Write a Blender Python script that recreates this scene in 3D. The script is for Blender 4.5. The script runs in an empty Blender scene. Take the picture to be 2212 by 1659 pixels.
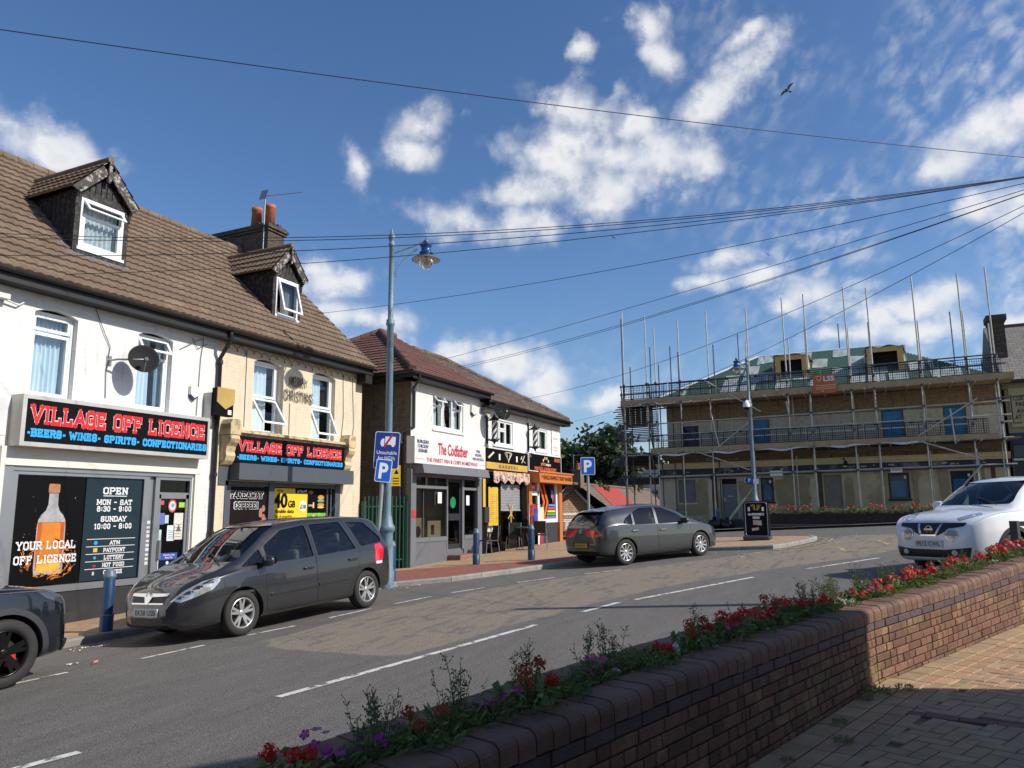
import bpy, bmesh, math, random
from math import sin, cos, pi, radians, sqrt, atan2
from mathutils import Vector, Matrix
from mathutils.bvhtree import BVHTree
from mathutils.geometry import delaunay_2d_cdt
random.seed(7)
SC = bpy.context.scene
COL = SC.collection
V = Vector
# ------------------------------------------------------------------ camera
EYE = V((0, 0, 1.66))
AZ, PITCH, ROLL = radians(25.5), radians(9.5), radians(0.57)
cd = bpy.data.cameras.new('camera')
cd.sensor_width = 36.0
cd.lens = 36.0 * 1661 / 2212
cd.clip_start, cd.clip_end = 0.05, 3000
cam = bpy.data.objects.new('camera', cd)
COL.objects.link(cam)
Fh = V((cos(AZ), sin(AZ), 0)); R0 = V((sin(AZ), -cos(AZ), 0)); UP = V((0, 0, 1))
Fv = Fh * cos(PITCH) + UP * sin(PITCH); U0 = -Fh * sin(PITCH) + UP * cos(PITCH)
Rv = R0 * cos(ROLL) - U0 * sin(ROLL); Uv = U0 * cos(ROLL) + R0 * sin(ROLL)
m = Matrix.Identity(4)
for i in range(3):
    m[i][0], m[i][1], m[i][2], m[i][3] = Rv[i], Uv[i], -Fv[i], EYE[i]
cam.matrix_world = m
SC.camera = cam
# ------------------------------------------------------------------ light
SUN_EL = radians(37)
SX = 0.13
sd = V((SX, -1, 0)).normalized() * cos(SUN_EL) + UP * sin(SUN_EL)
sl = bpy.data.lights.new('sun', 'SUN')
sl.energy, sl.angle, sl.color = 5.0, radians(0.53), (1.0, 0.95, 0.86)
sun = bpy.data.objects.new('sun', sl)
COL.objects.link(sun)
sun.rotation_euler = sd.to_track_quat('Z', 'Y').to_euler()
vs = SC.view_settings
vs.view_transform, vs.look, vs.gamma, vs.use_curve_mapping = 'Standard', 'None', 1.0, False
vs.exposure = 0.0
SC.render.engine = 'CYCLES'
SC.cycles.max_bounces = 6
SC.cycles.transparent_max_bounces = 12
SC.cycles.use_denoising = True
# ------------------------------------------------------------------ sky
W = bpy.data.worlds.new('World')
SC.world = W
W.use_nodes = True


class NT:
    """small node-tree writer"""
    def __init__(s, nt):
        s.nt = nt
    def n(s, t, **k):
        o = s.nt.nodes.new('ShaderNode' + t)
        ins = k.pop('i', {})
        for a, b in k.items():
            setattr(o, a, b)
        for a, b in ins.items():
            s.put(o.inputs[a], b)
        return o
    def put(s, sock, b):
        if isinstance(b, bpy.types.NodeSocket):
            s.nt.links.new(b, sock)
        elif hasattr(b, 'outputs'):
            s.nt.links.new(b.outputs[0], sock)
        else:
            sock.default_value = b
    def m(s, op, a, b=0.0, c=0.0, clamp=False):
        o = s.n('Math', operation=op, use_clamp=clamp)
        for i, x in enumerate((a, b, c)):
            s.put(o.inputs[i], x)
        return o.outputs[0]
    def vm(s, op, a, b=(0, 0, 0)):
        o = s.n('VectorMath', operation=op)
        s.put(o.inputs[0], a); s.put(o.inputs[1], b)
        if op == 'SCALE': o.inputs['Scale'].default_value = .05
        return o
    def mix(s, f, a, b, bt='MIX'):
        o = s.n('Mix', data_type='RGBA', blend_type=bt)
        s.put(o.inputs[0], f); s.put(o.inputs[6], a if not isinstance(a, tuple) or len(a) == 4 else (*a, 1))
        s.put(o.inputs[7], b if not isinstance(b, tuple) or len(b) == 4 else (*b, 1))
        return o.outputs[2]
    def ramp(s, f, lo, hi):
        o = s.n('MapRange', interpolation_type='SMOOTHSTEP')
        s.put(o.inputs[0], f); o.inputs[1].default_value = lo; o.inputs[2].default_value = hi
        return o.outputs[0]
    def noise(s, vec, scale, detail=4, rough=.55, dist=0.0, dim='3D'):
        o = s.n('TexNoise', noise_dimensions=dim)
        if vec is not None:
            s.put(o.inputs['Vector'], vec)
        o.inputs['Scale'].default_value = scale; o.inputs['Detail'].default_value = detail
        o.inputs['Roughness'].default_value = rough; o.inputs['Distortion'].default_value = dist
        return o


W.node_tree.nodes.clear()
t = NT(W.node_tree)
sky = t.n('TexSky', sky_type='NISHITA')
sky.sun_disc = False
sky.sun_elevation = SUN_EL
sky.sun_rotation = atan2(sd.x, sd.y)
sky.air_density, sky.dust_density, sky.ozone_density = 1.0, 0.6, 2.2
tc = t.n('TexCoord')
gen = tc.outputs['Generated']
sep = t.n('SeparateXYZ', i={0: gen})
# heading measured from the way the street view looks, so that there is no seam in the visible sky
fx = t.m('ADD', t.m('MULTIPLY', sep.outputs[0], Fh.x), t.m('MULTIPLY', sep.outputs[1], Fh.y))
rx = t.m('ADD', t.m('MULTIPLY', sep.outputs[0], R0.x), t.m('MULTIPLY', sep.outputs[1], R0.y))
az = t.m('ARCTAN2', rx, fx)
el = t.m('ARCSINE', sep.outputs[2])
ae = t.n('CombineXYZ', i={0: az, 1: el}).outputs[0]
wn = t.noise(ae, 9.0, 5, .6)
warp = t.vm('MULTIPLY', t.vm('SUBTRACT', wn.outputs['Color'], (.5, .5, .5)), (.06, .05, 0))
aw = t.vm('ADD', ae, warp).outputs[0]
# cumulus: (azimuth deg, elevation deg, half width, half height, tilt)
CLOUDS = [(-33.1,23.6,4.9,2.0,-18),(-35.0,24.3,2.3,1.1,-10),(-30.1,22.9,2.2,1.1,-35),(-7.2,28.0,3.3,1.4,25),(-8.1,26.4,2.5,1.2,10),(-12.0,25.2,1.2,1.4,20),(11.3,34.0,2.4,1.1,-5),(12.6,31.9,2.1,1.2,-30),(18.5,32.1,1.9,0.6,20),(6.2,32.7,1.3,0.6,0),(18.1,30.0,3.7,1.4,28),(15.6,28.6,2.6,1.2,25),(5.9,28.9,4.4,1.8,-8),(3.3,25.5,4.0,1.7,-15),(9.9,28.0,2.2,1.4,0),(11.6,25.4,4.9,1.9,12),(8.6,23.7,5.4,1.8,8),(-4.4,21.9,4.3,1.4,-3),(0.6,21.4,5.1,1.3,0),(7.2,22.5,4.7,1.5,5),(13.7,25.5,3.1,1.5,0),(5.5,27.0,2.2,0.9,0),(-13.5,17.0,3.2,1.5,-5),(-11.4,14.3,4.1,1.1,-3),(-10.0,12.7,3.1,1.2,-5),(-14.9,17.8,1.7,0.8,0),(0.2,10.9,5.3,1.9,-10),(2.2,8.9,3.1,1.4,-18),(-4.4,11.7,2.1,1.0,0),(6.4,8.0,2.4,1.0,0),(16.3,17.9,2.8,1.0,5),(15.2,16.3,2.0,0.7,0),(18.5,16.3,1.8,0.8,0),(33.5,22.9,3.3,1.6,15),(35.5,23.8,2.2,1.3,10),(31.5,21.7,2.4,1.1,10),(34.6,18.7,2.7,1.5,15),(32.5,18.6,1.5,1.1,0),(22.5,14.6,2.6,1.4,-10),(20.3,13.9,1.6,0.8,0),(26.2,12.9,1.7,0.9,0),(30.5,14.1,2.9,1.3,-5),(28.7,12.0,4.6,1.0,-3),(33.9,11.6,1.7,1.0,0),(28.0,13.7,1.7,0.9,0),(24.4,11.9,3.5,0.8,0),(14.2,16.4,1.7,0.6,0),(4.8,27.1,4.0,1.4,0),(8.4,25.9,4.0,1.4,5),(1.0,23.0,4.4,1.1,0),(3.6,23.3,4.4,1.5,0)]
acc = None
for a, e, w_, h_, rot in CLOUDS:
    mp = t.n('Mapping', vector_type='TEXTURE')
    t.put(mp.inputs[0], aw)
    mp.inputs[1].default_value = (radians(a), radians(e), 0)
    mp.inputs[2].default_value = (0, 0, radians(rot))
    mp.inputs[3].default_value = (radians(w_ * 1.28), radians(h_ * 1.35), 1)
    ln = t.n('VectorMath', operation='LENGTH'); t.put(ln.inputs[0], mp)
    v_ = t.m('SUBTRACT', 1.0, ln.outputs['Value'])
    acc = v_ if acc is None else t.m('SMOOTH_MAX', acc, v_, .25)
n1 = t.noise(ae, 26.0, 8, .62)
n2 = t.noise(ae, 75.0, 6, .62)
vb = [t.n('TexVoronoi', feature='SMOOTH_F1', i={0: t.vm('ADD', ae, t.vm('SCALE', n1.outputs['Color']).outputs[0]).outputs[0], 'Scale': q}) for q in (17.0, 41.0)]
for q in vb: q.inputs['Smoothness'].default_value = .6
bil = t.m('ADD', t.m('MULTIPLY', t.m('SUBTRACT', .45, vb[0].outputs['Distance']), .9), t.m('MULTIPLY', t.m('SUBTRACT', .45, vb[1].outputs['Distance']), .45))
nn = t.m('ADD', t.m('MULTIPLY', t.m('SUBTRACT', n1.outputs[0], .5), 1.7), t.m('MULTIPLY', t.m('SUBTRACT', n2.outputs[0], .5), .55))
dens = t.m('ADD', t.m('ADD', acc, t.m('MULTIPLY', nn, .6)), bil)
cum = t.ramp(dens, -.1, 1.1)
cum = t.m('MULTIPLY', cum, t.ramp(acc, -.6, .35))
# thin mackerel cloud on the right-hand half of the sky
mm = t.n('Mapping', vector_type='TEXTURE'); t.put(mm.inputs[0], ae)
mm.inputs[2].default_value = (0, 0, radians(35)); mm.inputs[3].default_value = (1.15, .8, 1)
mk = t.noise(mm.outputs[0], 44.0, 3, .5, .2)
big = t.noise(ae, 5.5, 3, .5)
msk = t.m('MULTIPLY', t.ramp(t.m('ADD', az, t.m('MULTIPLY', el, -.25)), radians(-3), radians(24)), t.ramp(big.outputs[0], .36, .62))
mack = t.m('MULTIPLY', t.m('MULTIPLY', t.ramp(mk.outputs[0], .36, .82), msk), .6)
cloud = t.m('MAXIMUM', cum, mack)
shade = t.noise(t.vm('ADD', aw, (.012, -.02, 0)).outputs[0], 18.0, 5, .6)
lit = t.mix(t.m('MULTIPLY', t.ramp(t.m('ADD', dens, t.m('MULTIPLY', t.m('SUBTRACT', shade.outputs[0], .5), 1.2)), .7, 1.7), .8), (7.5, 7.5, 7.5), (5.4, 5.7, 6.15))
hs = t.n('HueSaturation', i={'Saturation': 1.14, 'Value': 1.0, 'Color': t.mix(1.0, sky.outputs[0], (.97, .99, 1.08), 'MULTIPLY')})
fin = t.mix(t.m('MULTIPLY', cloud, .95), hs.outputs[0], lit)
bg = t.n('Background', i={0: fin, 1: 0.124})
t.nt.links.new(bg.outputs[0], t.n('OutputWorld').inputs[0])

# ------------------------------------------------------------------ ground heights
def gz(x, y):
    e = 0 if x < 25 else -.018 * (x - 25)
    x2 = min(x, 60.0); e = max(e, -.018 * 35)
    return .034 * x2 - .041 * max(-25, min(30, y)) + e

# ------------------------------------------------------------------ materials
MATS = {}
def mat(name, col, rough=.6, metal=0.0, var=.12, vs_=3.0, bump=0.0, bs=40.0, coat=0.0, spec=.5, col2=None, c2s=None, island=0.0):
    """principled surface: base colour with soft noise variation, optional second colour in patches, bump, random shade per island"""
    if name in MATS:
        return MATS[name]
    mt = bpy.data.materials.new(name); mt.use_nodes = True
    t = NT(mt.node_tree); t.nt.nodes.clear()
    p = t.n('BsdfPrincipled'); t.nt.links.new(p.outputs[0], t.n('OutputMaterial').inputs[0])
    co = t.n('TexCoord').outputs['Object']
    c = t.n('RGB').outputs[0]; c.default_value = (*col, 1)
    if col2 is not None:
        nb = t.noise(co, c2s or 2.0, 5, .65)
        c = t.mix(t.ramp(nb.outputs[0], .5, .62), c, col2)
    if var:
        nz = t.noise(co, vs_, 6, .65)
        f = t.n('MapRange'); t.put(f.inputs[0], nz.outputs[0]); f.inputs[1].default_value = .25; f.inputs[2].default_value = .75
        f.inputs[3].default_value = 1 - var; f.inputs[4].default_value = 1 + var
        c = t.mix(1.0, c, f.outputs[0], 'MULTIPLY')
    if island:
        g = t.n('NewGeometry')
        f = t.n('MapRange'); t.put(f.inputs[0], g.outputs['Random Per Island']); f.inputs[3].default_value = 1 - island; f.inputs[4].default_value = 1 + island
        c = t.mix(1.0, c, f.outputs[0], 'MULTIPLY')
    t.put(p.inputs['Base Color'], c)
    p.inputs['Roughness'].default_value = rough; p.inputs['Metallic'].default_value = metal
    p.inputs['Coat Weight'].default_value = coat; p.inputs['Coat Roughness'].default_value = .04
    p.inputs['Specular IOR Level'].default_value = spec
    if bump:
        nb = t.noise(co, bs, 4, .6)
        b = t.n('Bump', i={'Height': nb.outputs[0]}); b.inputs['Strength'].default_value = bump; b.inputs['Distance'].default_value = .02
        t.put(p.inputs['Normal'], b)
    MATS[name] = mt
    return mt


def brickmat(name, c1, c2, mortar, bw=.225, bh=.075, ms=.012, rough=.85, bump=.5, dirt=.25, paint=None, pr=(.45, .6)):
    """bricks laid on metric UVs; paint = colour of a flaking coat over them"""
    if name in MATS:
        return MATS[name]
    mt = bpy.data.materials.new(name); mt.use_nodes = True
    t = NT(mt.node_tree); t.nt.nodes.clear()
    p = t.n('BsdfPrincipled'); t.nt.links.new(p.outputs[0], t.n('OutputMaterial').inputs[0])
    uv = t.n('TexCoord').outputs['UV']
    b = t.n('TexBrick'); t.put(b.inputs[0], uv)
    b.inputs['Color1'].default_value = (*c1, 1); b.inputs['Color2'].default_value = (*c2, 1); b.inputs['Mortar'].default_value = (*mortar, 1)
    b.inputs['Scale'].default_value = 1.0; b.inputs['Mortar Size'].default_value = ms; b.inputs['Brick Width'].default_value = bw; b.inputs['Row Height'].default_value = bh
    c = b.outputs[0]
    nz = t.noise(uv, 1.3, 6, .65)
    if paint:
        f = t.ramp(nz.outputs[0], *pr)
        c = t.mix(f, paint, c)
    n2 = t.noise(uv, 7.0, 5, .6)
    f = t.n('MapRange'); t.put(f.inputs[0], n2.outputs[0]); f.inputs[1].default_value = .25; f.inputs[2].default_value = .75; f.inputs[3].default_value = 1 - dirt; f.inputs[4].default_value = 1 + dirt
    c = t.mix(1.0, c, f.outputs[0], 'MULTIPLY')
    mp = t.n('Mapping', i={0: uv}); mp.inputs[3].default_value = (5.0, .5, 1)
    ns = t.noise(mp.outputs[0], 1.6, 5, .6); f = t.m('SUBTRACT', 1.0, t.m('MULTIPLY', t.ramp(ns.outputs[0], .52, .74), dirt * 1.6 + .06))
    c = t.mix(1.0, c, f, 'MULTIPLY')
    t.put(p.inputs['Base Color'], c); p.inputs['Roughness'].default_value = rough
    bp = t.n('Bump', i={'Height': t.m('ADD', t.m('MULTIPLY', b.outputs[1], -1.0), t.m('MULTIPLY', n2.outputs[0], .3))})
    bp.inputs['Strength'].default_value = bump; bp.inputs['Distance'].default_value = .01
    t.put(p.inputs['Normal'], bp)
    MATS[name] = mt
    return mt


def glassmat(name, tint=(.45, .5, .5), refl=.12, rough=.02):
    """thin window glass: clear tint mixed with mirror by fresnel"""
    if name in MATS:
        return MATS[name]
    mt = bpy.data.materials.new(name); mt.use_nodes = True
    t = NT(mt.node_tree); t.nt.nodes.clear()
    tr = t.n('BsdfTransparent', i={0: (*tint, 1)}); gl = t.n('BsdfGlossy', i={0: (.95, .97, 1, 1), 'Roughness': rough})
    fr = t.n('Fresnel', i={0: 1.5})
    mx = t.n('MixShader', i={0: t.m('ADD', fr.outputs[0], refl, clamp=True), 1: tr, 2: gl})
    t.nt.links.new(mx.outputs[0], t.n('OutputMaterial').inputs[0])
    MATS[name] = mt
    return mt

# ------------------------------------------------------------------ mesh builder
def ident(a, b, c):
    return (a, b, c)

class MB:
    def __init__(s, T=ident):
        s.v, s.f, s.mi, s.sm, s.T = [], [], [], [], T
    def add(s, vs, fs, mi=0, sm=False, raw=False):
        o = len(s.v)
        s.v += [tuple(v) if raw else s.T(*v) for v in vs]
        for f in fs:
            s.f.append([i + o for i in f]); s.mi.append(mi); s.sm.append(sm)
        return s
    def box(s, a0, a1, b0, b1, c0, c1, mi=0):
        vs = [(a, b, c) for c in (c0, c1) for b in (b0, b1) for a in (a0, a1)]
        return s.add(vs, [(0, 2, 3, 1), (4, 5, 7, 6), (0, 1, 5, 4), (2, 6, 7, 3), (0, 4, 6, 2), (1, 3, 7, 5)], mi)
    def bbox(s, a0, a1, b0, b1, c0, c1, ch=.01, mi=0):
        """box with chamfered edges"""
        bm = bmesh.new(); bmesh.ops.create_cube(bm, size=1)
        for v in bm.verts:
            v.co = V(((a0 + a1) / 2 + v.co.x * (a1 - a0), (b0 + b1) / 2 + v.co.y * (b1 - b0), (c0 + c1) / 2 + v.co.z * (c1 - c0)))
        bmesh.ops.bevel(bm, geom=bm.edges[:], offset=ch, segments=2, affect='EDGES', profile=.5)
        s.bm(bm, mi); bm.free()
        return s
    def bm(s, bm, mi=0, sm=False):
        bm.verts.ensure_lookup_table(); bm.verts.index_update()
        return s.add([v.co[:] for v in bm.verts], [[v.index for v in f.verts] for f in bm.faces], mi, sm)
    def quad(s, a, b, c, d, mi=0):
        return s.add([a, b, c, d], [(0, 1, 2, 3)], mi)
    def poly(s, pts, mi=0):
        return s.add(pts, [tuple(range(len(pts)))], mi)
    def prism(s, pts, vec, mi=0, sm=False):
        n = len(pts); vec = V(vec)
        vs = [V(p) for p in pts] + [V(p) + vec for p in pts]
        s.add(vs, [tuple(range(n))[::-1], tuple(range(n, 2 * n))], mi)
        o = len(s.v) - 2 * n
        for i in range(n):
            j = (i + 1) % n
            s.f.append([o + i, o + j, o + n + j, o + n + i]); s.mi.append(mi); s.sm.append(sm)
        return s
    def tube(s, pts, r, n=8, mi=0, caps=True, sm=True):
        pts = [V(p) for p in pts]; rs = r if isinstance(r, (list, tuple)) else [r] * len(pts)
        rings = []; up = None
        for i, p in enumerate(pts):
            d = (pts[min(i + 1, len(pts) - 1)] - pts[max(i - 1, 0)]).normalized()
            if up is None:
                up = V((0, 0, 1)) if abs(d.z) < .9 else V((1, 0, 0))
            x = d.cross(up).normalized(); y = x.cross(d).normalized(); up = y
            rings.append([p + (x * cos(2 * pi * k / n) + y * sin(2 * pi * k / n)) * rs[i] for k in range(n)])
        vs = [q for rg in rings for q in rg]; fs = []
        for i in range(len(pts) - 1):
            for k in range(n):
                fs.append((i * n + k, i * n + (k + 1) % n, (i + 1) * n + (k + 1) % n, (i + 1) * n + k))
        s.add(vs, fs, mi, sm)
        if caps:
            s.add(rings[0], [tuple(range(n))[::-1]], mi); s.add(rings[-1], [tuple(range(n))], mi)
        return s
    def lathe(s, prof, o=(0, 0, 0), n=16, mi=0, M=None, sm=True):
        """profile (r, z) turned about z, then placed by matrix M or offset o"""
        vs = []
        for r, z in prof:
            for k in range(n):
                p = V((r * cos(2 * pi * k / n), r * sin(2 * pi * k / n), z))
                vs.append(M @ p if M else p + V(o))
        fs = [(i * n + k, i * n + (k + 1) % n, (i + 1) * n + (k + 1) % n, (i + 1) * n + k) for i in range(len(prof) - 1) for k in range(n)]
        return s.add(vs, fs, mi, sm)
    def grid(s, nx, ny, fn, mi=0, sm=False):
        vs = [fn(i / nx, j / ny) for j in range(ny + 1) for i in range(nx + 1)]
        fs = [(j * (nx + 1) + i, j * (nx + 1) + i + 1, (j + 1) * (nx + 1) + i + 1, (j + 1) * (nx + 1) + i) for j in range(ny) for i in range(nx)]
        return s.add(vs, fs, mi, sm)
    def mesh(s, name, mats, M=None, uv=True, weld=False):
        me = bpy.data.meshes.new(name)
        vs = [V(v) for v in s.v]
        me.from_pydata([(M @ v if M else v)[:] for v in vs], [], s.f)
        for m_ in mats:
            me.materials.append(m_)
        me.polygons.foreach_set('material_index', [min(i, len(mats) - 1) for i in s.mi])
        me.polygons.foreach_set('use_smooth', s.sm)
        if uv:
            ul = me.uv_layers.new(name='UVMap'); li = 0
            for f in s.f:
                a, b, c = vs[f[0]], vs[f[1]], vs[f[2]]
                n = (b - a).cross(c - a)
                if n.length < 1e-12 and len(f) > 3:
                    n = (c - a).cross(vs[f[3]] - a)
                n = n.normalized() if n.length > 1e-12 else V((0, 0, 1))
                if abs(n.z) > .9:
                    e1, e2 = V((1, 0, 0)), V((0, 1, 0))
                else:
                    e1 = V((-n.y, n.x, 0)).normalized(); e2 = n.cross(e1)
                for i in f:
                    ul.data[li].uv = (vs[i].dot(e1), vs[i].dot(e2)); li += 1
        if weld:
            b = bmesh.new(); b.from_mesh(me); bmesh.ops.remove_doubles(b, verts=b.verts, dist=1e-5); b.to_mesh(me); b.free()
        me.update()
        return me
    def build(s, name, mats, parent=None, local=False, label=None, cat=None, group=None, kind=None, loc=None, sharp=None, weld=False):
        if not isinstance(mats, (list, tuple)):
            mats = [mats]
        M = None
        if parent is not None and not local:
            M = wm(parent).inverted()
        if parent is None:
            if loc is None:
                xs = [v[0] for v in s.v]; ys = [v[1] for v in s.v]; zs = [v[2] for v in s.v]
                loc = ((min(xs) + max(xs)) / 2, (min(ys) + max(ys)) / 2, min(zs))
            if not local:
                M = Matrix.Translation(-V(loc))
        me = s.mesh(name, mats, M, weld=weld)
        if sharp:
            me.set_sharp_from_angle(angle=radians(sharp))
        o = bpy.data.objects.new(name, me); COL.objects.link(o)
        if parent is not None:
            o.parent = parent
        else:
            o.location = loc
        return tag(o, label, cat, group, kind)

def wm(o):
    return (wm(o.parent) @ o.matrix_basis) if o.parent else o.matrix_basis.copy()

def tag(o, label=None, cat=None, group=None, kind=None):
    for k, v in (('label', label), ('category', cat), ('group', group), ('kind', kind)):
        if v:
            o[k] = v
    return o

def thing(name, label, cat, loc=(0, 0, 0), group=None, rz=0.0):
    o = bpy.data.objects.new(name, None); COL.objects.link(o)
    o.location = loc; o.rotation_euler = (0, 0, rz); o.empty_display_size = .2
    return tag(o, label, cat, group)

def dup(root, loc=None, rz=None, label=None, group=None, scale=None):
    def cp(o, par):
        c = o.copy(); COL.objects.link(c)
        if par is not None:
            c.parent = par
        for ch in list(kids.get(o.name, ())):
            cp(ch, c)
        return c
    kids = {}
    def walk(o):
        kids[o.name] = list(o.children)
        for ch in o.children:
            walk(ch)
    walk(root)
    c = cp(root, None)
    if loc is not None: c.location = loc
    if rz is not None: c.rotation_euler = (0, 0, rz)
    if scale is not None: c.scale = (scale,) * 3
    return tag(c, label, None, group)

# ------------------------------------------------------------------ lettering
_fc = {}
def font2d(txt, bold=0.0, shear=0.0):
    """outline letters of the built-in face as flat faces, about 1 high, starting at x = 0"""
    key = (txt, bold, shear)
    if key not in _fc:
        c = bpy.data.curves.new('t', 'FONT'); c.body = txt; c.size = 1.0; c.offset = bold; c.shear = shear; c.resolution_u = 3
        o = bpy.data.objects.new('t', c); COL.objects.link(o)
        me = bpy.data.meshes.new_from_object(o.evaluated_get(bpy.context.evaluated_depsgraph_get()))
        _fc[key] = ([v.co.xy[:] for v in me.vertices], [list(p.vertices) for p in me.polygons])
        bpy.data.objects.remove(o); bpy.data.curves.remove(c); bpy.data.meshes.remove(me)
    return _fc[key]

# slab letters: strokes as polylines in a 0..w by 0..1 box, then the places of horizontal serifs
SL = {
 'A': ('0,0 .4,1 .8,0|.18,.36 .62,.36', '.02,0 .78,0'), 'B': ('.1,0 .1,1|.1,1 .55,1 .68,.88 .68,.62 .55,.52 .1,.52|.55,.52 .72,.4 .72,.12 .57,0 .1,0', '.06,0 .06,1'),
 'C': ('.7,.72 .7,.9 .55,1 .25,1 .08,.85 .08,.15 .25,0 .55,0 .7,.12 .7,.28', ''), 'D': ('.1,0 .1,1|.1,1 .5,1 .7,.82 .7,.18 .5,0 .1,0', '.06,0 .06,1'),
 'E': ('.12,0 .12,1|.12,1 .62,1 .62,.82|.12,.5 .5,.5|.12,0 .66,0 .66,.2', '.08,0 .08,1'), 'F': ('.12,0 .12,1|.12,1 .64,1 .64,.8|.12,.5 .5,.5', '.12,0 .08,1'),
 'G': ('.7,.74 .7,.9 .55,1 .25,1 .08,.85 .08,.15 .25,0 .52,0 .7,.12 .7,.45 .45,.45', ''), 'H': ('.1,0 .1,1|.7,0 .7,1|.1,.5 .7,.5', '.1,0 .1,1 .7,0 .7,1'),
 'I': ('.2,0 .2,1', '.2,0 .2,1'), 'K': ('.1,0 .1,1|.68,1 .12,.45|.3,.62 .72,0', '.1,0 .1,1 .7,0 .66,1'), 'L': ('.12,0 .12,1|.12,0 .64,0 .64,.24', '.12,0 .12,1'),
 'M': ('.1,0 .1,1 .5,.25 .9,1 .9,0', '.1,0 .1,1 .9,0 .9,1'), 'N': ('.1,0 .1,1 .68,0 .68,1', '.1,0 .06,1 .68,1'),
 'O': ('.25,0 .08,.15 .08,.85 .25,1 .53,1 .7,.85 .7,.15 .53,0 .25,0', ''), 'P': ('.1,0 .1,1|.1,1 .55,1 .7,.86 .7,.6 .55,.47 .1,.47', '.1,0 .06,1'),
 'R': ('.1,0 .1,1|.1,1 .55,1 .68,.87 .68,.62 .55,.5 .1,.5|.4,.5 .72,0', '.1,0 .06,1 .74,0'), 'S': ('.64,.74 .64,.9 .52,1 .22,1 .1,.88 .1,.64 .22,.53 .52,.47 .66,.36 .66,.12 .52,0 .22,0 .08,.1 .08,.27', ''),
 'T': ('.36,0 .36,1|.02,.8 .02,1 .7,1 .7,.8', '.36,0'), 'U': ('.1,1 .1,.16 .24,0 .54,0 .68,.16 .68,1', '.1,1 .68,1'), 'V': ('0,1 .38,0 .76,1', '.02,1 .74,1'),
 'W': ('0,1 .25,0 .5,.75 .75,0 1,1', '.02,1 .98,1'), 'Y': ('0,1 .36,.48 .72,1|.36,.48 .36,0', '.36,0 .02,1 .7,1'),
 '0': ('.25,0 .1,.18 .1,.82 .25,1 .45,1 .6,.82 .6,.18 .45,0 .25,0', ''), '1': ('.1,.8 .3,1 .3,0', '.3,0'), '3': ('.08,.85 .22,1 .5,1 .62,.88 .62,.64 .5,.53 .28,.53|.5,.53 .64,.4 .64,.13 .5,0 .22,0 .06,.14', ''),
 '8': ('.24,.53 .12,.66 .12,.88 .24,1 .5,1 .62,.88 .62,.66 .5,.53 .24,.53 .08,.38 .08,.13 .22,0 .52,0 .66,.13 .66,.38 .5,.53', ''), '9': ('.1,.12 .22,0 .48,0 .62,.16 .62,.86 .48,1 .22,1 .1,.86 .1,.6 .22,.47 .62,.47', ''),
 ':': ('.2,.16 .2,.26|.2,.66 .2,.76', ''), '-': ('.1,.48 .5,.48', ''), '!': ('.2,.35 .2,1|.2,0 .2,.08', ''), "*": ('.14,.44 .3,.44', ''), '&': ('.7,0 .15,.78 .3,1 .45,.85 .12,.35 .12,.15 .3,0 .5,.05 .72,.4', ''), ' ': ('', ''),
}
SLW = {'I': .42, 'M': 1.02, 'W': 1.04, ':': .4, '-': .6, '*': .44, ' ': .42, '!': .4, '1': .55, '0': .72, '3': .74, '8': .76, '9': .74}
def slab2d(txt, sw=.2, serif=.17, gap=.16):
    """returns quads [(x,y)*4] with letters 1 high, and total width"""
    q = []; x = 0.0; h = sw / 2
    def bar(p, r):
        p, r = V(p), V(r); d = (r - p)
        d = d.normalized() if d.length > 1e-6 else V((1, 0)); nrm = V((-d.y, d.x)) * h
        p, r = p - d * h * .95, r + d * h * .95
        q.append([p + nrm, p - nrm, r - nrm, r + nrm])
    for ch in txt:
        st, se = SL.get(ch, SL[' '])
        k = 1 - sw
        for pl in filter(None, st.split('|')):
            pts = [tuple(map(float, a.split(','))) for a in pl.split()]
            pts = [(x + a, h + b * k) for a, b in pts]
            for a, b in zip(pts, pts[1:]):
                bar(a, b)
        for a in se.split():
            a, b = map(float, a.split(',')); b = h * .8 + b * (1 - h * 1.6)
            hh = h * .72
            q.append([V((x + a - serif - h * .3, b + hh)), V((x + a - serif - h * .3, b - hh)), V((x + a + serif + h * .3, b - hh)), V((x + a + serif + h * .3, b + hh))])
        x += SLW.get(ch, .8) + gap
    return q, x - gap

def letters(mb, txt, o, ax, up, height, width=None, style='font', bold=0.0, mi=0, lift=.008, align='c', sw=.2, shear=0.0, grow=0.0):
    """puts writing on a plane: o = centre of the base line (or its start), ax and up = unit axes, lifted along ax x up"""
    o, ax, up = V(o), V(ax).normalized(), V(up).normalized(); n = ax.cross(up)
    if style == 'slab':
        qs, w0 = slab2d(txt, sw + 2 * grow, gap=.16)
        sx = (width / w0) if width else height
        s0 = {'c': -w0 * sx / 2, 'l': 0, 'r': -w0 * sx}[align]
        for i, q in enumerate(qs):
            l = lift + .00012 * (i % 13)
            mb.add([o + ax * (s0 + p.x * sx) + up * (p.y * height) + n * l for p in q], [(0, 1, 2, 3)], mi, raw=True)
        return w0 * sx
    vs, fs = font2d(txt, bold, shear)
    if not vs:
        return 0
    x0, x1 = min(v[0] for v in vs), max(v[0] for v in vs)
    k = height / .73
    sx = width / (x1 - x0) if width else k
    s0 = {'c': -(x1 - x0) * sx / 2, 'l': 0, 'r': -(x1 - x0) * sx}[align] - x0 * sx
    mb.add([o + ax * (s0 + v[0] * sx) + up * (v[1] * k) + n * lift for v in vs], fs, mi, raw=True)
    return (x1 - x0) * sx
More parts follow.
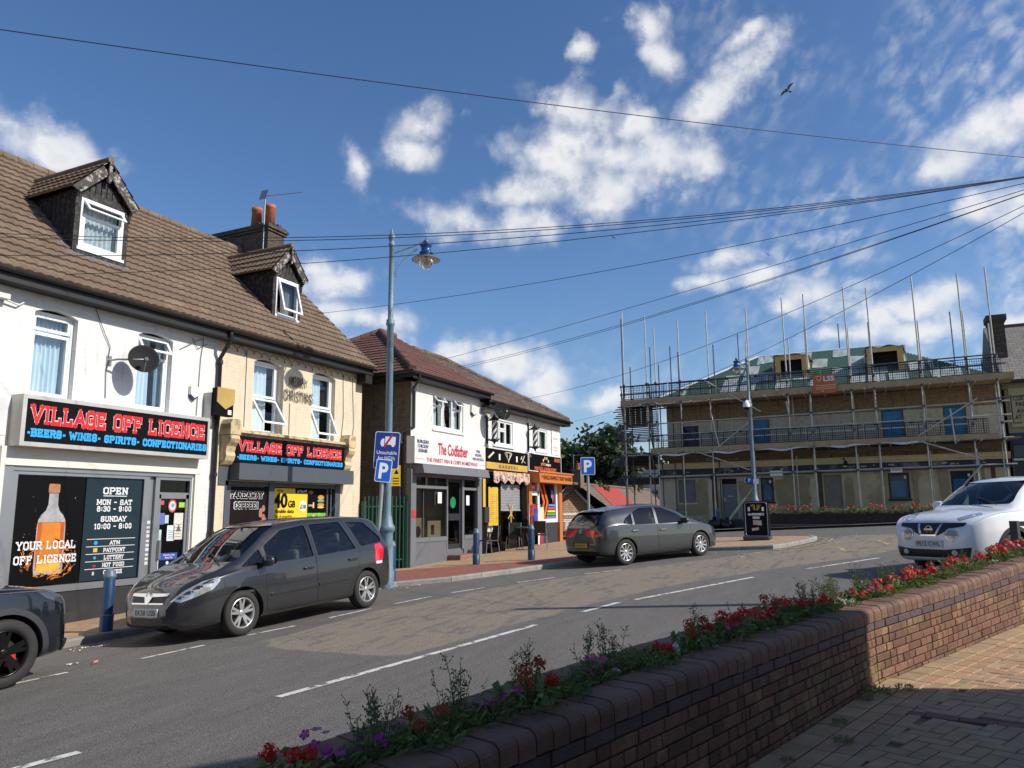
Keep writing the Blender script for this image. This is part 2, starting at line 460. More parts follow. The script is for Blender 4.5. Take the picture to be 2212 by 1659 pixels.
# ================================================================== shared materials
WHITE = mat('white_paint', (.72, .72, .70), .5, var=.04)
UPVC = mat('white_frame', (.74, .75, .75), .3, var=.02)
BLACK = mat('black_paint', (.010, .010, .011), .55, var=.15)
DARKP = mat('dark_plastic', (.02, .02, .022), .45, var=.1)
RUB = mat('rubber', (.022, .021, .02), .8, var=.15)
CHROME = mat('chrome', (.75, .75, .77), .12, 1.0, var=.03)
ALU = mat('aluminium', (.30, .31, .32), .42, .6, var=.08)
GALV = mat('galvanised_tube', (.36, .37, .38), .42, .8, var=.22, vs_=6)
SLATEGREY = mat('grey_shutter', (.075, .09, .105), .42, var=.06)
PANE = glassmat('window_glass', (.86, .9, .92), .03)
DARKPANE = glassmat('shop_glass', (.7, .72, .72), -.02)
CURT = mat('net_curtain', (.62, .74, .82), .9, var=.08)
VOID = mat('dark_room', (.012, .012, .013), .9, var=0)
TERRA = mat('terracotta', (.42, .13, .06), .75, var=.15)
CABLE = mat('cable_black', (.012, .012, .014), .6, var=0)

# ================================================================== ground
def tess(poly, step=.6):
    """flat polygon filled with an inner net of points"""
    pts = [V(p) for p in poly]; n = len(pts); pe = []
    for i in range(n):
        a, b = pts[i], pts[(i + 1) % n]; k = max(1, int((b - a).length / step))
        pe += [a + (b - a) * (j / k) for j in range(k)]
    m_ = len(pe)
    xs = [p.x for p in pe]; ys = [p.y for p in pe]
    def inside(p):
        c = False; j = n - 1
        for i in range(n):
            if (pts[i].y > p.y) != (pts[j].y > p.y) and p.x < (pts[j].x - pts[i].x) * (p.y - pts[i].y) / (pts[j].y - pts[i].y) + pts[i].x:
                c = not c
            j = i
        return c
    ins = []
    x = min(xs) + step * .5
    while x < max(xs):
        y = min(ys) + step * .5
        while y < max(ys):
            p = V((x, y))
            if inside(p):
                ins.append(p)
            y += step
        x += step
    r = delaunay_2d_cdt(pe + ins, [(i, (i + 1) % m_) for i in range(m_)], [], 1, 1e-4)
    return [v[:] for v in r[0]], [list(f) for f in r[2]]

def sheet(name, poly, dz, mt, label=None, step=.6, kind='structure', parent=None):
    vs, fs = tess(poly, step)
    mb = MB(); mb.add([(x, y, gz(x, y) + dz) for x, y in vs], fs)
    mb.f = [f if (V(mb.v[f[1]]) - V(mb.v[f[0]])).cross(V(mb.v[f[2]]) - V(mb.v[f[0]])).z > 0 else f[::-1] for f in mb.f]
    return mb.build(name, mt, parent, kind=kind, loc=(0, 0, 0) if parent is None else None, label=label)

def asphalt():
    mt = bpy.data.materials.new('asphalt'); mt.use_nodes = True
    t = NT(mt.node_tree); t.nt.nodes.clear()
    p = t.n('BsdfPrincipled'); t.nt.links.new(p.outputs[0], t.n('OutputMaterial').inputs[0])
    co = t.n('TexCoord').outputs['Object']
    at = t.n('Attribute', attribute_name='worn').outputs['Fac']
    fine = t.noise(co, 85.0, 4, .75); chips = t.n('TexVoronoi'); t.put(chips.inputs[0], co); chips.inputs['Scale'].default_value = 55
    mid = t.noise(co, 1.1, 6, .6)
    mp = t.n('Mapping', i={0: co}); mp.inputs[2].default_value = (0, 0, radians(14)); mp.inputs[3].default_value = (.45, 2.0, 1)
    strk = t.noise(mp.outputs[0], 2.2, 7, .68)
    g = t.mix(t.ramp(fine.outputs[0], .36, .66), (.056, .051, .045), (.205, .188, .168))
    g = t.mix(t.ramp(chips.outputs['Distance'], .22, .06), g, (.36, .335, .30))
    tan = t.mix(t.ramp(fine.outputs[0], .34, .68), (.14, .115, .085), (.345, .285, .21))
    edge = t.m('ADD', at, t.m('MULTIPLY', t.m('SUBTRACT', mid.outputs[0], .5), .35))
    k = t.ramp(edge, .46, .54)
    k = t.m('MULTIPLY', k, t.m('SUBTRACT', 1.0, t.m('MULTIPLY', t.ramp(strk.outputs[0], .50, .60), .9)))
    c = t.mix(k, g, tan)
    # cracks
    vo = t.n('TexVoronoi', feature='DISTANCE_TO_EDGE'); t.put(vo.inputs[0], t.vm('ADD', co, t.vm('MULTIPLY', t.noise(co, 2.5, 4).outputs['Color'], (1, 1, 1)).outputs[0]).outputs[0]); vo.inputs['Scale'].default_value = .42
    cr = t.m('MULTIPLY', t.ramp(vo.outputs['Distance'], .009, .002), t.ramp(mid.outputs[0], .42, .55))
    c = t.mix(t.m('MULTIPLY', cr, t.m('ADD', .12, t.m('MULTIPLY', t.ramp(edge, .42, .5), .5))), c, (.02, .02, .02))
    f = t.n('MapRange'); t.put(f.inputs[0], strk.outputs[0]); f.inputs[1].default_value = .25; f.inputs[2].default_value = .75; f.inputs[3].default_value = .8; f.inputs[4].default_value = 1.2
    c = t.mix(1.0, c, f.outputs[0], 'MULTIPLY')
    t.put(p.inputs['Base Color'], c); p.inputs['Roughness'].default_value = .82
    b = t.n('Bump', i={'Height': t.m('ADD', fine.outputs[0], t.m('MULTIPLY', chips.outputs['Distance'], .8))}); b.inputs['Strength'].default_value = .55; b.inputs['Distance'].default_value = .012
    t.put(p.inputs['Normal'], b)
    return mt
ASPH = asphalt()

# buff worn surfacing between the bay line and the centre line
WORN = [(8.15, 7.75), (7.75, 6.2), (7.7, 5.15), (9.9, 4.75), (12.0, 4.3), (14.2, 3.6), (16.5, 2.3), (19.5, .2), (23, -.8), (27, -.6), (27, 1.2), (22.5, 1.7), (20.6, 3.2), (17.6, 5.2), (14.6, 7.0), (11.5, 7.85)]
def sdist(p, poly):
    d = 1e9; c = False; j = len(poly) - 1
    for i in range(len(poly)):
        a, b = V(poly[j]), V(poly[i]); ab = b - a
        h = max(0, min(1, (p - a).dot(ab) / ab.length_squared)); d = min(d, (p - a - ab * h).length)
        if (poly[i][1] > p.y) != (poly[j][1] > p.y) and p.x < (poly[j][0] - poly[i][0]) * (p.y - poly[i][1]) / (poly[j][1] - poly[i][1]) + poly[i][0]:
            c = not c
        j = i
    return d if c else -d
def road():
    mb = MB(); xs = [-8 + i * .35 for i in range(150)]; ys = [-5.5 + j * .35 for j in range(76)]
    mb.add([(x, y, gz(x, y)) for y in ys for x in xs], [(j * 150 + i, j * 150 + i + 1, (j + 1) * 150 + i + 1, (j + 1) * 150 + i) for j in range(75) for i in range(149)])
    o = mb.build('road', ASPH, kind='structure', loc=(0, 0, 0))
    a = o.data.attributes.new('worn', 'FLOAT', 'POINT')
    a.data.foreach_set('value', [max(0, min(1, .5 + .8 * sdist(V(v[:2]), WORN))) for v in mb.v])
road()
gm = mat('far_ground', (.16, .15, .12), .95, var=.3, vs_=.3)
mb = MB()
gx = [-400, -150, -60, -20, -8, 0, 10, 20, 25, 30, 35, 40, 45, 60, 100, 200, 400, 900]; gy = [-400, -150, -60, -25, -10, 0, 10, 20, 30, 60, 150, 400, 900]
mb.add([(x, y, gz(x, y) - .12) for y in gy for x in gx], [(j * len(gx) + i, j * len(gx) + i + 1, (j + 1) * len(gx) + i + 1, (j + 1) * len(gx) + i) for j in range(len(gy) - 1) for i in range(len(gx) - 1)])
mb.build('ground', gm, kind='structure', loc=(0, 0, 0))

# road paint, worn through in places
PAINT = mat('road_paint', (.62, .61, .57), .7, var=.2, vs_=14, col2=(.14, .13, .12), c2s=9)
YPAINT = mat('yellow_road_paint', (.42, .33, .14), .75, var=.2, vs_=10, col2=(.16, .14, .11), c2s=7)
def stripe(mb, p, q, w=.1, dz=.005):
    p, q = V(p), V(q); d = (q - p).normalized(); n = V((-d.y, d.x)) * w / 2; k = max(1, int((q - p).length / .3))
    for i in range(k):
        a, b = p + (q - p) * (i / k), p + (q - p) * ((i + 1) / k)
        mb.add([(c.x, c.y, gz(c.x, c.y) + dz) for c in (a - n, b - n, b + n, a + n)], [(0, 1, 2, 3)])
mb = MB()
for p, q in (((2.2, 6.15), (4.15, 5.62)), ((5.86, 5.24), (9.88, 4.39)), ((11.0, 4.14), (12.0, 3.9)), ((12.3, 3.72), (15.28, 2.32)), ((16.6, 1.5), (18.6, .2)), ((-1.5, 7.0), (1.0, 6.5))):
    stripe(mb, p, q, .1)
mb.build('centre_line', PAINT, kind='structure', loc=(0, 0, 0))
mb = MB()
for p, q in (((4.6, 9.05), (6.3, 8.85)), ((7.1, 8.6), (8.0, 8.48)), ((8.75, 8.43), (9.55, 8.27)), ((10.3, 8.22), (11.3, 8.12)), ((11.85, 8.03), (12.8, 7.85)), ((13.3, 7.72), (14.1, 7.4)), ((14.9, 7.05), (15.8, 6.55)), ((16.4, 6.1), (17.2, 5.5)), ((20.6, 3.35), (21.2, 2.75))):
    stripe(mb, p, q, .075)
mb.build('bay_line', PAINT, kind='structure', loc=(0, 0, 0))
mb = MB()
tip = [(21.5, 2.75), (22.9, 2.05), (24.0, 1.72), (25.3, 1.62), (26.3, 1.95), (27.0, 3.3)]
for off in (0, .17):
    for a, b in zip(tip, tip[1:]):
        stripe(mb, (a[0] - .02 - off * .2, a[1] - off), (b[0] + off * .25, b[1] - off * .9), .07)
for p, q in (((21.6, 2.6), (26.6, -1.4)), ((21.3, 2.35), (22.0, .2)), ((22.0, 1.2), (20.4, .9)), ((20.9, 1.05), (20.1, .05)), ((24.3, .3), (22.3, 0)), ((24.3, 0.3), (22.6, -1.2))):
    stripe(mb, p, q, .11)
mb.build('yellow_line', YPAINT, kind='structure', loc=(0, 0, 0))

# ------------------------------------------------------------------ far pavement
KERB = [(-6, 11.4), (2, 11.05), (7.46, 10.74), (8.4, 10.68), (11.5, 10.35), (13.6, 10.1), (14.5, 9.75), (15.3, 8.85), (16.75, 8.1), (18.3, 7.45), (20.0, 6.35), (21.3, 5.3), (21.95, 4.5), (21.95, 3.6), (21.95, 2.8), (22.5, 2.5), (23.3, 2.25), (24.3, 1.98), (25.1, 1.92), (25.8, 2.1), (26.25, 2.75), (26.55, 3.6), (27.2, 5.5), (28.2, 8.5), (29.3, 11.9), (31, 18)]
PAVE = brickmat('buff_paving', (.46, .30, .16), (.36, .24, .14), (.17, .13, .09), .2, .1, .006, .85, .3, .22)
REDP = brickmat('red_paving', (.30, .105, .07), (.25, .09, .065), (.12, .06, .05), .2, .1, .005, .85, .3, .18)
sheet('pavement', KERB + [(28.95, 18), (28.95, 11.9), (17.9, 11.9), (17.9, 14), (-6, 14)], .1, PAVE, step=.5)
sheet('pavement_strip', [(14.65, 9.9), (15.4, 9.0), (16.8, 8.25), (18.4, 7.6), (20.1, 6.5), (21.1, 5.7), (21.3, 6.6), (20.1, 7.9), (18.5, 9.25), (17.6, 10.9), (16.9, 11.6), (16.0, 11.6), (14.4, 10.2)], .104, REDP, step=.5)
KG = mat('kerbstone', (.27, .25, .22), .85, var=.25, vs_=5, bump=.4, bs=60, island=.12)
def kerbs(path, name, w=.13, h=.1, side=1):
    mb = MB(); L = .9
    for a, b in zip(path, path[1:]):
        a, b = V(a), V(b); d = (b - a); ln = d.length; d.normalize(); n = V((-d.y, d.x)) * side; k = max(1, round(ln / L))
        for i in range(k):
            p, q = a + d * (ln * i / k + .005), a + d * (ln * (i + 1) / k - .005)
            vs = []
            for c in (p, q):
                z = gz(c.x, c.y); o = c - n * .02; e = c + n * w
                vs += [(o.x, o.y, z - .1), (o.x, o.y, z + h - .02), (o.x + n.x * .02, o.y + n.y * .02, z + h + .006), (e.x, e.y, z + h + .006), (e.x, e.y, z - .1)]
            mb.add(vs, [(0, 1, 6, 5), (1, 2, 7, 6), (2, 3, 8, 7), (3, 4, 9, 8), (0, 4, 3, 2, 1), (5, 6, 7, 8, 9)])
    mb.build(name, KG, kind='structure', loc=(0, 0, 0))
kerbs(KERB[:14], 'kerb'); kerbs(KERB[13:], 'kerb', h=.1)
mb = MB(); mb.lathe([(0, .0), (.3, 0), (.3, .006), (0, .006)], (0, 0, 0), 4)
o = MB().box(21.55, 22.0, 6.3, 7.2, gz(21.8, 6.8) + .098, gz(21.8, 6.8) + .122).build('manhole_cover', mat('cast_iron', (.06, .05, .045), .7, var=.3, vs_=9), label='dark metal inspection cover set flush in the pavement by the parked hatchback', cat='manhole cover')

# litter along the gutter
mb = MB()
LT = [(7.43, 10.19), (7.57, 10.22), (7.7, 10.2), (7.77, 10.15), (7.5, 10.35), (6.6, 9.27), (13.77, 9.29), (14.7, 9.25), (14.6, 9.35), (17.15, 8.33), (14.2, 9.3), (21.2, 3.6), (20.9, 4.1), (23.6, 1.2), (19.6, 3.2), (27.0, .9), (22.2, 7.9)]
for x, y in LT:
    for k in range(3):
        a, b = x + random.uniform(-.12, .12), y + random.uniform(-.07, .07); s = random.uniform(.012, .035); r = random.uniform(0, 3)
        z = gz(a, b) + .012
        mb.add([(a + s * cos(r + j * 1.57), b + s * sin(r + j * 1.57) * .7, z + .012 * ((j + k) % 2)) for j in range(4)], [(0, 1, 2, 3)])
mb.build('litter', mat('paper_scrap', (.7, .68, .62), .8), kind='stuff', loc=(0, 0, 0), label='small white paper scraps scattered along the gutter', cat='litter')
x, y = 6.77, 9.01
MB().tube([(x - .045, y - .02, gz(x, y) + .02), (x + .045, y + .02, gz(x, y) + .02)], .018, 8).build('cartridge_tube', mat('pink_card', (.5, .2, .18), .6), label='small pink tube lying on the asphalt near the dark car wheel', cat='litter')

# ------------------------------------------------------------------ near pavement of clay pavers
WL = [(-3.0, 3.33), (4.79, .82), (6.87, .15), (9.73, -1.2), (14.5, -3.55)]          # foot of the planter wall, front face
PAVER = mat('clay_paver', (.40, .25, .14), .85, var=.22, vs_=7, bump=.35, bs=70, island=.11)
PAVERR = mat('red_paver', (.17, .075, .055), .85, var=.2, vs_=7, island=.15)
SLAB = mat('edging_block', (.37, .26, .145), .85, var=.25, vs_=6, bump=.3, bs=60, island=.12)
JOINT = mat('sandy_joint', (.17, .12, .075), .95, var=.3, vs_=12)
sheet('near_ground', WL + [(14.5, -13), (-6, -13), (-6, 4.2)], .085, JOINT, step=1.0)
def wall_y(x):
    for a, b in zip(WL, WL[1:]):
        if a[0] <= x <= b[0]:
            return a[1] + (b[1] - a[1]) * (x - a[0]) / (b[0] - a[0])
    return WL[-1][1] - (x - WL[-1][0]) * .5
def paver(mb, c, ux, uy, hx, hy, dz=0.0, mi=0):
    g_ = .0035; ch = .006; vs = []
    for e, z in ((0, 0.0), (0, .012), (ch, .016)):
        for sx, sy in ((-1, -1), (1, -1), (1, 1), (-1, 1)):
            p = c + ux * sx * (hx - g_ - e) + uy * sy * (hy - g_ - e)
            vs.append((p.x, p.y, gz(p.x, p.y) + .085 + z + dz))
    mb.add(vs, [(0, 1, 5, 4), (1, 2, 6, 5), (2, 3, 7, 6), (3, 0, 4, 7), (4, 5, 9, 8), (5, 6, 10, 9), (6, 7, 11, 10), (7, 4, 8, 11), (8, 9, 10, 11)], mi)
mb = MB(); L_, W_ = .206, .103
ang = radians(-26); ex_, ey_ = V((cos(ang), sin(ang))), V((-sin(ang), cos(ang)))
for i in range(-80, 125):
    for j in range(-85, 85):
        # herringbone: one long and one tall block per diagonal step
        k = (i - j) % 4
        if k == 0:
            c = V((i + 1.0, j + .5)); lo = True
        elif k == 2:
            c = V((i + .5, j)); lo = False
        else:
            continue
        p = ex_ * (c.x * W_) + ey_ * (c.y * W_)
        if not (2.2 < p.x < 11.5 and -4.5 < p.y):
            continue
        if p.y > wall_y(p.x) - .52:
            continue
        d_ = (p.x - 6.1) * .963 - (p.y - .05) * .27
        if abs(d_) < .07:
            continue
        paver(mb, p, ex_, ey_, L_ / 2 if lo else W_ / 2, W_ / 2 if lo else L_ / 2, random.uniform(-.002, .002))
# courses along the wall foot
for a, b in zip(WL, WL[1:]):
    a, b = V(a), V(b); d = (b - a).normalized(); n = V((d.y, -d.x)); ln = (b - a).length
    for off, hw, bl, mi in ((.09, .085, .24, 2), (.24, .058, .23, 0), (.36, .058, .23, 0), (.465, .045, .23, 2)):
        s_ = 0.0
        while s_ < ln:
            c = a + d * (s_ + bl / 2) + n * off
            if 1.5 < c.x < 12:
                paver(mb, c, d, n, bl / 2, hw, random.uniform(-.002, .002), mi)
            s_ += bl
# red course crossing the paving
p = V((6.08, -.03)); d = V((-.27, -.963)).normalized(); n = V((d.y, -d.x))
for i in range(20):
    paver(mb, p + d * (i * .206), d, n, .103, .052, 0, 1)
mb.build('near_pavement', [PAVER, PAVERR, SLAB], kind='structure', loc=(0, 0, 0))

# ------------------------------------------------------------------ brick planter in front of the camera
WB = mat('planter_brick', (.165, .080, .048), .82, var=.3, vs_=16, bump=.45, bs=55, col2=(.205, .13, .062), c2s=3.2, island=.32)
WBD = mat('blue_brick', (.085, .055, .06), .7, var=.2, vs_=12, bump=.3, bs=60, island=.18)
WBC = mat('coping_brick', (.155, .082, .052), .78, var=.28, vs_=14, bump=.4, bs=60, island=.25)
MORT = mat('dark_mortar', (.06, .048, .04), .95, var=.25, vs_=20)
SOIL = mat('soil', (.05, .035, .024), .95, var=.4, vs_=14, bump=.8, bs=30)
TOPZ = [(-3, .49), (2.46, .75), (4.16, .825), (5.21, .86), (6.82, .89), (8.1, .96), (9.91, 1.09), (14.5, 1.34)]
def top_z(x):
    for a, b in zip(TOPZ, TOPZ[1:]):
        if a[0] <= x <= b[0]:
            return a[1] + (b[1] - a[1]) * (x - a[0]) / (b[0] - a[0])
    return TOPZ[-1][1] if x > 0 else TOPZ[0][1]
PLANTER = thing('brick_planter', 'long low brick planter wall with bullnose coping in the foreground, full of bedding flowers', 'planter', (6.5, .6, gz(6.5, .6)))
def brick3(mb, p, q, n, z0p, z1p, z0q, z1q, out, mi, ch=.004):
    """one wall brick between p and q (plan), its face pushed out along n, chamfered"""
    d = (q - p).normalized(); vs = []
    for e, o in ((0, -.05), (0, out - ch), (ch, out)):
        for pt, zz, sg in ((p, z0p + e, 1), (q, z0q + e, -1), (q, z1q - e, -1), (p, z1p - e, 1)):
            c = pt + d * e * sg + n * o
            vs.append((c.x, c.y, zz))
    fs = []
    for r in (0, 4):
        fs += [(r + i, r + (i + 1) % 4, r + 4 + (i + 1) % 4, r + 4 + i) for i in range(4)]
    mb.add(vs, fs + [(8, 9, 10, 11)], mi)
mb = MB(); cp = MB(); cp2 = MB(); core = MB()
DEPTH = .43
for si, (a, b) in enumerate(zip(WL, WL[1:])):
    a, b = V(a), V(b); d = (b - a).normalized(); n = V((d.y, -d.x)); ln = (b - a).length
    zt = lambda s_: top_z((a + d * s_).x)
    zb = lambda s_: gz(*(a + d * s_)) + .06
    core.prism([(*(a - n * .02), zb(0)), (*(b - n * .02), zb(ln)), (*(b - n * .02), zt(ln) - .03), (*(a - n * .02), zt(0) - .03)], (*(-n * .16), 0))
    nrow = 8
    for r in range(nrow):
        s_ = -.05 * (r % 3); odd = r % 2
        while s_ < ln:
            if r == nrow - 1:
                w = .225; mi = 1
            else:
                w = .225 if (random.random() < .42) else .108; mi = 0
            e = min(s_ + w, ln); s0 = max(0, s_)
            if e - s0 > .02:
                p, q = a + d * (s0 + .005), a + d * (e - .005)
                def zz(x, f):
                    lo, hi = zb(x), zt(x) - .105
                    return lo + (hi - lo) * f
                brick3(mb, p, q, n, zz(s0, r / nrow) + .005, zz(s0, (r + 1) / nrow) - .005, zz(e, r / nrow) + .005, zz(e, (r + 1) / nrow) - .005, random.uniform(-.002, .003) + (.004 if mi else 0), mi)
            s_ += w
    # bullnose coping bricks on edge
    for off, depth in ((0.0, .225), (DEPTH, .225)):
        s_ = 0.0
        while s_ < ln:
            e = min(ln, s_ + .108); vs = []; j = random.uniform(-.003, .003)
            prof = [(.012, -.1)] + [(.012 - .045 * (1 - cos(k * pi / 8)), -.045 + .045 * sin(k * pi / 8)) for k in range(5)] + [(-depth, 0), (-depth, -.1)]
            if off:
                prof = [(-.0, -.1), (-.0, 0)] + [(-depth + .045 * (1 - sin(k * pi / 8)), -.045 + .045 * cos(k * pi / 8)) for k in range(5)] + [(-depth, -.1)]
            for x in (s_ + .004, e - .004):
                for o_, z_ in prof:
                    c = a + d * x + n * (o_ - off); vs.append((c.x, c.y, zt(x) + z_ + j))
            m_ = len(prof)
            (cp2 if off else cp).add(vs, [(i, i + 1, m_ + i + 1, m_ + i) for i in range(m_ - 1)] + [tuple(range(m_))[::-1], tuple(range(m_, 2 * m_))])
            s_ += .108
        core.prism([(*(a - n * (off + .015)), zt(0) - .3), (*(b - n * (off + .015)), zt(ln) - .3), (*(b - n * (off + .015)), zt(ln) - .014), (*(a - n * (off + .015)), zt(0) - .014)], (*(-n * (depth - .03)), 0))
    # back wall and soil
    core.prism([(*(a - n * (DEPTH + .05)), zb(0) - .3), (*(b - n * (DEPTH + .05)), zb(ln) - .3), (*(b - n * (DEPTH + .05)), zt(ln) - .06), (*(a - n * (DEPTH + .05)), zt(0) - .06)], (*(-n * .165), 0), 1)
mb.build('wall', [WB, WBD], PLANTER); cp.build('coping', WBC, PLANTER); cp2.build('coping', WBC, PLANTER); core.build('mortar', [MORT, WB], PLANTER)
mb = MB()
for a, b in zip(WL, WL[1:]):
    a, b = V(a), V(b); d = (b - a).normalized(); n = V((d.y, -d.x)); ln = (b - a).length
    mb.grid(int(ln / .12), 5, lambda u, v: (*(a + d * ln * u - n * (.15 + .34 * v)), top_z((a + d * ln * u).x) - .05 + random.uniform(-.015, .02)), 0)
mb.build('soil', SOIL, PLANTER)
# ================================================================== building helpers
def FY(y0):
    """facade looking to -y: a along x, b into the house, c up"""
    return lambda a, b, c: (a, y0 + b, c)
def FX(x0):
    """facade looking to -x: a runs along -y"""
    return lambda a, b, c: (x0 + b, -a, c)

def wall_holes(mb, a0, a1, c0, c1, holes, rev=.12, mi=0, mr=None, b=0.0):
    """front wall with rectangular openings and their reveals"""
    As = sorted({a0, a1, *[h[0] for h in holes], *[h[1] for h in holes]}); Cs = sorted({c0, c1, *[h[2] for h in holes], *[h[3] for h in holes]})
    for i in range(len(As) - 1):
        for j in range(len(Cs) - 1):
            ca, cc = (As[i] + As[i + 1]) / 2, (Cs[j] + Cs[j + 1]) / 2
            if any(h[0] < ca < h[1] and h[2] < cc < h[3] for h in holes):
                continue
            mb.quad((As[i], b, Cs[j]), (As[i + 1], b, Cs[j]), (As[i + 1], b, Cs[j + 1]), (As[i], b, Cs[j + 1]), mi)
    r = mi if mr is None else mr
    for h in holes:
        x0, x1, z0, z1 = h[:4]
        mb.quad((x0, b, z0), (x0, b, z1), (x0, b + rev, z1), (x0, b + rev, z0), r); mb.quad((x1, b, z1), (x1, b, z0), (x1, b + rev, z0), (x1, b + rev, z1), r)
        mb.quad((x0, b, z1), (x1, b, z1), (x1, b + rev, z1), (x0, b + rev, z1), r); mb.quad((x1, b, z0), (x0, b, z0), (x0, b + rev, z0), (x1, b + rev, z0), r)
        if len(h) > 4:      # segmental arch: fill the corners of the head
            rise = h[4]; n = 10; w = (x1 - x0) / 2; R_ = (w * w + rise * rise) / (2 * rise); cx = (x0 + x1) / 2; cz = z1 - R_
            arc = [(x0 + 2 * w * k / n, cz + sqrt(max(0, R_ * R_ - (x0 + 2 * w * k / n - cx) ** 2))) for k in range(n + 1)]
            for (p, zp), (q, zq) in zip(arc, arc[1:]):
                mb.quad((p, b + .001, zp), (q, b + .001, zq), (q, b + .001, z1), (p, b + .001, z1), mi)
                mb.quad((p, b + .001, zp), (p, b + rev, zp), (q, b + rev, zq), (q, b + .001, zq), r)

def sash(mb, gl, a0, a1, c0, c1, b, w=.055, th=.05, ang=0.0, hinge='top'):
    """one glazed leaf, frame into mb and glass into gl, opened outwards about its hinge"""
    def tr(a, bb, c):
        if not ang:
            return (a, b + bb, c)
        if hinge == 'top':
            h = c - c1
            return (a, b + bb * cos(ang) + h * sin(ang), c1 + h * cos(ang) + bb * sin(ang) * 0)
        h = a - a0 if hinge == 'left' else a1 - a
        return ((a0 + h * cos(ang)) if hinge == 'left' else (a1 - h * cos(ang)), b + bb - h * sin(ang), c)
    def bx(m_, x0, x1, z0, z1, y0, y1):
        vs = [tr(x, y, z) for z in (z0, z1) for y in (y0, y1) for x in (x0, x1)]
        m_.add(vs, [(0, 2, 3, 1), (4, 5, 7, 6), (0, 1, 5, 4), (2, 6, 7, 3), (0, 4, 6, 2), (1, 3, 7, 5)])
    bx(mb, a0, a0 + w, c0, c1, -.01, th); bx(mb, a1 - w, a1, c0, c1, -.01, th)
    bx(mb, a0 + w, a1 - w, c0, c0 + w, -.01, th); bx(mb, a0 + w, a1 - w, c1 - w, c1, -.01, th)
    gl.add([tr(a0 + w, .02, c0 + w), tr(a1 - w, .02, c0 + w), tr(a1 - w, .02, c1 - w), tr(a0 + w, .02, c1 - w)], [(0, 1, 2, 3)])

def curtain(mb, a0, a1, c0, c1, b, waves=7, amp=.025, gather=None):
    n = waves * 8
    def fn(u, v):
        a = a0 + (a1 - a0) * u
        if gather:
            k = gather * (1 - abs(2 * v - 1) ** 2); a = a0 + (a1 - a0) * u * (1 - k)
        return (a, b + amp * sin(u * waves * 2 * pi) + .4 * amp * sin(u * waves * 5.1 + v * 2), c0 + (c1 - c0) * v)
    mb.grid(n, 8, fn, 0, True)

def window(P, T, a0, a1, c0, c1, leaves, rev=.1, fr=UPVC, sill=None, curt=True, pane=PANE, cm=None, name='window'):
    """window part: outer frame > sash leaves with panes, curtain. leaves: (fa0, fa1, fc0, fc1, angle deg, hinge) in fractions"""
    f = MB(T); w = .05
    f.box(a0, a0 + w, rev - .02, rev + .07, c0, c1); f.box(a1 - w, a1, rev - .02, rev + .07, c0, c1)
    f.box(a0 + w, a1 - w, rev - .02, rev + .07, c0, c0 + w); f.box(a0 + w, a1 - w, rev - .02, rev + .07, c1 - w, c1)
    if sill:
        f.box(a0 - .04, a1 + .04, -.05, rev - .025, c0 - .06, c0 - .003)
    W_ = f.build(name, fr, P)
    gl = MB(T)
    ia, ja, ic, jc = a0 + w, a1 - w, c0 + w, c1 - w
    for x0, x1, z0, z1, ang, hg in leaves:
        s_ = MB(T)
        sash(s_, gl, ia + (ja - ia) * x0, ia + (ja - ia) * x1, ic + (jc - ic) * z0, ic + (jc - ic) * z1, rev - (.0 if not ang else .03), ang=radians(ang), hinge=hg)
        s_.build('sash', fr, W_)
    gl.build('pane', pane, W_)
    if curt:
        c = MB(T)
        if curt == 'drawn':
            curtain(c, a0 + .02, a1 - .02, c0 + .02, c1 - .01, rev + .16, 9)
        else:
            for x0, x1, g_ in curt:
                curtain(c, a0 + (a1 - a0) * x0, a0 + (a1 - a0) * x1, c0 + .02, c1 - .02, rev + .16, 5, gather=g_)
        c.build('curtain', cm or CURT, W_)
    return W_

def tiles(mb, P0, du, ds, L, S, course=.3, roll=.15, lift=.03, amp=.012, mi=0, clip=()):
    """interlocking roof tiles as real stepped, rolled courses; clip = list of (point, normal) planes, the normal side is cut away"""
    P0, du, ds = V(P0), V(du).normalized(), V(ds).normalized(); nn = du.cross(ds).normalized()
    bm = bmesh.new(); nu = int(L / (roll / 4)); rows = int(math.ceil(S / course))
    prof = [0.0, .7, 1.0, .7]
    for r in range(rows):
        s0, s1 = r * course, min(S, (r + 1) * course + .02)
        jit = random.uniform(-.004, .004)
        lo, hi, ri = [], [], []
        for k in range(nu + 1):
            u = L * k / nu; h = amp * prof[k % 4]
            j2 = .004 * sin(k // 8 * 12.9898 + r * 78.233)
            lo.append(bm.verts.new(P0 + du * u + ds * (s0 + jit) + nn * (lift + h + j2))); hi.append(bm.verts.new(P0 + du * u + ds * s1 + nn * (h * .6 + .004)))
            ri.append(bm.verts.new(P0 + du * u + ds * (s0 + jit) + nn * (-.01)))
        for k in range(nu):
            bm.faces.new((lo[k], lo[k + 1], hi[k + 1], hi[k])); bm.faces.new((ri[k], ri[k + 1], lo[k + 1], lo[k]))
    for co, no in clip:
        bmesh.ops.bisect_plane(bm, geom=bm.verts[:] + bm.edges[:] + bm.faces[:], plane_co=co, plane_no=no, clear_outer=True)
    mb.bm(bm, mi); bm.free()

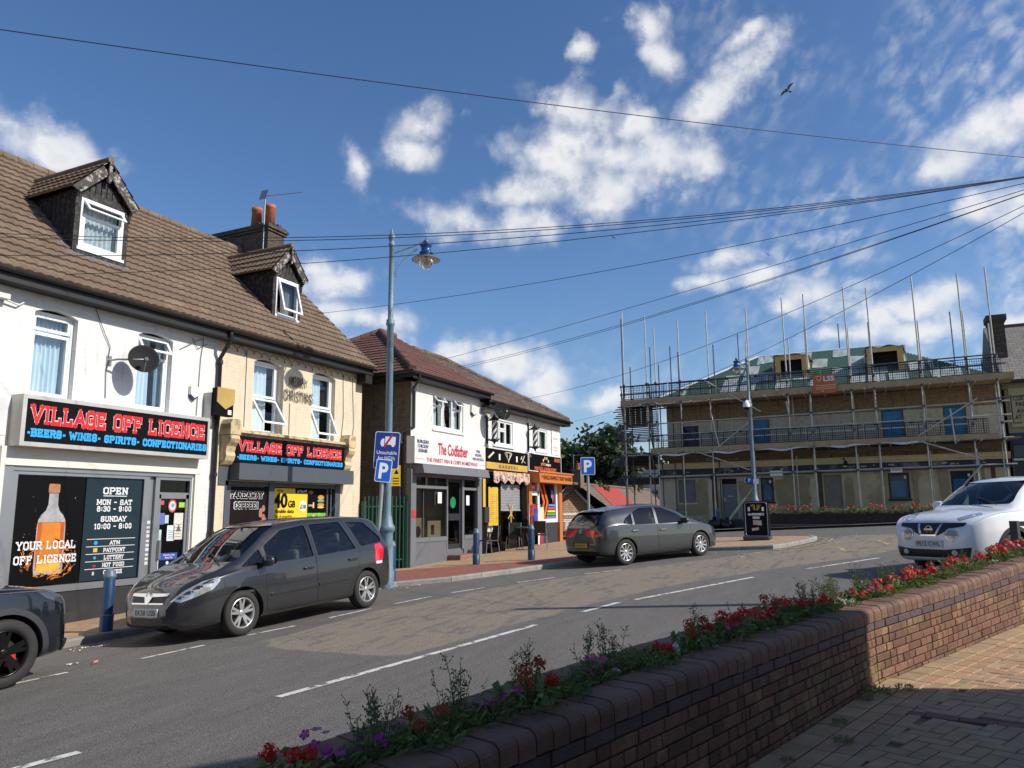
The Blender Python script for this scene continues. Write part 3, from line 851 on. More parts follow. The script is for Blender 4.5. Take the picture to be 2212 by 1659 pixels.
def gutter(mb, a, b, r=.06, mi=0):
    a, b = V(a), V(b); d = (b - a).normalized(); n = V((-d.y, d.x, 0))
    if n.length < .1: n = V((0, 1, 0))
    mb.grid(max(1, int((b - a).length / 1.0)), 8, lambda u, v: tuple(a + (b - a) * u + n * (r * cos(pi + pi * v)) * 1 + V((0, 0, r * sin(pi + pi * v)))), mi, True)
    k = int((b - a).length / .9)
    for i in range(k + 1):
        c = a + (b - a) * (i / max(1, k))
        mb.add([tuple(c + n * (r * 1.08 * cos(pi + pi * v / 8)) + V((0, 0, r * 1.12 * sin(pi + pi * v / 8))) + d * e) for v in range(9) for e in (-.02, .02)], [(2 * v, 2 * v + 1, 2 * v + 3, 2 * v + 2) for v in range(8)], mi)

def pipe_run(mb, pts, r=.04, mi=0):
    mb.tube(pts, r, 10, mi)
    a, b = V(pts[-2]), V(pts[-1]); L = (b - a).length
    for k in range(int(L / 1.2) + 1):
        c = a + (b - a).normalized() * (k * 1.2 + .05)
        mb.tube([c, c + (b - a).normalized() * .08], r * 1.35, 10, mi)

# ================================================================== the terrace on the left: white house and cream house
TY = 12.7
TF = FY(TY)
ROOFB = mat('brown_tile', (.160, .108, .073), .85, var=.24, vs_=2.2, bump=.35, bs=40, col2=(.20, .145, .095), c2s=2.5)
WWALL = brickmat('white_wall', (.70, .69, .665), (.675, .665, .64), (.64, .63, .61), .23, .076, .008, .75, .05, .08)
CWALL = brickmat('cream_wall', (.64, .54, .39), (.61, .515, .37), (.58, .49, .355), .23, .076, .01, .8, .3, .06, paint=(.66, .56, .41), pr=(.2, .9))
SIDEB = brickmat('stock_brick', (.17, .125, .075), (.13, .095, .06), (.11, .09, .07), .225, .075, .012, .9, .4, .3)
FLAKE = mat('flaking_black_paint', (.014, .013, .012), .7, var=.3, vs_=9, bump=.4, bs=50, col2=(.065, .058, .05), c2s=12)
BARGE = mat('peeling_bargeboard', (.06, .052, .045), .8, var=.35, vs_=12, bump=.5, bs=40, col2=(.40, .37, .32), c2s=9)
LEAD = mat('lead', (.16, .17, .19), .55, .2, var=.2, vs_=5)
SL_T = .92                      # slope of the terrace roof
EZ, EY, RY = 5.66, 12.38, 16.15
RZ = EZ + SL_T * (RY - EY)
PARTY = 11.95
def roofz(y): return EZ + SL_T * (y - EY)

def dormer(P, cx, hw, zs, zt, yf=13.3, opening='top'):
    """gabled dormer: cheeks and gable as the part itself, roof slopes, bargeboards, finial, window below it"""
    T = FY(yf); D = MB()
    za = zt + .16; rise = .80; ov = .13; rw = hw + .17
    yb = EY + (za - EZ) / SL_T
    for s_ in (-1, 1):
        x = cx + s_ * hw
        D.prism([(x, yf + .04, roofz(yf) - .1), (x, yf + .04, za), (x, yb + .1, za), (x, yb + .1, za - .05)], (-.05 * s_, 0, 0))
        for k in range(9):      # boards
            yy = yf + .07 + k * .14
            if yy < yb - .2:
                D.box(x + (0 if s_ > 0 else -.012), x + (.012 if s_ > 0 else 0), yy, yy + .125, roofz(yy) - .1, za)
        D.box(x - .05, x + .05, yf - .015, yf + .06, roofz(yf) - .02, za)
    D.box(cx - hw, cx + hw, yf, yf + .05, zt + .02, za)
    D.prism([(cx - hw, yf + .03, za), (cx + hw, yf + .03, za), (cx, yf + .03, za + rise * hw / rw)], (0, .05, 0))
    for k in range(-2, 3):
        D.box(cx + k * .12 - .05, cx + k * .12 + .05, yf + .005, yf + .029, za, za + .30 - abs(k) * .08)
    D.box(cx - hw - .02, cx + hw + .02, yf - .03, yf + .03, zs - .14, zs - .045)
    dm = D.build('dormer', FLAKE, P)
    mb = MB(); apex = za + rise * .92
    ra = V((cx, 0, apex)); 
    for s_ in (-1, 1):
        e = V((cx + s_ * rw, yf - ov, za - .02)); up = V((cx, yf - ov, apex)) - e; S = up.length
        yr = EY + (apex - EZ) / SL_T; Lr = yr - yf + ov + .1
        pl = (V((0, EY, EZ)), V((0, SL_T, -1)).normalized())
        if s_ < 0:
            tiles(mb, e + V((0, Lr, 0)), (0, -1, 0), up, Lr, S, .25, .15, .034, .02, clip=[pl])
        else:
            tiles(mb, e, (0, 1, 0), up, Lr, S, .25, .15, .034, .02, clip=[pl])
    mb.tube([(cx, yf - ov - .01, apex + .02), (cx, EY + (apex + .02 - EZ) / SL_T + .05, apex + .02)], .07, 10)
    mb.build('dormer_roof', ROOFB, dm)
    for s_ in (-1, 1):
        b = MB(); a = V((cx, yf - ov + .015, apex - .0)); e = V((cx + s_ * (rw + .03), yf - ov + .015, za - .05)); d = (e - a).normalized(); n = V((d.z * s_, 0, -d.x * s_))
        if n.z > 0: n = -n
        b.prism([a, e, e + n * .07 - d * .02, e + n * .17 - d * .09, a + n * .2 + V((0, 0, 0))], (0, .035, 0))
        b.build('bargeboard', BARGE, dm)
    f = MB(); f.box(cx - .035, cx + .035, yf - ov - .02, yf - ov + .05, apex - .42, apex - .02); f.lathe([(0, -.05), (.03, -.03), (.03, 0), (.015, .02)], (cx, yf - ov + .01, apex - .43), 8)
    f.build('finial', BARGE, dm)
    for s_ in (-1, 1):
        b = MB(); x = cx + s_ * (hw + .02)
        b.prism([(x, yf - .01, za - .02), (x, yf - .12, za - .02), (x, yf - .11, za - .12), (x, yf - .04, za - .2), (x, yf - .03, za - .33), (x, yf - .01, za - .36)], (.05 * s_, 0, 0)); b.build('bracket', FLAKE, dm)
    w = MB(); fl = MB()
    leaves = [(0, 1, .72, 1, 38, 'top'), (0, 1, 0, .7, 0, 'top')] if opening == 'top' else [(0, 1, 0.02, 1, 15, 'top')]
    cm = mat('lace_curtain', (.5, .56, .57), .9, var=.3, vs_=16) if opening == 'top' else mat('grey_blind', (.2, .22, .24), .8)
    window(dm, T, cx - hw + .06, cx + hw - .06, zs, zt, leaves, rev=.0, sill=True, curt='drawn' if opening == 'top' else [(0.45, .98, 0)], cm=cm)
    # lead apron and soakers
    L = MB(); y2 = yf - .12
    L.quad((cx - hw - .1, y2, roofz(y2) + .055), (cx + hw + .12, y2, roofz(y2) + .055), (cx + hw + .12, yf, zs - .1), (cx - hw - .1, yf, zs - .1))
    for s_ in (-1, 1):
        x = cx + s_ * hw; L.quad((x, yf - .1, roofz(yf - .1) + .06), (x + s_ * .14, yf - .1, roofz(yf - .1) + .06), (x + s_ * .14, yb, roofz(yb) + .06), (x, yb, roofz(yb) + .06))
    L.build('flashing', LEAD, dm)
    return dm

def terrace_roof(P, x0, x1, verge):
    mb = MB(); S = sqrt((RY - EY) ** 2 + (RZ - EZ) ** 2) + .1
    tiles(mb, (x0, EY - .08, EZ - .05), (1, 0, 0), (0, 1, SL_T), x1 - x0, S, .285, .17, .034, .026)
    mb.quad((x0, RY, RZ), (x1, RY, RZ), (x1, RY + 4.2, RZ - 3.7), (x0, RY + 4.2, RZ - 3.7))
    n = int((x1 - x0) / .32)
    for i in range(n):
        a = x0 + (x1 - x0) * i / n
        mb.tube([(a + .005, RY, RZ + .03 + .006 * sin(i * 3.3)), (a + (x1 - x0) / n - .005, RY, RZ + .03 + .006 * sin(i * 3.3))], .115, 10)
    if verge:
        mb.quad((x1, EY, EZ - .1), (x1, RY, RZ - .1), (x1, RY, RZ + .03), (x1, EY, EZ + .03))
    return mb.build('roof', ROOFB, P)

WFALL = [(7.92, 8.70, 3.66, 5.2, .09), (9.95, 10.75, 3.68, 5.22, .09)]
H1 = thing('terraced_house', 'white painted terraced house with off licence below, black dormer and blue curtains', 'house', (8.5, TY, -.1), 'terraced shop houses')
mb = MB(TF)
SF1 = (7.8, 11.43, -.3, 2.48)
wall_holes(mb, 3.5, PARTY, -.8, EZ - .05, [SF1] + WFALL, .13)
mb.quad((PARTY, 0, -.8), (PARTY, 8, -.8), (PARTY, 8, 5.6), (PARTY, 0, 5.6)); mb.quad((3.5, 8, -.8), (3.5, 0, -.8), (3.5, 0, 5.6), (3.5, 8, 5.6))
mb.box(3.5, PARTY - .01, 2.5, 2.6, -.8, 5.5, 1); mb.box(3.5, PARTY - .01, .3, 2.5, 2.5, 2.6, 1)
for x0, x1, z0, z1, r in WFALL:
    mb.box(x0 - .05, x1 + .05, -.04, .1, z0 - .09, z0 - .003)
mb.build('wall', [WWALL, VOID], H1)
window(H1, TF, 7.92, 8.70, 3.66, 5.15, [(0, 1, .8, 1, 0, 'top'), (0, 1, 0, .78, 0, 'top')], rev=.13, curt='drawn')
window(H1, TF, 9.95, 10.75, 3.68, 5.17, [(0, 1, .76, 1, 32, 'top'), (0, 1, 0, .74, 0, 'top')], rev=.13, curt=[(0, .62, 0), (.8, 1, 0)])
terrace_roof(H1, 3.5, PARTY, False)
dormer(H1, 9.42, .52, 6.68, 7.66)
g_ = MB(); gutter(g_, (3.5, EY - .06, EZ - .07), (PARTY, EY - .06, EZ - .07), .05); g_.box(3.5, PARTY, EY + .0, EY + .02, EZ - .25, EZ - .03); g_.box(3.5, PARTY, EY + .02, TY, EZ - .25, EZ - .23)
g_.build('gutter', BLACK, H1)
d_ = MB(); pipe_run(d_, [(11.9, EY - .06, EZ - .13), (11.9, EY - .06, EZ - .3), (11.93, TY - .07, 5.0), (11.93, TY - .07, -.2)], .045); d_.build('downpipe', BLACK, H1)
# shop front of the white house
ft = MB(TF)
ft.box(7.8, 11.43, -.02, .12, 2.42, 2.5); ft.box(7.62, 7.8, -.03, .1, -.3, 2.8); ft.box(7.8, 7.9, .0, .12, .4, 2.42); ft.box(10.3, 10.42, .0, .12, -.2, 2.42); ft.box(10.42, 10.56, .06, .14, -.2, 2.42); ft.box(10.56, 10.66, .0, .12, -.2, 2.42)
ft.box(7.9, 10.3, -.03, .12, .42, .53); ft.box(11.38, 11.43, .0, .12, -.2, 2.42); ft.box(7.9, 10.3, .0, .1, 2.36, 2.42)
sf = ft.build('shop_front', ALU, H1)
mb = MB(TF); mb.box(7.8, 10.42, -.01, .1, -.6, .42); mb.build('stall_riser', mat('black_render', (.022, .022, .024), .6, var=.4, vs_=3), sf)
mb = MB(TF); mb.box(7.62, 11.6, -.06, .02, 2.5, 2.8); mb.box(11.46, 11.62, -.05, .02, -.3, 2.5); mb.box(7.55, 7.62, -.08, .02, -.3, 2.8); mb.build('fascia', mat('ivory_board', (.72, .69, .6), .5, var=.08), sf)
mb = MB(TF); mb.quad((7.9, .05, .53), (10.3, .05, .53), (10.3, .05, 2.36), (7.9, .05, 2.36)); mb.build('pane', DARKPANE, sf)
DR = MB(TF); DR.box(10.66, 10.72, .02, .09, -.1, 2.08); DR.box(11.32, 11.38, .02, .09, -.1, 2.08); DR.box(10.66, 11.38, .02, .09, 2.0, 2.12); DR.box(10.66, 11.38, .02, .09, -.1, .12); DR.box(10.66, 11.38, .0, .1, 2.36, 2.42)
door = DR.build('door', ALU, H1)
mb = MB(TF); mb.quad((10.72, .06, .12), (11.32, .06, .12), (11.32, .06, 2.0), (10.72, .06, 2.0)); mb.quad((10.66, .06, 2.12), (11.38, .06, 2.12), (11.38, .06, 2.36), (10.66, .06, 2.36)); mb.build('pane', DARKPANE, door)
mb = MB(TF); mb.box(10.69, 10.73, -.05, .02, .85, 1.2); mb.build('handle', CHROME, door)
mb = MB(TF); cols = [(.7, .7, .7), (.6, .62, .65), (.15, .3, .6)]
for k in range(10):
    mb.box(10.45, 10.53, .052, .058, .75 + k * .085, .81 + k * .085 - (k % 3) * .01)
mb.build('payment_sticker', mat('sticker_white', (.6, .62, .64), .5), sf)

# ------------------------------------------------------------------ illuminated style fascia signs
RED = mat('sign_red', (.72, .008, .012), .4, var=.02); SKYB = mat('sign_blue', (.03, .36, .78), .4, var=.02); SIGNBK = mat('sign_black', (.004, .004, .005), .5, var=0, spec=.12); SWH = mat('sign_white', (.72, .71, .71), .45, var=.02)
def offlicence_sign(name, label, a0, a1, c0, c1, b0, frame, size):
    P = thing(name, label, 'shop sign', ((a0 + a1) / 2, TY + b0, c0), 'off licence fascia signs')
    mb = MB(TF); e = .07 if frame else .0
    if frame:
        mb.box(a0, a1, b0 - .012, 0, c1 - e, c1); mb.box(a0, a1, b0 - .012, 0, c0, c0 + e); mb.box(a0, a0 + e, b0 - .012, 0, c0 + e, c1 - e); mb.box(a1 - .05, a1, b0 - .012, 0, c0 + e, c1 - e)
        mb.build('casing', mat('weathered_aluminium', (.5, .49, .45), .5, .4, var=.15), P)
    mb = MB(TF); mb.box(a0 + e, a1 - (.05 if frame else 0), b0, -.001, c0 + e, c1 - e); mb.build('panel', SIGNBK, P)
    x0, x1, h = a0 + e, a1 - .05, c1 - c0 - 2 * e
    o = (lambda f, g_: ((x0 + (x1 - x0) * f), TY + b0, c0 + e + h * g_))
    wd = (x1 - x0) * .955
    mb = MB(); letters(mb, 'VILLAGE OFF LICENCE', o(.505, .42), (1, 0, 0), (0, 0, 1), h * .46, wd, 'slab', lift=.004, sw=.23, grow=.028); mb.build('letter_outline', SWH, P)
    mb = MB(); letters(mb, 'VILLAGE OFF LICENCE', o(.505, .42), (1, 0, 0), (0, 0, 1), h * .46, wd, 'slab', lift=.007, sw=.23); mb.build('lettering', RED, P)
    mb = MB(); letters(mb, '*BEERS* WINES* SPIRITS* CONFECTIONARIES', o(.505, .12), (1, 0, 0), (0, 0, 1), h * .2, (x1 - x0) * .985, 'slab', lift=.004, sw=.27); mb.build('lettering', SKYB, P)
    return P
offlicence_sign('fascia_sign', 'large projecting black fascia sign with red off licence lettering on the white house', 7.67, 11.52, 2.8, 3.64, -.3, True, 1)
mb = MB(TF); mb.box(6.3, 7.5, -.22, 0, 2.95, 3.55); mb.build('neighbour_sign', mat('old_white_box', (.62, .62, .6), .5, var=.15), label='white box sign end cut off at the left edge beside the black fascia sign', cat='shop sign')

# ------------------------------------------------------------------ window posters of the white house
def flat(name, T, a0, a1, c0, c1, b, mt, label, cat='poster', group=None):
    P = thing(name, label, cat, T((a0 + a1) / 2, b, c0), group)
    MB(T).box(a0, a1, b, b + .006, c0, c1).build('sheet', mt, P)
    return P
P = flat('bottle_poster', TF, 7.92, 9.12, .55, 2.34, .035, mat('poster_black', (.004, .004, .005), .5, var=0, spec=.1), 'black window poster with an amber bottle and flames, reads your local off licence')
def disc(mb, cx, cz, r, b, T, n=20, mi=0, rz=None, a0=0, a1=2 * pi):
    mb.add([T(cx + r * cos(a0 + (a1 - a0) * k / n), b, cz + (rz or r) * sin(a0 + (a1 - a0) * k / n)) for k in range(n)], [tuple(range(n))], mi, raw=True)
FLAME = mat('flame_print', (.65, .2, .02), .5, var=.5, vs_=14, col2=(.02, .008, .004), c2s=9)
fl = MB(TF)
for k in range(95):     # licks of flame round the bottle foot
    a = random.uniform(0, 2 * pi); R_ = random.uniform(.28, .5); cx, cz = 8.55 + R_ * cos(a) * .98, .98 + R_ * sin(a) * .62 - (.05 if sin(a) < 0 else 0)
    d = a + pi / 2 + random.uniform(-.5, .5); l = random.uniform(.05, .16); w = random.uniform(.006, .016)
    fl.add([(cx + l * cos(d), .028 - k * 5e-5, cz + l * sin(d) * .7), (cx - w * sin(d), .028 - k * 5e-5, cz + w * cos(d)), (cx - l * .4 * cos(d + .8), .028 - k * 5e-5, cz - l * .4 * sin(d + .8)), (cx + w * sin(d), .028 - k * 5e-5, cz - w * cos(d))], [(0, 1, 2, 3)])
for k in range(40):
    cx, cz, r = random.uniform(7.98, 9.06), random.uniform(.75, 2.0), random.uniform(.003, .01); fl.add([(cx + r * cos(j * 1.05), .0285, cz + r * sin(j * 1.05)) for j in range(6)], [tuple(range(6))])
fl.build('flame_print', FLAME, P)
bt = MB(TF); bx = 8.55
def sil(pts, b, mi):
    bt.add([(bx + s_ * x, b, z) for s_ in (1,) for x, z in pts] + [(bx - x, b, z) for x, z in pts[::-1]], [tuple(range(2 * len(pts)))], mi)
sil([(.24, .72), (.255, .85), (.25, 1.5), (.235, 1.62), (.19, 1.7), (.12, 1.77), (.085, 1.87), (.08, 2.06)], .026, 0)
sil([(.225, .84), (.235, 1.0), (.235, 1.58)], .0255, 1)
sil([(.16, .9), (.17, 1.2), (.16, 1.57)], .0252, 2)
sil([(.2, .76), (.21, .92), (.12, .97)], .0249, 3)
sil([(.095, 2.07), (.1, 2.1), (.1, 2.2), (.085, 2.22)], .0248, 4)
bt.build('bottle_print', [mat('bottle_glass', (.36, .35, .36), .3, var=.4, vs_=5), mat('amber_edge', (.5, .1, .012), .3, var=.3, vs_=4), mat('amber_mid', (.62, .2, .03), .3, var=.35, vs_=3), mat('amber_base', (.75, .38, .06), .3, var=.4, vs_=8), mat('copper_cap', (.5, .22, .1), .3, .3, var=.3, vs_=8)], P)
mb = MB(); letters(mb, 'YOUR LOCAL', (8.5, TY + .024, 1.13), (1, 0, 0), (0, 0, 1), .14, 1.02, 'slab', sw=.2); letters(mb, 'OFF LICENCE', (8.5, TY + .024, .9), (1, 0, 0), (0, 0, 1), .14, 1.08, 'slab', sw=.2); mb.build('lettering', SWH, P)
P = flat('opening_hours_poster', TF, 9.14, 10.28, .55, 2.34, .035, mat('poster_slate', (.018, .034, .045), .5, var=.04, spec=.1), 'dark slate window poster listing opening hours and services beside the bottle poster')
mb = MB(); y_ = TY + .033; cx = 9.72
for tx, z, h, w in (('OPEN', 2.06, .13, .5), ('MON - SAT', 1.87, .1, .72), ('8:30 - 9:00', 1.75, .1, .7), ('SUNDAY', 1.57, .1, .52), ('10:00 - 8:00', 1.44, .1, .76), ('ATM', 1.16, .075, .2), ('PAYPOINT', 1.03, .075, .44), ('LOTTERY', .9, .075, .4), ('HOT FOOD', .77, .075, .44), ('COFFEE', .64, .075, .38)):
    letters(mb, tx, (cx + (.06 if z < 1.2 else 0), y_, z), (1, 0, 0), (0, 0, 1), h, w, 'slab', sw=.21)
for k in range(5):
    mb.box(9.22, 10.2, y_ - .004, y_ - .001, 1.262 - k * .13, 1.272 - k * .13)
mb.box(9.48, 9.96, y_ - .004, y_ - .001, 2.025, 2.04); mb.build('lettering', SWH, P)
mb = MB()
disc(mb, 9.4, 1.2, .035, -.003, lambda a, b, c: (a, y_ + b, c), mi=0); mb.box(9.36, 9.44, y_ - .004, y_ - .001, 1.04, 1.11, 1); disc(mb, 9.4, .94, .03, -.003, lambda a, b, c: (a, y_ + b, c), 5, 0); disc(mb, 9.4, .8, .035, -.003, lambda a, b, c: (a, y_ + b, c), 10, 2, .018); mb.box(9.37, 9.41, y_ - .004, y_ - .001, .64, .7, 3)
mb.build('icon', [SKYB, mat('icon_gold', (.7, .42, .05), .5), RED, mat('icon_cream', (.6, .5, .35), .5)], P)
# door notices
for nm, a0, a1, c0, c1, col, lb in (('door_notice', 11.08, 11.3, 1.2, 1.72, (.62, .6, .52), 'cream safety notice with a warning triangle on the shop door'), ('door_notice', 10.93, 11.1, 1.18, 1.48, (.66, .7, .74), 'pale blue printed notice stuck low beside the cream notice on the shop door'), ('door_sticker', 11.18, 11.33, 1.83, 1.93, (.3, .6, .04), 'bright green sticker at the top corner of the shop door'),
                                    ('door_sticker', 10.73, 10.85, 1.5, 1.72, (.12, .14, .4), 'dark blue and pink sticker on the left edge of the shop door'), ('door_sticker', 10.86, 10.95, 1.52, 1.68, (.4, .55, .5), 'small pale green sticker next to the blue one on the shop door'), ('door_sticker', 10.73, 10.8, 1.2, 1.4, (.45, .6, .6), 'pale teal sticker at handle height on the shop door'), ('door_sticker', 10.74, 10.82, 1.88, 1.96, (.6, .08, .1), 'small red sticker at the top left of the shop door')):
    P = flat(nm, TF, a0, a1, c0, c1, .048, mat('paper_%d' % (col[0] * 997 + col[2] * 77), col, .6), lb, 'notice', None)
    if nm == 'door_notice':
        mb = MB(TF)
        for k in range(5):
            mb.box(a0 + .03, a1 - .03, .045, .047, c0 + .05 + k * .035 * (c1 - c0) / .3, c0 + .058 + k * .035 * (c1 - c0) / .3)
        if a0 > 11:
            mb.add([(11.14, .044, 1.36), (11.26, .044, 1.36), (11.2, .044, 1.5)], [(0, 1, 2)]); 
        mb.build('lettering', mat('print_grey', (.1, .1, .1), .6), P)
P = thing('round_sticker', 'round red, white and blue cartoon-less sticker above the notices on the shop door'.replace('cartoon-less ', ''), 'notice', (11.02, TY + .045, 1.83))
mb = MB(); TT = lambda a, b, c: (a, TY + b, c)
disc(mb, 11.02, 1.86, .1, .046, TT, 16, 0, .13); disc(mb, 11.02, 1.86, .075, .045, TT, 14, 1, .09); disc(mb, 11.03, 1.87, .045, .044, TT, 12, 2); mb.build('sheet', [mat('sticker_red', (.6, .06, .06), .5), SWH, mat('sticker_blue', (.15, .35, .6), .5)], P)
P = flat('lottery_poster', TF, 10.75, 11.2, .1, .95, .047, mat('poster_navy', (.008, .013, .03), .5, var=0, spec=.1), 'dark blue lottery poster with white border at the foot of the shop door')
mb = MB(TF)
for a0, a1, c0, c1, i in ((10.75, 11.2, .82, .95, 1), (10.75, 10.765, .1, .82, 0), (11.185, 11.2, .1, .82, 0), (10.75, 11.2, .1, .115, 0)):
    mb.box(a0, a1, .043, .0465, c0, c1, i)
mb.build('border', [SWH, mat('poster_blue', (.03, .08, .35), .4)], P)
mb = MB(); letters(mb, 'Changing Lives', (11.0, TY + .043, .895), (1, 0, 0), (0, 0, 1), .035, .27, bold=.02); letters(mb, 'Every Day', (11.0, TY + .043, .845), (1, 0, 0), (0, 0, 1), .035, .18, bold=.02)
for k in range(6): disc(mb, 10.975, .76 - k * .068, .033, .044, TT, 12)
mb.build('lettering', SWH, P)
mb = MB()
for r in (.1, .14, .18):
    mb.add([TT(10.975 + (r + e) * cos(-.6 + 1.2 * k / 8 + s_ * pi), .0455, .42 + (r + e) * sin(-.6 + 1.2 * k / 8)) for s_ in (0, 1) for k in range(9) for e in (0, .014)], [(2 * k + o, 2 * k + 1 + o, 2 * k + 3 + o, 2 * k + 2 + o) for o in (0, 18) for k in range(8)], 0, raw=True)
mb.build('print', RED, P)

# ------------------------------------------------------------------ cream house
WC = [(13.0, 13.88, 3.54, 5.23, .1), (15.0, 15.9, 3.52, 5.23, .1)]
H2 = thing('terraced_house', 'cream painted terraced house with open white windows over a dark grey shop front', 'house', (14.5, TY, .05), 'terraced shop houses')
mb = MB(TF)
wall_holes(mb, PARTY, 17.05, -.8, EZ - .05, [(12.4, 16.2, -.3, 2.4)] + WC, .13)
mb.add([TF(17.05, 0, -.8), TF(17.05, 9, -.8), TF(17.05, 9, 5.6), TF(17.05, 3.4, RZ - .1), TF(17.05, 0, EZ - .1)], [(0, 1, 2, 3, 4)], 0, raw=True)
mb.box(PARTY + .02, 17.03, 2.5, 2.6, -.8, 5.5, 1); mb.box(PARTY + .02, 17.03, .3, 2.5, 2.5, 2.6, 1)
for x0, x1, z0, z1, r in WC:
    mb.box(x0 - .05, x1 + .05, -.06, .1, z0 - .1, z0 - .003, 2)
mb.build('wall', [CWALL, VOID, WHITE], H2)
window(H2, TF, 13.0, 13.88, 3.54, 5.18, [(0, 1, .49, 1, 0, 'top'), (0, 1, 0, .47, 34, 'top')], rev=.13, curt=[(0, .8, 0)])
window(H2, TF, 15.0, 15.9, 3.52, 5.18, [(0, 1, .49, 1, 0, 'top'), (0, 1, 0, .47, 24, 'top')], rev=.13, curt=[(0, .72, 0)])
terrace_roof(H2, PARTY, 17.12, True)
dormer(H2, 14.62, .46, 6.6, 7.56, opening='tilt')
g_ = MB(); gutter(g_, (PARTY, EY - .06, EZ - .08), (17.15, EY - .06, EZ - .08), .05); g_.box(PARTY, 17.12, EY, EY + .02, EZ - .25, EZ - .03); g_.box(PARTY, 17.12, EY + .02, TY, EZ - .25, EZ - .23); g_.box(16.8, 17.1, TY - .3, TY, EZ - .5, EZ - .25)
g_.build('gutter', BLACK, H2)
# chimney stack across the ridge with two pots
CB = brickmat('sooty_brick', (.12, .09, .055), (.07, .05, .035), (.05, .045, .04), .225, .075, .014, .9, .8, .4)
c_ = MB(); c_.box(15.75, 16.4, 15.1, 17.4, 8.2, 9.62); c_.box(15.7, 16.45, 15.05, 17.45, 9.62, 9.69); c_.box(15.66, 16.49, 15.0, 17.5, 9.69, 9.76); c_.box(15.7, 16.45, 15.05, 17.45, 9.76, 9.83)
for k in range(26):
    z = 9.83 + (k % 3) * .05; y = random.uniform(15.1, 16.2); x = random.uniform(15.8, 16.3)
    c_.box(x, x + .12, y, y + .12, 9.8, z)
ch = c_.build('chimney', CB, H2)
for y in (15.35, 15.85):
    p = MB(); p.lathe([(0, 9.85), (.16, 9.85), (.135, 10.3), (.15, 10.31), (.16, 10.36), (.15, 10.42), (.115, 10.42), (.11, 10.2), (0, 10.2)], (16.05, y, 0.08), 18); p.build('chimney_pot', TERRA, ch)
# aerial on the chimney
A = thing('tv_aerial', 'thin television aerial on a mast strapped to the chimney', 'aerial', (15.68, 15.25, 9.3))
mb = MB(); mb.tube([(15.68, 15.2, 9.0), (15.68, 15.2, 10.72)], .018, 8); mb.build('mast', GALV, A)
mb = MB(); mb.tube([(15.62, 15.3, 10.6), (16.02, 14.18, 10.66)], .01, 6)
for k in range(11):
    p = V((15.67, 15.15, 10.61)).lerp(V((16.02, 14.18, 10.66)), k / 10); mb.tube([p + V((-.06, -.02, .02)), p + V((.06, .02, .02))], .006, 5)
mb.add([(15.6, 15.1, 10.5), (15.6, 15.35, 10.5), (15.68, 15.35, 10.8), (15.68, 15.1, 10.8)], [(0, 1, 2, 3)]); mb.build('antenna', GALV, A)
# corbels and cornice, grey shop front
CR = mat('cream_render', (.56, .43, .25), .8, var=.2, vs_=6, bump=.3, bs=30, col2=(.32, .24, .15), c2s=5)
mb = MB(TF); mb.box(12.42, 16.15, -.12, 0, 3.38, 3.44); mb.box(12.42, 16.15, -.2, 0, 3.44, 3.5); mb.build('cornice', CR, H2)
for cx in (12.25, 16.3):
    mb = MB(TF)
    pr = [(0, 3.36), (-.28, 3.36), (-.3, 3.28), (-.26, 3.2), (-.19, 3.12), (-.16, 3.0), (-.19, 2.92), (-.15, 2.82), (-.08, 2.74), (0, 2.7)]
    mb.prism([(cx - .13, b, c) for b, c in pr], (.26, 0, 0)); mb.box(cx - .15, cx + .15, -.3, 0, 3.37, 3.6); mb.prism([(cx - .15, -.3, 3.6), (cx + .15, -.3, 3.6), (cx + .1, -.3, 3.7), (cx - .1, -.3, 3.7)], (0, .3, 0)); mb.build('corbel', CR, H2)
offlicence_sign('fascia_sign', 'smaller black fascia sign with red off licence lettering between cream corbels', 12.42, 16.15, 2.79, 3.36, -.15, False, .7)
mb = MB(TF); mb.box(12.38, 16.35, -.32, 0, 2.42, 2.77); mb.box(12.1, 12.38, -.02, 0, 2.3, 2.79); sb = mb.build('shutter_box', SLATEGREY, H2)
ft = MB(TF)
for a0, a1 in ((12.3, 12.46), (13.62, 13.8), (16.0, 16.2)):
    ft.box(a0, a1, -.02, .12, -.3, 2.4)
ft.box(12.46, 16.0, .0, .1, 2.3, 2.4); ft.box(13.8, 16.0, -.02, .12, .5, .62); ft.box(15.72, 15.78, .03, .1, .62, 2.3); ft.box(15.88, 15.92, .03, .1, .62, 2.3)
sf = ft.build('shop_front', SLATEGREY, H2)
mb = MB(TF); mb.box(12.3, 16.2, .0, .1, -.6, .5); mb.build('stall_riser', mat('black_render', (.022, .022, .024)), sf)
mb = MB(TF); mb.quad((12.46, .06, .0), (13.62, .06, .0), (13.62, .06, 2.3), (12.46, .06, 2.3)); mb.quad((13.8, .06, .62), (16, .06, .62), (16, .06, 2.3), (13.8, .06, 2.3)); mb.build('pane', DARKPANE, sf)
X, Z = (1, 0, 0), (0, 0, 1)
P = flat('coffee_poster', TF, 12.48, 13.6, .1, 2.28, .035, mat('poster_dark_brown', (.012, .009, .008), .5, var=.2, spec=.1), 'dark window poster with orange takeaway cup and coffee beans')
mb = MB(); letters(mb, 'TAKEAWAY', (12.98, TY + .03, 2.02), X, Z, .17, 1.0, 'slab', sw=.24, grow=.07); letters(mb, 'COFFEE!', (12.98, TY + .03, 1.79), X, Z, .17, .72, 'slab', sw=.24, grow=.07); mb.build('letter_outline', SWH, P)
mb = MB(); letters(mb, 'TAKEAWAY', (12.98, TY + .024, 2.03), X, Z, .15, .98, 'slab', sw=.23); letters(mb, 'COFFEE!', (12.98, TY + .024, 1.8), X, Z, .15, .7, 'slab', sw=.23); mb.build('lettering', SIGNBK, P)
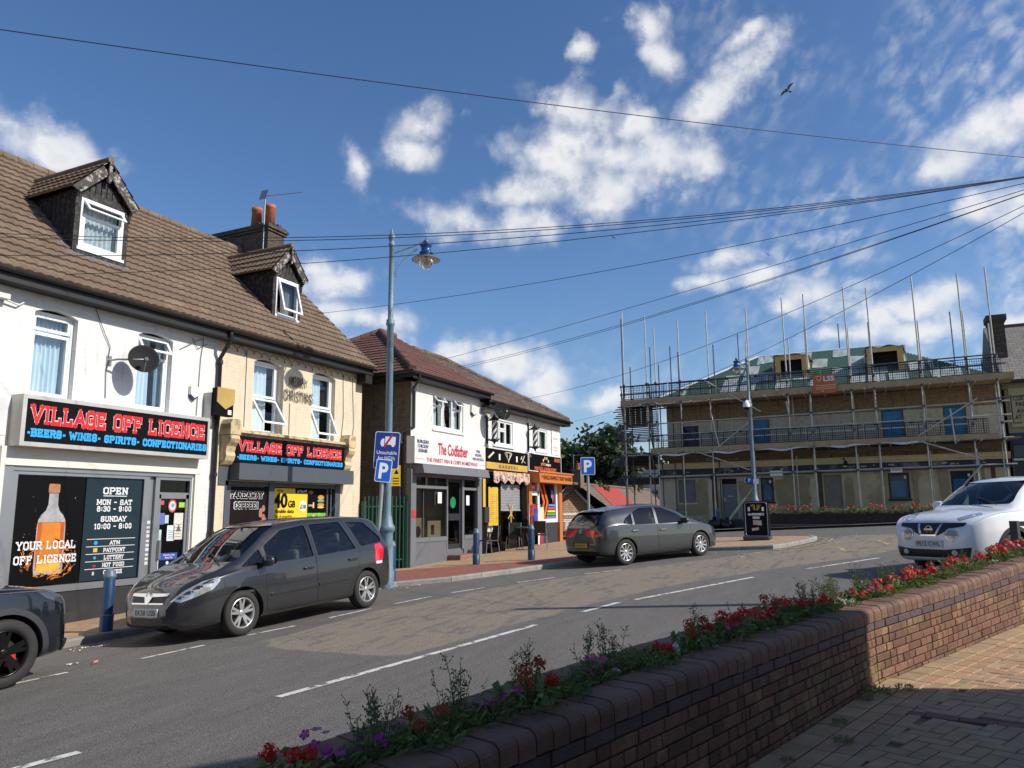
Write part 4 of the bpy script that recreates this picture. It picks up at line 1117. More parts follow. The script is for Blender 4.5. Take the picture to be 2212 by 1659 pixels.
mb = MB(TF); mb.add([(12.5, .03, .2), (13.08, .03, .2), (13.16, .03, 1.3), (12.49, .03, 1.3)], [(0, 1, 2, 3)], 0); mb.add([(12.48, .029, 1.3), (13.2, .029, 1.3), (13.16, .029, 1.46), (12.5, .029, 1.46)], [(0, 1, 2, 3)], 1)
for k in range(15):
    disc(mb, random.uniform(13.3, 13.58), .9 + k * .065, .055, .0285 - k * 1e-4, TT, 10, 2, .075)
mb.build('print', [mat('cup_orange', (.55, .2, .07), .5, var=.15), mat('cup_lid', (.1, .05, .03), .4), mat('coffee_bean', (.34, .16, .1), .4, var=.5, vs_=14)], P)
P = flat('data_offer_poster', TF, 13.82, 15.0, 1.55, 2.28, .035, mat('poster_yellow', (.78, .55, .03), .4, var=.03), 'yellow window poster advertising 40GB double data in the grey shop front')
mb = MB()
letters(mb, '40', (13.83, TY + .03, 1.84), X, Z, .33, .46, bold=.03, align='l'); letters(mb, 'GB', (14.32, TY + .03, 1.84), X, Z, .16, .24, bold=.02, align='l'); letters(mb, '20GB', (13.95, TY + .03, 2.2), X, Z, .045, .18, bold=.01, align='l')
letters(mb, 'double data', (13.88, TY + .03, 1.71), X, Z, .085, .64, bold=.012, align='l'); letters(mb, 'for 6 months', (13.88, TY + .03, 1.59), X, Z, .085, .58, align='l'); mb.build('lettering', SIGNBK, P)
mb = MB(); disc(mb, 14.84, 1.87, .13, .03, TT, 20); mb.build('price_spot', SWH, P)
mb = MB(); letters(mb, '\u00a310', (14.84, TY + .027, 1.81), X, Z, .1, .19, bold=.01); mb.build('lettering', SIGNBK, P)
P = flat('burger_poster', TF, 15.01, 15.7, 1.72, 2.28, .035, mat('poster_black', (.006, .006, .007)), 'black window poster with a burger and a coffee cup above the green salad picture')
mb = MB(TF)
for k, (x, z, r, rz, i) in enumerate(((15.5, 2.08, .12, .06, 0), (15.5, 2.0, .13, .03, 1), (15.5, 1.95, .12, .03, 2), (15.5, 1.9, .13, .04, 0), (15.5, 1.84, .13, .025, 3), (15.12, 2.2, .09, .045, 4))):
    disc(mb, x, z, r, .03 - k * 2e-4, TT, 14, i, rz)
mb.box(15.2, 15.25, .028, .031, 1.82, 1.96, 3); mb.build('print', [mat('bun', (.5, .28, .08), .5, var=.3, vs_=20), mat('salad', (.2, .4, .05), .5, var=.4, vs_=20), mat('patty', (.1, .04, .02), .6), mat('cheese', (.7, .5, .2), .5), mat('sausage', (.4, .08, .03), .5)], P)
mb = MB(); letters(mb, 'COFFEE', (15.03, TY + .03, 1.86), X, Z, .045, .16, bold=.02, align='l'); mb.build('lettering', SWH, P)
P = flat('salad_poster', TF, 15.01, 15.7, .8, 1.7, .035, mat('salad_print', (.14, .42, .03), .5, var=.6, vs_=14, col2=(.4, .62, .12), c2s=9), 'bright green window picture of lettuce and tomatoes under the burger poster')
mb = MB(TF); disc(mb, 15.28, 1.53, .04, .03, TT, 10); disc(mb, 15.5, 1.3, .05, .03, TT, 10); mb.build('print', RED, P)
P = flat('peach_poster', TF, 13.82, 15.0, .7, 1.54, .035, mat('peach_print', (.55, .2, .09), .5, var=.6, vs_=7, col2=(.1, .02, .012), c2s=7), 'orange and brown window picture of buns under the yellow poster')
P = flat('brand_panel', TF, 14.56, 15.0, 2.17, 2.28, .028, SIGNBK, 'small black name panel over the corner of the yellow poster')
mb = MB(); letters(mb, 'giffgaff', (14.78, TY + .025, 2.2), X, Z, .055, .36, bold=.01); mb.build('lettering', SWH, P)

# ------------------------------------------------------------------ things fixed to the two fronts
P = thing('projecting_sign', 'small gold and black projecting sign with a pointed gold panel by the downpipe', 'sign', (11.75, TY - .2, 3.9))
mb = MB(); mb.box(11.62, 12.1, TY - .34, TY - .22, 3.72, 4.3); mb.build('box', SIGNBK, P)
mb = MB(); mb.prism([(11.63, TY - .341, 4.31), (12.11, TY - .341, 4.31), (12.11, TY - .341, 4.0), (11.87, TY - .341, 3.86), (11.63, TY - .341, 4.0)], (0, -.02, 0)); mb.build('gold_panel', mat('gold_plastic', (.45, .3, .08), .4, var=.15), P)
mb = MB(); mb.box(11.95, 12.05, TY - .345, TY - .341, 3.76, 3.86); mb.build('print', SWH, P)
mb = MB(); mb.box(11.6, 11.64, TY - .22, TY, 3.5, 4.2); mb.build('bracket', GALV, P)
def dish(name, label, c, r, wallp, tilt, mt):
    P = thing(name, label, 'satellite dish', wallp, 'satellite dishes')
    d = V(tilt).normalized(); q = d.to_track_quat('Z', 'Y').to_matrix().to_4x4(); q.translation = V(c)
    mb = MB(); mb.lathe([(0, 0), (r * .3, r * .012), (r * .6, r * .06), (r * .85, r * .13), (r, r * .19), (r * 1.02, r * .18)], n=24, M=q); mb.lathe([(0, -.008), (r * .6, r * .05), (r * 1.0, r * .175)], n=24, M=q); mb.build('reflector', mt, P)
    mb = MB(); mb.tube([wallp, V(wallp) + V((0, -.25, 0)), V(c)], .018, 8); mb.box(wallp[0] - .05, wallp[0] + .05, wallp[1] - .02, wallp[1], wallp[2] - .09, wallp[2] + .09)
    lo = q @ V((0, -r * 1.0, r * .18)); fp = V(c) + d * r * 1.05 + V((0, 0, -r * .35)); mb.tube([lo, fp], .01, 6); mb.build('arm', GALV, P)
    mb = MB(); mb.tube([fp, fp - d * .1], .035, 10); mb.build('receiver', DARKP, P)
    return P
DISHM = mat('dish_grey', (.022, .022, .023), .7, var=.15, spec=.1)
dish('satellite_dish', 'grey satellite dish on an arm between the blue curtained windows of the white house', (9.75, TY - .42, 4.55), .27, (9.35, TY, 4.5), (-.5, -1, .25), DISHM)
def alarm(label, x, y, z, w=.2, h=.24, col=(.75, .75, .7), lab=True):
    P = thing('alarm_box', label, 'alarm box', (x, y, z), 'alarm boxes on the shop fronts')
    mb = MB(); mb.prism([(x - w / 2, y, z + h), (x + w / 2, y, z + h), (x + w / 2, y, z + .07), (x, y, z), (x - w / 2, y, z + .07)], (0, -.08, 0)); mb.build('cover', mat('alarm_%d' % (col[0] * 100), col, .5), P)
    mb = MB(); mb.prism([(x - w / 2, y - .001, z + .06), (x + w / 2, y - .001, z + .06), (x + w * .3, y - .001, z), (x, y - .001, z - .04), (x - w * .3, y - .001, z)], (0, -.075, 0)); mb.build('base', mat('alarm_blue', (.03, .04, .1), .4), P)
    return P
alarm('white alarm box with dark base on the white house next to the cream wall', 11.3, TY, 4.05)
P = thing('floodlight_box', 'old white junction box with loose cables under the eaves at the left edge', 'junction box', (7.35, TY, 5.1)); mb = MB(); mb.box(7.15, 7.4, TY - .16, TY, 5.16, 5.24); mb.tube([(7.05, TY - .1, 5.22), (7.6, TY - .06, 5.12), (7.7, TY - .03, 5.2)], .015, 6); mb.build('box', mat('old_white_box', (.62, .62, .6)), P)
# wire Christmas lettering
P = thing('rope_light_sign', 'unlit rope light lettering reading merry christmas between the windows of the cream house', 'sign', (14.5, TY, 4.5))
mb = MB()
def wire(txt, x0, z0, h, w):
    qs, w0 = slab2d(txt, .1, 0); sx = w / w0
    x = 0
    for ch in txt:
        for pl in filter(None, SL[ch][0].split('|')):
            pts = [tuple(map(float, a.split(','))) for a in pl.split()]
            for off in (0, .02):
                mb.tube([(x0 + (x + a) * sx + off * 1.5, TY - .02 - off, z0 + b * h + off + .014 * sin(a * 9 + x)) for a, b in pts], .0075, 5)
        x += SLW.get(ch, .8) + .16
wire('MERRY', 14.14, 4.72, .22, .62); wire('CHRISTMAS', 13.98, 4.36, .24, 1.0)
mb.build('tubing', mat('clear_tubing', (.13, .11, .09), .4), P)
# string of bulbs and loose wires on the fronts
mb = MB()
for k in range(20):
    x0, x1 = 12.05 + k * .25, 12.3 + k * .25
    mb.tube([(x0, TY - .03, 5.38 + .02 * sin(k)), ((x0 + x1) / 2, TY - .04, 5.33 - .03 * (k % 3)), (x1, TY - .03, 5.38 + .02 * sin(k + 1))], .006, 5)
    mb.lathe([(0, 0), (.012, .01), (.014, .05), (0, .06)], ((x0 + x1) / 2, TY - .05, 5.26 - .03 * (k % 3)), 6)
mb.build('string_lights', CABLE, label='drooping string of small dark bulbs under the eaves of the cream house', cat='string lights')
def wirething(label, runs, r=.007, loc=None):
    mb = MB()
    for rr in runs: mb.tube(rr, r, 5)
    mb.build('wall_cable', mat('wall_cable_grey', (.08, .075, .07), .6), label=label, cat='cable')
wirething('thin cable looping down the white house wall past the satellite dish', [[(9.0, TY - .02, 5.4), (9.2, TY - .03, 5.0), (9.35, TY - .02, 4.75), (9.3, TY - .02, 4.3), (9.33, TY - .02, 3.8)]])
wirething('bunch of thin black cables by the downpipe under the eaves of the white house', [[(11.5, TY - .02, 5.35), (11.2, TY - .05, 5.2), (10.9, TY - .02, 5.0)], [(11.5, TY - .02, 5.35), (11.45, TY - .02, 4.9), (11.42, TY - .02, 3.7)], [(11.2, TY - .02, 5.3), (11.35, TY - .03, 5.1), (11.6, TY - .02, 5.25)]])
wirething('thin vertical cables on the cream house between window and right corner', [[(14.2, TY - .01, 4.3), (14.2, TY - .02, 3.55)], [(16.2, TY - .01, 5.3), (16.25, TY - .02, 4.2), (16.15, TY - .01, 3.3)], [(16.6, TY - .01, 5.3), (16.7, TY - .02, 4.0), (16.5, TY - .02, 2.9)], [(12.75, TY - .01, 5.3), (12.76, TY - .01, 3.6)]])
# ================================================================== the row with chip shop, barber and print shop
CY = 11.65
CF = FY(CY)
ROOFR = mat('red_brown_tile', (.135, .06, .045), .85, var=.22, vs_=2.0, bump=.3, bs=40, col2=(.16, .08, .06), c2s=3)
ROOFG = mat('grey_brown_tile', (.125, .085, .065), .88, var=.25, vs_=2.0, bump=.3, bs=40, col2=(.17, .135, .10), c2s=3)
DWALL = brickmat('dirty_white_wall', (.70, .68, .61), (.67, .65, .58), (.62, .6, .54), .23, .076, .008, .8, .2, .12, paint=(.68, .665, .615), pr=(.25, .8))
CWHITE = brickmat('clean_white_wall', (.71, .70, .68), (.69, .68, .66), (.66, .65, .63), .23, .076, .008, .75, .15, .06)
CS = .6
def hiproof(P, x0, x1, ez, mt, hipl, hipr, name='roof'):
    """front slope (with optional hips) plus plain back slope; eaves at y = 11.3"""
    ey, ry = 11.3, 15.1; rz = ez + CS * (ry - ey); dep = ry - ey
    mb = MB(); S = sqrt(dep ** 2 + (rz - ez) ** 2)
    clips = []
    if hipl: clips.append((V((x0, ey, 0)), V((-1, 1, 0)).normalized()))
    if hipr: clips.append((V((x1, ey, 0)), V((1, 1, 0)).normalized()))
    tiles(mb, (x0, ey, ez), (1, 0, 0), (0, 1, CS), x1 - x0, S + .05, .27, .2, .03, .014, clip=clips)
    by = ry + dep
    if hipl:
        tiles(mb, (x0, by, ez), (0, -1, 0), (1, 0, CS), by - ey, S + .05, .27, .2, .03, .014, clip=[(V((x0, ey, 0)), V((1, -1, 0)).normalized()), (V((x0, by, 0)), V((1, 1, 0)).normalized())])
    if hipr:
        tiles(mb, (x1, ey, ez), (0, 1, 0), (-1, 0, CS), by - ey, S + .05, .27, .2, .03, .014, clip=[(V((x1, ey, 0)), V((-1, -1, 0)).normalized()), (V((x1, by, 0)), V((-1, 1, 0)).normalized())])
    xl, xr = (x0 + dep if hipl else x0), (x1 - dep if hipr else x1)
    mb.quad((x0, by, ez), (x1, by, ez), (xr, ry, rz), (xl, ry, rz))
    def ridge(a, b, r=.11):
        a, b = V(a), V(b); n = max(1, int((b - a).length / .34))
        for i in range(n):
            p, q = a.lerp(b, i / n), a.lerp(b, (i + 1) / n)
            d = (q - p).normalized() * .01
            j = V((0, 0, .012 * sin(i * 2.7)))
            mb.tube([p + d + j, q - d + j], r, 10)
    if xr - xl > .1: ridge((xl, ry, rz + .03), (xr, ry, rz + .03))
    if hipl: ridge((x0 + .05, ey + .05, ez + .06), (xl, ry, rz + .03)); ridge((x0 + .05, by - .05, ez + .06), (xl, ry, rz + .03))
    if hipr: ridge((x1 - .05, ey + .05, ez + .06), (xr, ry, rz + .03))
    if not hipr: mb.add([(x1, ey, ez - .05), (x1, ry, rz - .02), (x1, by, ez - .05)], [(0, 1, 2)])
    mb.build(name, mt, P)
def eaves(P, x0, x1, ez, left=False):
    g_ = MB(); gutter(g_, (x0, 11.24, ez - .03), (x1, 11.24, ez - .03), .058); g_.box(x0, x1, 11.3, 11.32, ez - .2, ez); g_.box(x0, x1, 11.32, CY, ez - .2, ez - .18)
    if left: gutter(g_, (x0 - .05, 19, ez - .03), (x0 - .05, 11.24, ez - .03), .058); g_.box(x0, x0 + .02, 11.32, 18.9, ez - .2, ez); g_.box(x0 + .02, 18.0, 11.32, 18.9, ez - .2, ez - .18)
    g_.build('gutter', BLACK, P)
def shell(P, x0, x1, z0, z1, wallm, holes, left=None, right=False, depth=7.2):
    mb = MB(CF); wall_holes(mb, x0, x1, z0, z1, holes, .1)
    if left: mb.quad((x0, depth, z0), (x0, .0, z0), (x0, 0, z1), (x0, depth, z1), 1)
    if right: mb.quad((x1, 0, z0), (x1, depth, z0), (x1, depth, z1), (x1, 0, z1), 0)
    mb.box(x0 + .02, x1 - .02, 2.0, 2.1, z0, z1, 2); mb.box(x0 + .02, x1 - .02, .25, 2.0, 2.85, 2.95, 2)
    if not left: mb.box(x0 + .01, x0 + .05, .2, 2.0, z0, z1, 2)
    mb.build('wall', [wallm, left or wallm, VOID], P)
# --- chip shop
B1 = thing('chip_shop_house', 'white rendered house with closed grey chip shop below and a dark red hipped roof', 'house', (19.9, CY, .3), 'row of small shops')
shell(B1, 17.9, 22.0, -.5, 5.45, DWALL, [(18.05, 21.95, -.3, 2.75), (19.05, 20.87, 4.1, 5.15)], SIDEB)
MB(CF).box(21.98, 22.0, 0, 3, 5.2, 5.5).build('party_wall', DWALL, B1)
hiproof(B1, 17.45, 22.1, 5.52, ROOFR, True, False); eaves(B1, 17.45, 22.1, 5.52, True)
window(B1, CF, 19.05, 20.87, 4.1, 5.15, [(0, .33, .0, .7, 0, 'top'), (0, .33, .72, 1, 42, 'top'), (.34, .68, 0, 1, 0, 'top'), (.69, 1, 0, .7, 0, 'top'), (.69, 1, .72, 1, 42, 'top')], rev=.06, sill=True, curt=[(.02, .28, 0), (.36, .64, .35), (.74, .97, 0)], cm=mat('grey_net', (.66, .7, .7), .9))
d_ = MB(); pipe_run(d_, [(17.7, 11.26, 5.45), (17.75, 11.3, 5.3), (17.96, CY - .06, 5.15), (17.96, CY - .06, 4.0)], .04); pipe_run(d_, [(17.96, CY - .06, 4.02), (17.84, CY + .25, 3.9), (17.84, CY + .3, 3.7), (17.84, CY + .3, .2)], .045)
d_.build('downpipe', mat('dark_grey_pipe', (.05, .052, .055), .5), B1)
SG = mat('shopfront_grey', (.15, .155, .17), .5, var=.06); SGD = mat('shopfront_dark', (.028, .03, .034), .4, var=.05)
mb = MB(CF); mb.box(17.86, 18.12, -.06, .1, -.4, 2.9); mb.box(21.7, 21.98, -.06, .1, -.4, 2.75)
mb.box(18.12, 19.9, -.03, .1, .88, 1.0); mb.box(18.12, 18.17, -.02, .08, 1, 2.7); mb.box(19.85, 19.92, -.02, .08, .6, 2.7); mb.box(18.17, 19.85, -.02, .08, 2.36, 2.44); mb.box(20.78, 20.9, -.02, .08, .6, 2.7); mb.box(20.9, 21.7, -.03, .1, .88, 1.0); mb.box(20.9, 21.7, -.02, .08, 2.36, 2.44)
mb.box(18.12, 21.7, -.02, .08, 2.68, 2.76); sf = mb.build('shop_front', SG, B1)
mb = MB(CF); mb.box(18.12, 19.9, -.01, .09, -.4, .88); mb.box(20.9, 21.7, -.01, .09, -.4, .88); mb.box(19.9, 20.9, .02, .1, -.4, .62); mb.build('stall_riser', mat('riser_grey', (.13, .135, .15), .5, var=.08), sf)
mb = MB(CF); mb.quad((18.17, .03, 1), (19.85, .03, 1), (19.85, .03, 2.68), (18.17, .03, 2.68)); mb.quad((20.9, .03, 1), (21.7, .03, 1), (21.7, .03, 2.68), (20.9, .03, 2.68)); mb.build('pane', DARKPANE, sf)
mb = MB(CF); mb.box(18.72, 18.77, .1, .14, 1, 2.36); mb.box(19.35, 19.5, .1, .14, 1.9, 2.7); mb.box(18.7, 18.8, .0, .05, 2.44, 2.68); mb.build('mullion', SG, sf)
dr = MB(CF); dr.box(19.92, 20.0, .04, .1, .62, 2.68); dr.box(20.7, 20.78, .04, .1, .62, 2.68); dr.box(20.0, 20.7, .04, .1, .62, .76); dr.box(20.0, 20.7, .04, .1, 1.45, 1.65); dr.box(20.0, 20.7, .04, .1, 2.58, 2.68); dr.box(20.1, 20.45, .03, .04, 1.52, 1.58)
dd = dr.build('door', SGD, B1); mb = MB(CF); mb.quad((20, .07, .76), (20.7, .07, .76), (20.7, .07, 2.58), (20, .07, 2.58)); mb.build('pane', DARKPANE, dd)
# plain brown room behind the glass
mb = MB(CF); mb.quad((18.0, 1.2, .3), (21.9, 1.2, .3), (21.9, 1.2, 2.8), (18.0, 1.2, 2.8)); mb.box(18.0, 21.9, .15, 1.2, .3, .55); mb.build('back_room', mat('back_room_tan', (.30, .24, .15), .7, var=.15), B1)
mb = MB(CF); mb.prism([(17.95, -.42, 2.76), (17.95, -.36, 3.0), (17.95, 0, 3.0), (17.95, 0, 2.76)], (3.9, 0, 0)); mb.build('shutter_box', SG, B1)
mb = MB(CF); mb.bbox(19.9, 20.95, -.45, -.02, .2, .46, .015); mb.build('door_step', brickmat('step_brick', (.3, .14, .09), (.26, .12, .08), (.15, .12, .1), .225, .075), B1)
for nm, a, c, w, h, col, lb in (('paper_notice', 19.4, 1.95, .22, .32, (.75, .76, .77), 'white paper notice inside the left window of the closed chip shop'), ('paper_notice', 21.1, 1.9, .2, .3, (.72, .74, .76), 'white paper notice inside the narrow right window of the closed chip shop'), ('red_sticker', 17.9, 1.55, .2, .2, (.5, .03, .03), 'square red sticker on the grey pilaster beside the green fence')):
    flat(nm, CF, a, a + w, c, c + h, -.07 if nm == 'red_sticker' else .022, mat('paper_%d' % (col[0] * 997 + col[2] * 77), col, .6), lb, 'notice')
P = thing('green_sticker', 'round green sticker on the glass of the chip shop door', 'notice', (20.35, CY, 2.0)); mb = MB(); disc(mb, 20.35, 1.98, .17, .062, lambda a, b, c: (a, CY + b, c)); mb.build('sheet', mat('sticker_green', (.01, .2, .07), .5), P)
# fascia sign
P = thing('fascia_sign', 'long white box sign with red and navy lettering over the closed grey chip shop', 'shop sign', (19.8, CY - .25, 3.0))
MB(CF).box(17.7, 21.85, -.26, 0, 3.02, 3.76).build('panel', mat('sign_cream_white', (.68, .67, .63), .5, var=.03), P)
yb = CY - .26
mb = MB(); NAVY = mat('sign_navy', (.03, .035, .12), .5, var=0); CRED = mat('sign_crimson', (.55, .02, .06), .5, var=0)
for k, tx in enumerate(('BURGERS', 'CHICKEN', 'KEBABS')): letters(mb, tx, (18.12, yb, 3.58 - k * .125), X, Z, .095, .6 - .07 * k, bold=.02)
for k, tx in enumerate(('PIES', 'PASTIES', 'PANCAKE ROLLS')): letters(mb, tx, (21.36, yb, 3.52 - k * .12), X, Z, .085, (.24, .42, .74)[k], bold=.015)
mb.build('lettering', NAVY, P)
mb = MB(); letters(mb, 'The Codfather', (19.8, yb, 3.33), X, Z, .34, 1.75, bold=.022); letters(mb, 'THE FINEST FISH & CHIPS IN MEDWAY', (19.8, yb, 3.09), X, Z, .115, 3.0, bold=.008)
mb.box(17.78, 18.2, yb - .004, yb - .001, 3.14, 3.15); mb.box(21.45, 21.8, yb - .004, yb - .001, 3.14, 3.15); mb.build('lettering', CRED, P)
alarm('small white box high on the chip shop wall near the downpipe', 21.45, CY, 4.75, .3, .3, (.72, .71, .66))
# --- barber
B2 = thing('barber_house', 'white rendered house with a black and gold barber shop on the ground floor', 'house', (23.8, CY, .45), 'row of small shops')
shell(B2, 22.0, 25.55, -.5, 5.25, CWHITE, [(22.1, 25.5, -.3, 2.75), (22.9, 24.46, 3.95, 4.78)])
hiproof(B2, 22.1, 25.5, 5.29, ROOFG, False, False); eaves(B2, 22.0, 25.5, 5.29)
window(B2, CF, 22.9, 24.46, 3.92, 4.82, [(0, .34, 0, 1, 0, 'top'), (.35, .66, 0, .62, 0, 'top'), (.35, .66, .64, 1, 0, 'top'), (.67, 1, 0, 1, 0, 'top')], rev=.05, sill=True, curt=[(0, .3, 0), (.36, .5, 0)], cm=mat('grey_net', (.42, .47, .47)))
BB = mat('barber_black', (.006, .006, .007), .5, var=.05, spec=.15); GOLD = mat('gold_print', (.55, .35, .07), .45, var=.2, vs_=2); CREAM = mat('cream_print', (.7, .65, .45), .5)
mb = MB(CF); mb.box(22.1, 22.3, -.04, .1, -.4, 2.8); mb.box(22.3, 25.5, -.03, .1, 2.62, 3.0); mb.box(23.3, 23.42, -.02, .1, .4, 2.62); mb.box(25.05, 25.5, -.04, .1, -.4, 2.62); mb.box(22.3, 22.42, -.02, .1, .4, 2.62); mb.box(22.42, 23.3, .3, .36, .55, .7); mb.box(23.42, 25.05, -.02, .1, .45, .6); mb.box(22.3, 23.42, -.2, .3, -.4, .55)
sf = mb.build('shop_front', BB, B2)
mb = MB(CF); mb.box(23.42, 25.05, -.01, .08, -.4, .45)
mb.build('stall_riser', mat('barber_photo_band', (.25, .22, .2), .5, var=.9, vs_=5, col2=(.02, .02, .02), c2s=4), sf)
mb = MB(CF); mb.quad((23.42, .06, .6), (25.05, .06, .6), (25.05, .06, 2.62), (23.42, .06, 2.62)); mb.build('pane', DARKPANE, sf)
mb = MB(CF); n = 16
for k in range(n): mb.box(23.42, 25.02, .02 + .012 * (k % 2), .05, 1.75 + k * .055, 1.75 + (k + 1) * .055 - .008)
mb.box(23.42, 25.02, .0, .05, 1.72, 1.75); mb.build('roller_shutter', mat('shutter_silver', (.48, .49, .5), .45, .5, var=.06), sf)
mb = MB()
yq = CY + .055
for pts in (((24.0, 1.95), (24.12, 1.9), (24.2, 1.35), (24.22, 1.2)), ((24.44, 1.95), (24.32, 1.9), (24.25, 1.35), (24.22, 1.2)), ((24.15, 1.88), (24.2, 1.55)), ((24.29, 1.88), (24.24, 1.55)), ((24.0, 1.45), (24.1, 1.55), (24.22, 1.6), (24.34, 1.55), (24.44, 1.45))):
    mb.tube([(a, yq - .06, c) for a, c in pts], .016, 6)
mb.build('gold_emblem', GOLD, sf)
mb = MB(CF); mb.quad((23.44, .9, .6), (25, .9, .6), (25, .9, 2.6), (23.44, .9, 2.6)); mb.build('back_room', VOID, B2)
P = thing('price_board', 'tall yellow price list on the open barber shop door', 'poster', (22.85, CY, 1.55)); MB(CF).box(22.5, 23.2, -.03, -.015, 1.25, 2.5).build('sheet', mat('price_yellow', (.62, .4, .05), .5, var=.15, vs_=3), P)
mb = MB(CF)
for k in range(16): mb.box(22.58, 22.8 + .08 * (k % 3), -.034, -.031, 1.36 + k * .06, 1.37 + k * .06); mb.box(23.02, 23.12, -.034, -.031, 1.36 + k * .06, 1.37 + k * .06)
mb.build('lettering', mat('print_brown', (.2, .1, .02), .6), P)
P = thing('tariff_board', 'narrow yellow strip board on the pilaster between chip shop and barber', 'poster', (22.2, CY, 1.9)); MB(CF).box(22.03, 22.2, -.08, -.06, 1.85, 2.75).build('sheet', mat('strip_yellow', (.6, .38, .06), .5, var=.12), P)
P = thing('notice_case', 'small dark notice case beside the barber doorway', 'notice', (22.2, CY, 1.4)); MB(CF).box(22.12, 22.42, -.1, -.045, 1.35, 1.85).build('case', mat('case_dark', (.04, .04, .05), .4, var=.3, vs_=12), P)
P = thing('barber_sign', 'black fascia sign with gold band reading barbers', 'shop sign', (23.7, CY - .15, 3.05))
MB(CF).box(22.07, 25.32, -.16, 0, 3.06, 3.75).build('panel', SIGNBK, P); yb = CY - .16
mb = MB(CF); mb.box(22.09, 25.3, -.166, -.161, 3.08, 3.3); mb.build('gold_band', GOLD, P)
mb = MB(); letters(mb, 'B A R B E R S', (23.75, yb - .006, 3.13), X, Z, .12, 1.45, bold=.02); mb.build('lettering', mat('print_brown', (.2, .1, .02)), P)
mb = MB(); yt = yb - .008
def bar2(mb, p, q, r=.02): mb.tube([(p[0], yt, p[1]), (q[0], yt, q[1])], r, 6)
mb.tube([(22.22, yt, 3.42), (22.6, yt, 3.62)], .035, 6)
for pts in (((23.45, 3.66), (23.75, 3.4), (23.72, 3.34)), ((24.0, 3.66), (23.72, 3.4), (23.72, 3.34)), ((23.6, 3.66), (23.64, 3.5)), ((23.86, 3.66), (23.82, 3.5)), ((23.5, 3.68), (23.95, 3.68)), ((24.8, 3.38), (25.05, 3.66)), ((25.1, 3.4), (24.75, 3.56)), ((24.72, 3.5), (24.82, 3.62))): 
    for a, b in zip(pts, pts[1:]): bar2(mb, a, b, .016)
mb.build('icon', CREAM, P)
mb = MB(CF); mb.box(23.0, 23.12, -.168, -.163, 3.4, 3.6); mb.box(24.35, 24.47, -.168, -.163, 3.4, 3.6); mb.build('pole_icon', WHITE, P)
P = thing('photo_banner', 'fluttering strip of portrait photographs hanging under the barber sign', 'banner', (23.9, CY, 2.7))
mb = MB(CF); mb.grid(44, 3, lambda u, v: (22.55 + 2.9 * u, -.2 + .02 * sin(u * 40) - .06 * v * abs(sin(u * 22)), 3.02 - v * (.34 + .06 * sin(u * 31) * (v > .9))), 0)
mb.build('strip', mat('portrait_print', (.55, .36, .28), .6, var=.9, vs_=6, col2=(.03, .02, .02), c2s=5), P)
def barberpole(label, x, z):
    P = thing('barber_pole', label, 'barber pole', (x, CY - .25, z), 'wall mounted barber poles')
    c = (x, CY - .28, z)
    mb = MB(); mb.lathe([(0, -.14), (.03, -.1), (.05, -.05), (.13, -.02), (.15, .02), (.1, .05)], c, 12); mb.lathe([(.1, .65), (.15, .68), (.13, .73), (.05, .78), (.03, .84), (0, .9)], c, 12)
    for k in range(8):
        a = k * pi / 4
        for zz in (.7, .01): mb.tube([(c[0] + .14 * cos(a), c[1] + .14 * sin(a), z + zz), (c[0] + .19 * cos(a), c[1] + .19 * sin(a), z + zz + .05)], .012, 5)
    mb.box(x - .03, x + .03, CY - .3, CY, z + .0, z + .05); mb.box(x - .03, x + .03, CY - .3, CY, z + .66, z + .7); mb.box(x - .05, x + .05, CY - .03, CY, z - .1, z + .8); mb.build('bracket', BLACK, P)
    mb = MB(); mb.lathe([(.085, .05), (.085, .65)], c, 14); mb.build('cylinder', SWH, P)
    mb = MB()
    for s_ in range(3): mb.grid(30, 6, lambda u, v: (c[0] + .0875 * cos(u * 5 + s_ * 2.09 + v * 1.0), c[1] + .0875 * sin(u * 5 + s_ * 2.09 + v * 1.0), z + .06 + .58 * u), 0)
    mb.build('stripe', BLACK, P)
barberpole('black and white barber pole on brackets left of the barber first floor window', 22.45, 4.0); barberpole('black and white barber pole on brackets between the barber and print shop windows', 25.75, 4.0)
dish('satellite_dish', 'dark grey satellite dish high on the white wall under the eaves of the barber house', (22.35, CY - .6, 4.93), .31, (22.1, CY, 4.95), (-.55, -1, .3), mat('dish_black', (.010, .010, .011), .7, spec=.1))
alarm('round edged cream alarm box above the barber sign beside the satellite dish', 22.4, CY, 4.75, .28, .36, (.62, .58, .4))
alarm('cream alarm box with blue base under the eaves between barber and print shop', 25.75, CY, 4.85, .26, .34, (.7, .68, .6))
# --- print shop
B3 = thing('print_shop_house', 'end house of the row, white rendered, with orange and black print shop front', 'house', (27.2, CY, .55), 'row of small shops')
shell(B3, 25.55, 28.9, -.5, 5.25, CWHITE, [(25.8, 28.6, -.3, 2.8), (26.42, 27.55, 3.98, 4.8)], None, True)
hiproof(B3, 25.5, 29.2, 5.29, ROOFG, False, True); eaves(B3, 25.5, 29.2, 5.29)
window(B3, CF, 26.42, 27.55, 3.96, 4.82, [(.0, .3, 0, 1, 0, 'top'), (.32, 1, 0, 1, 0, 'top')], rev=.04, sill=True, curt=[(.4, .98, 0)], cm=mat('green_blind', (.2, .3, .22), .8))
OR = mat('print_orange', (.52, .17, .045), .45, var=.06)
mb = MB(CF); mb.box(25.56, 25.82, -.1, .1, -.3, 2.75); mb.box(28.45, 28.75, -.1, .1, -.3, 2.75); sf = mb.build('shop_front', OR, B3)
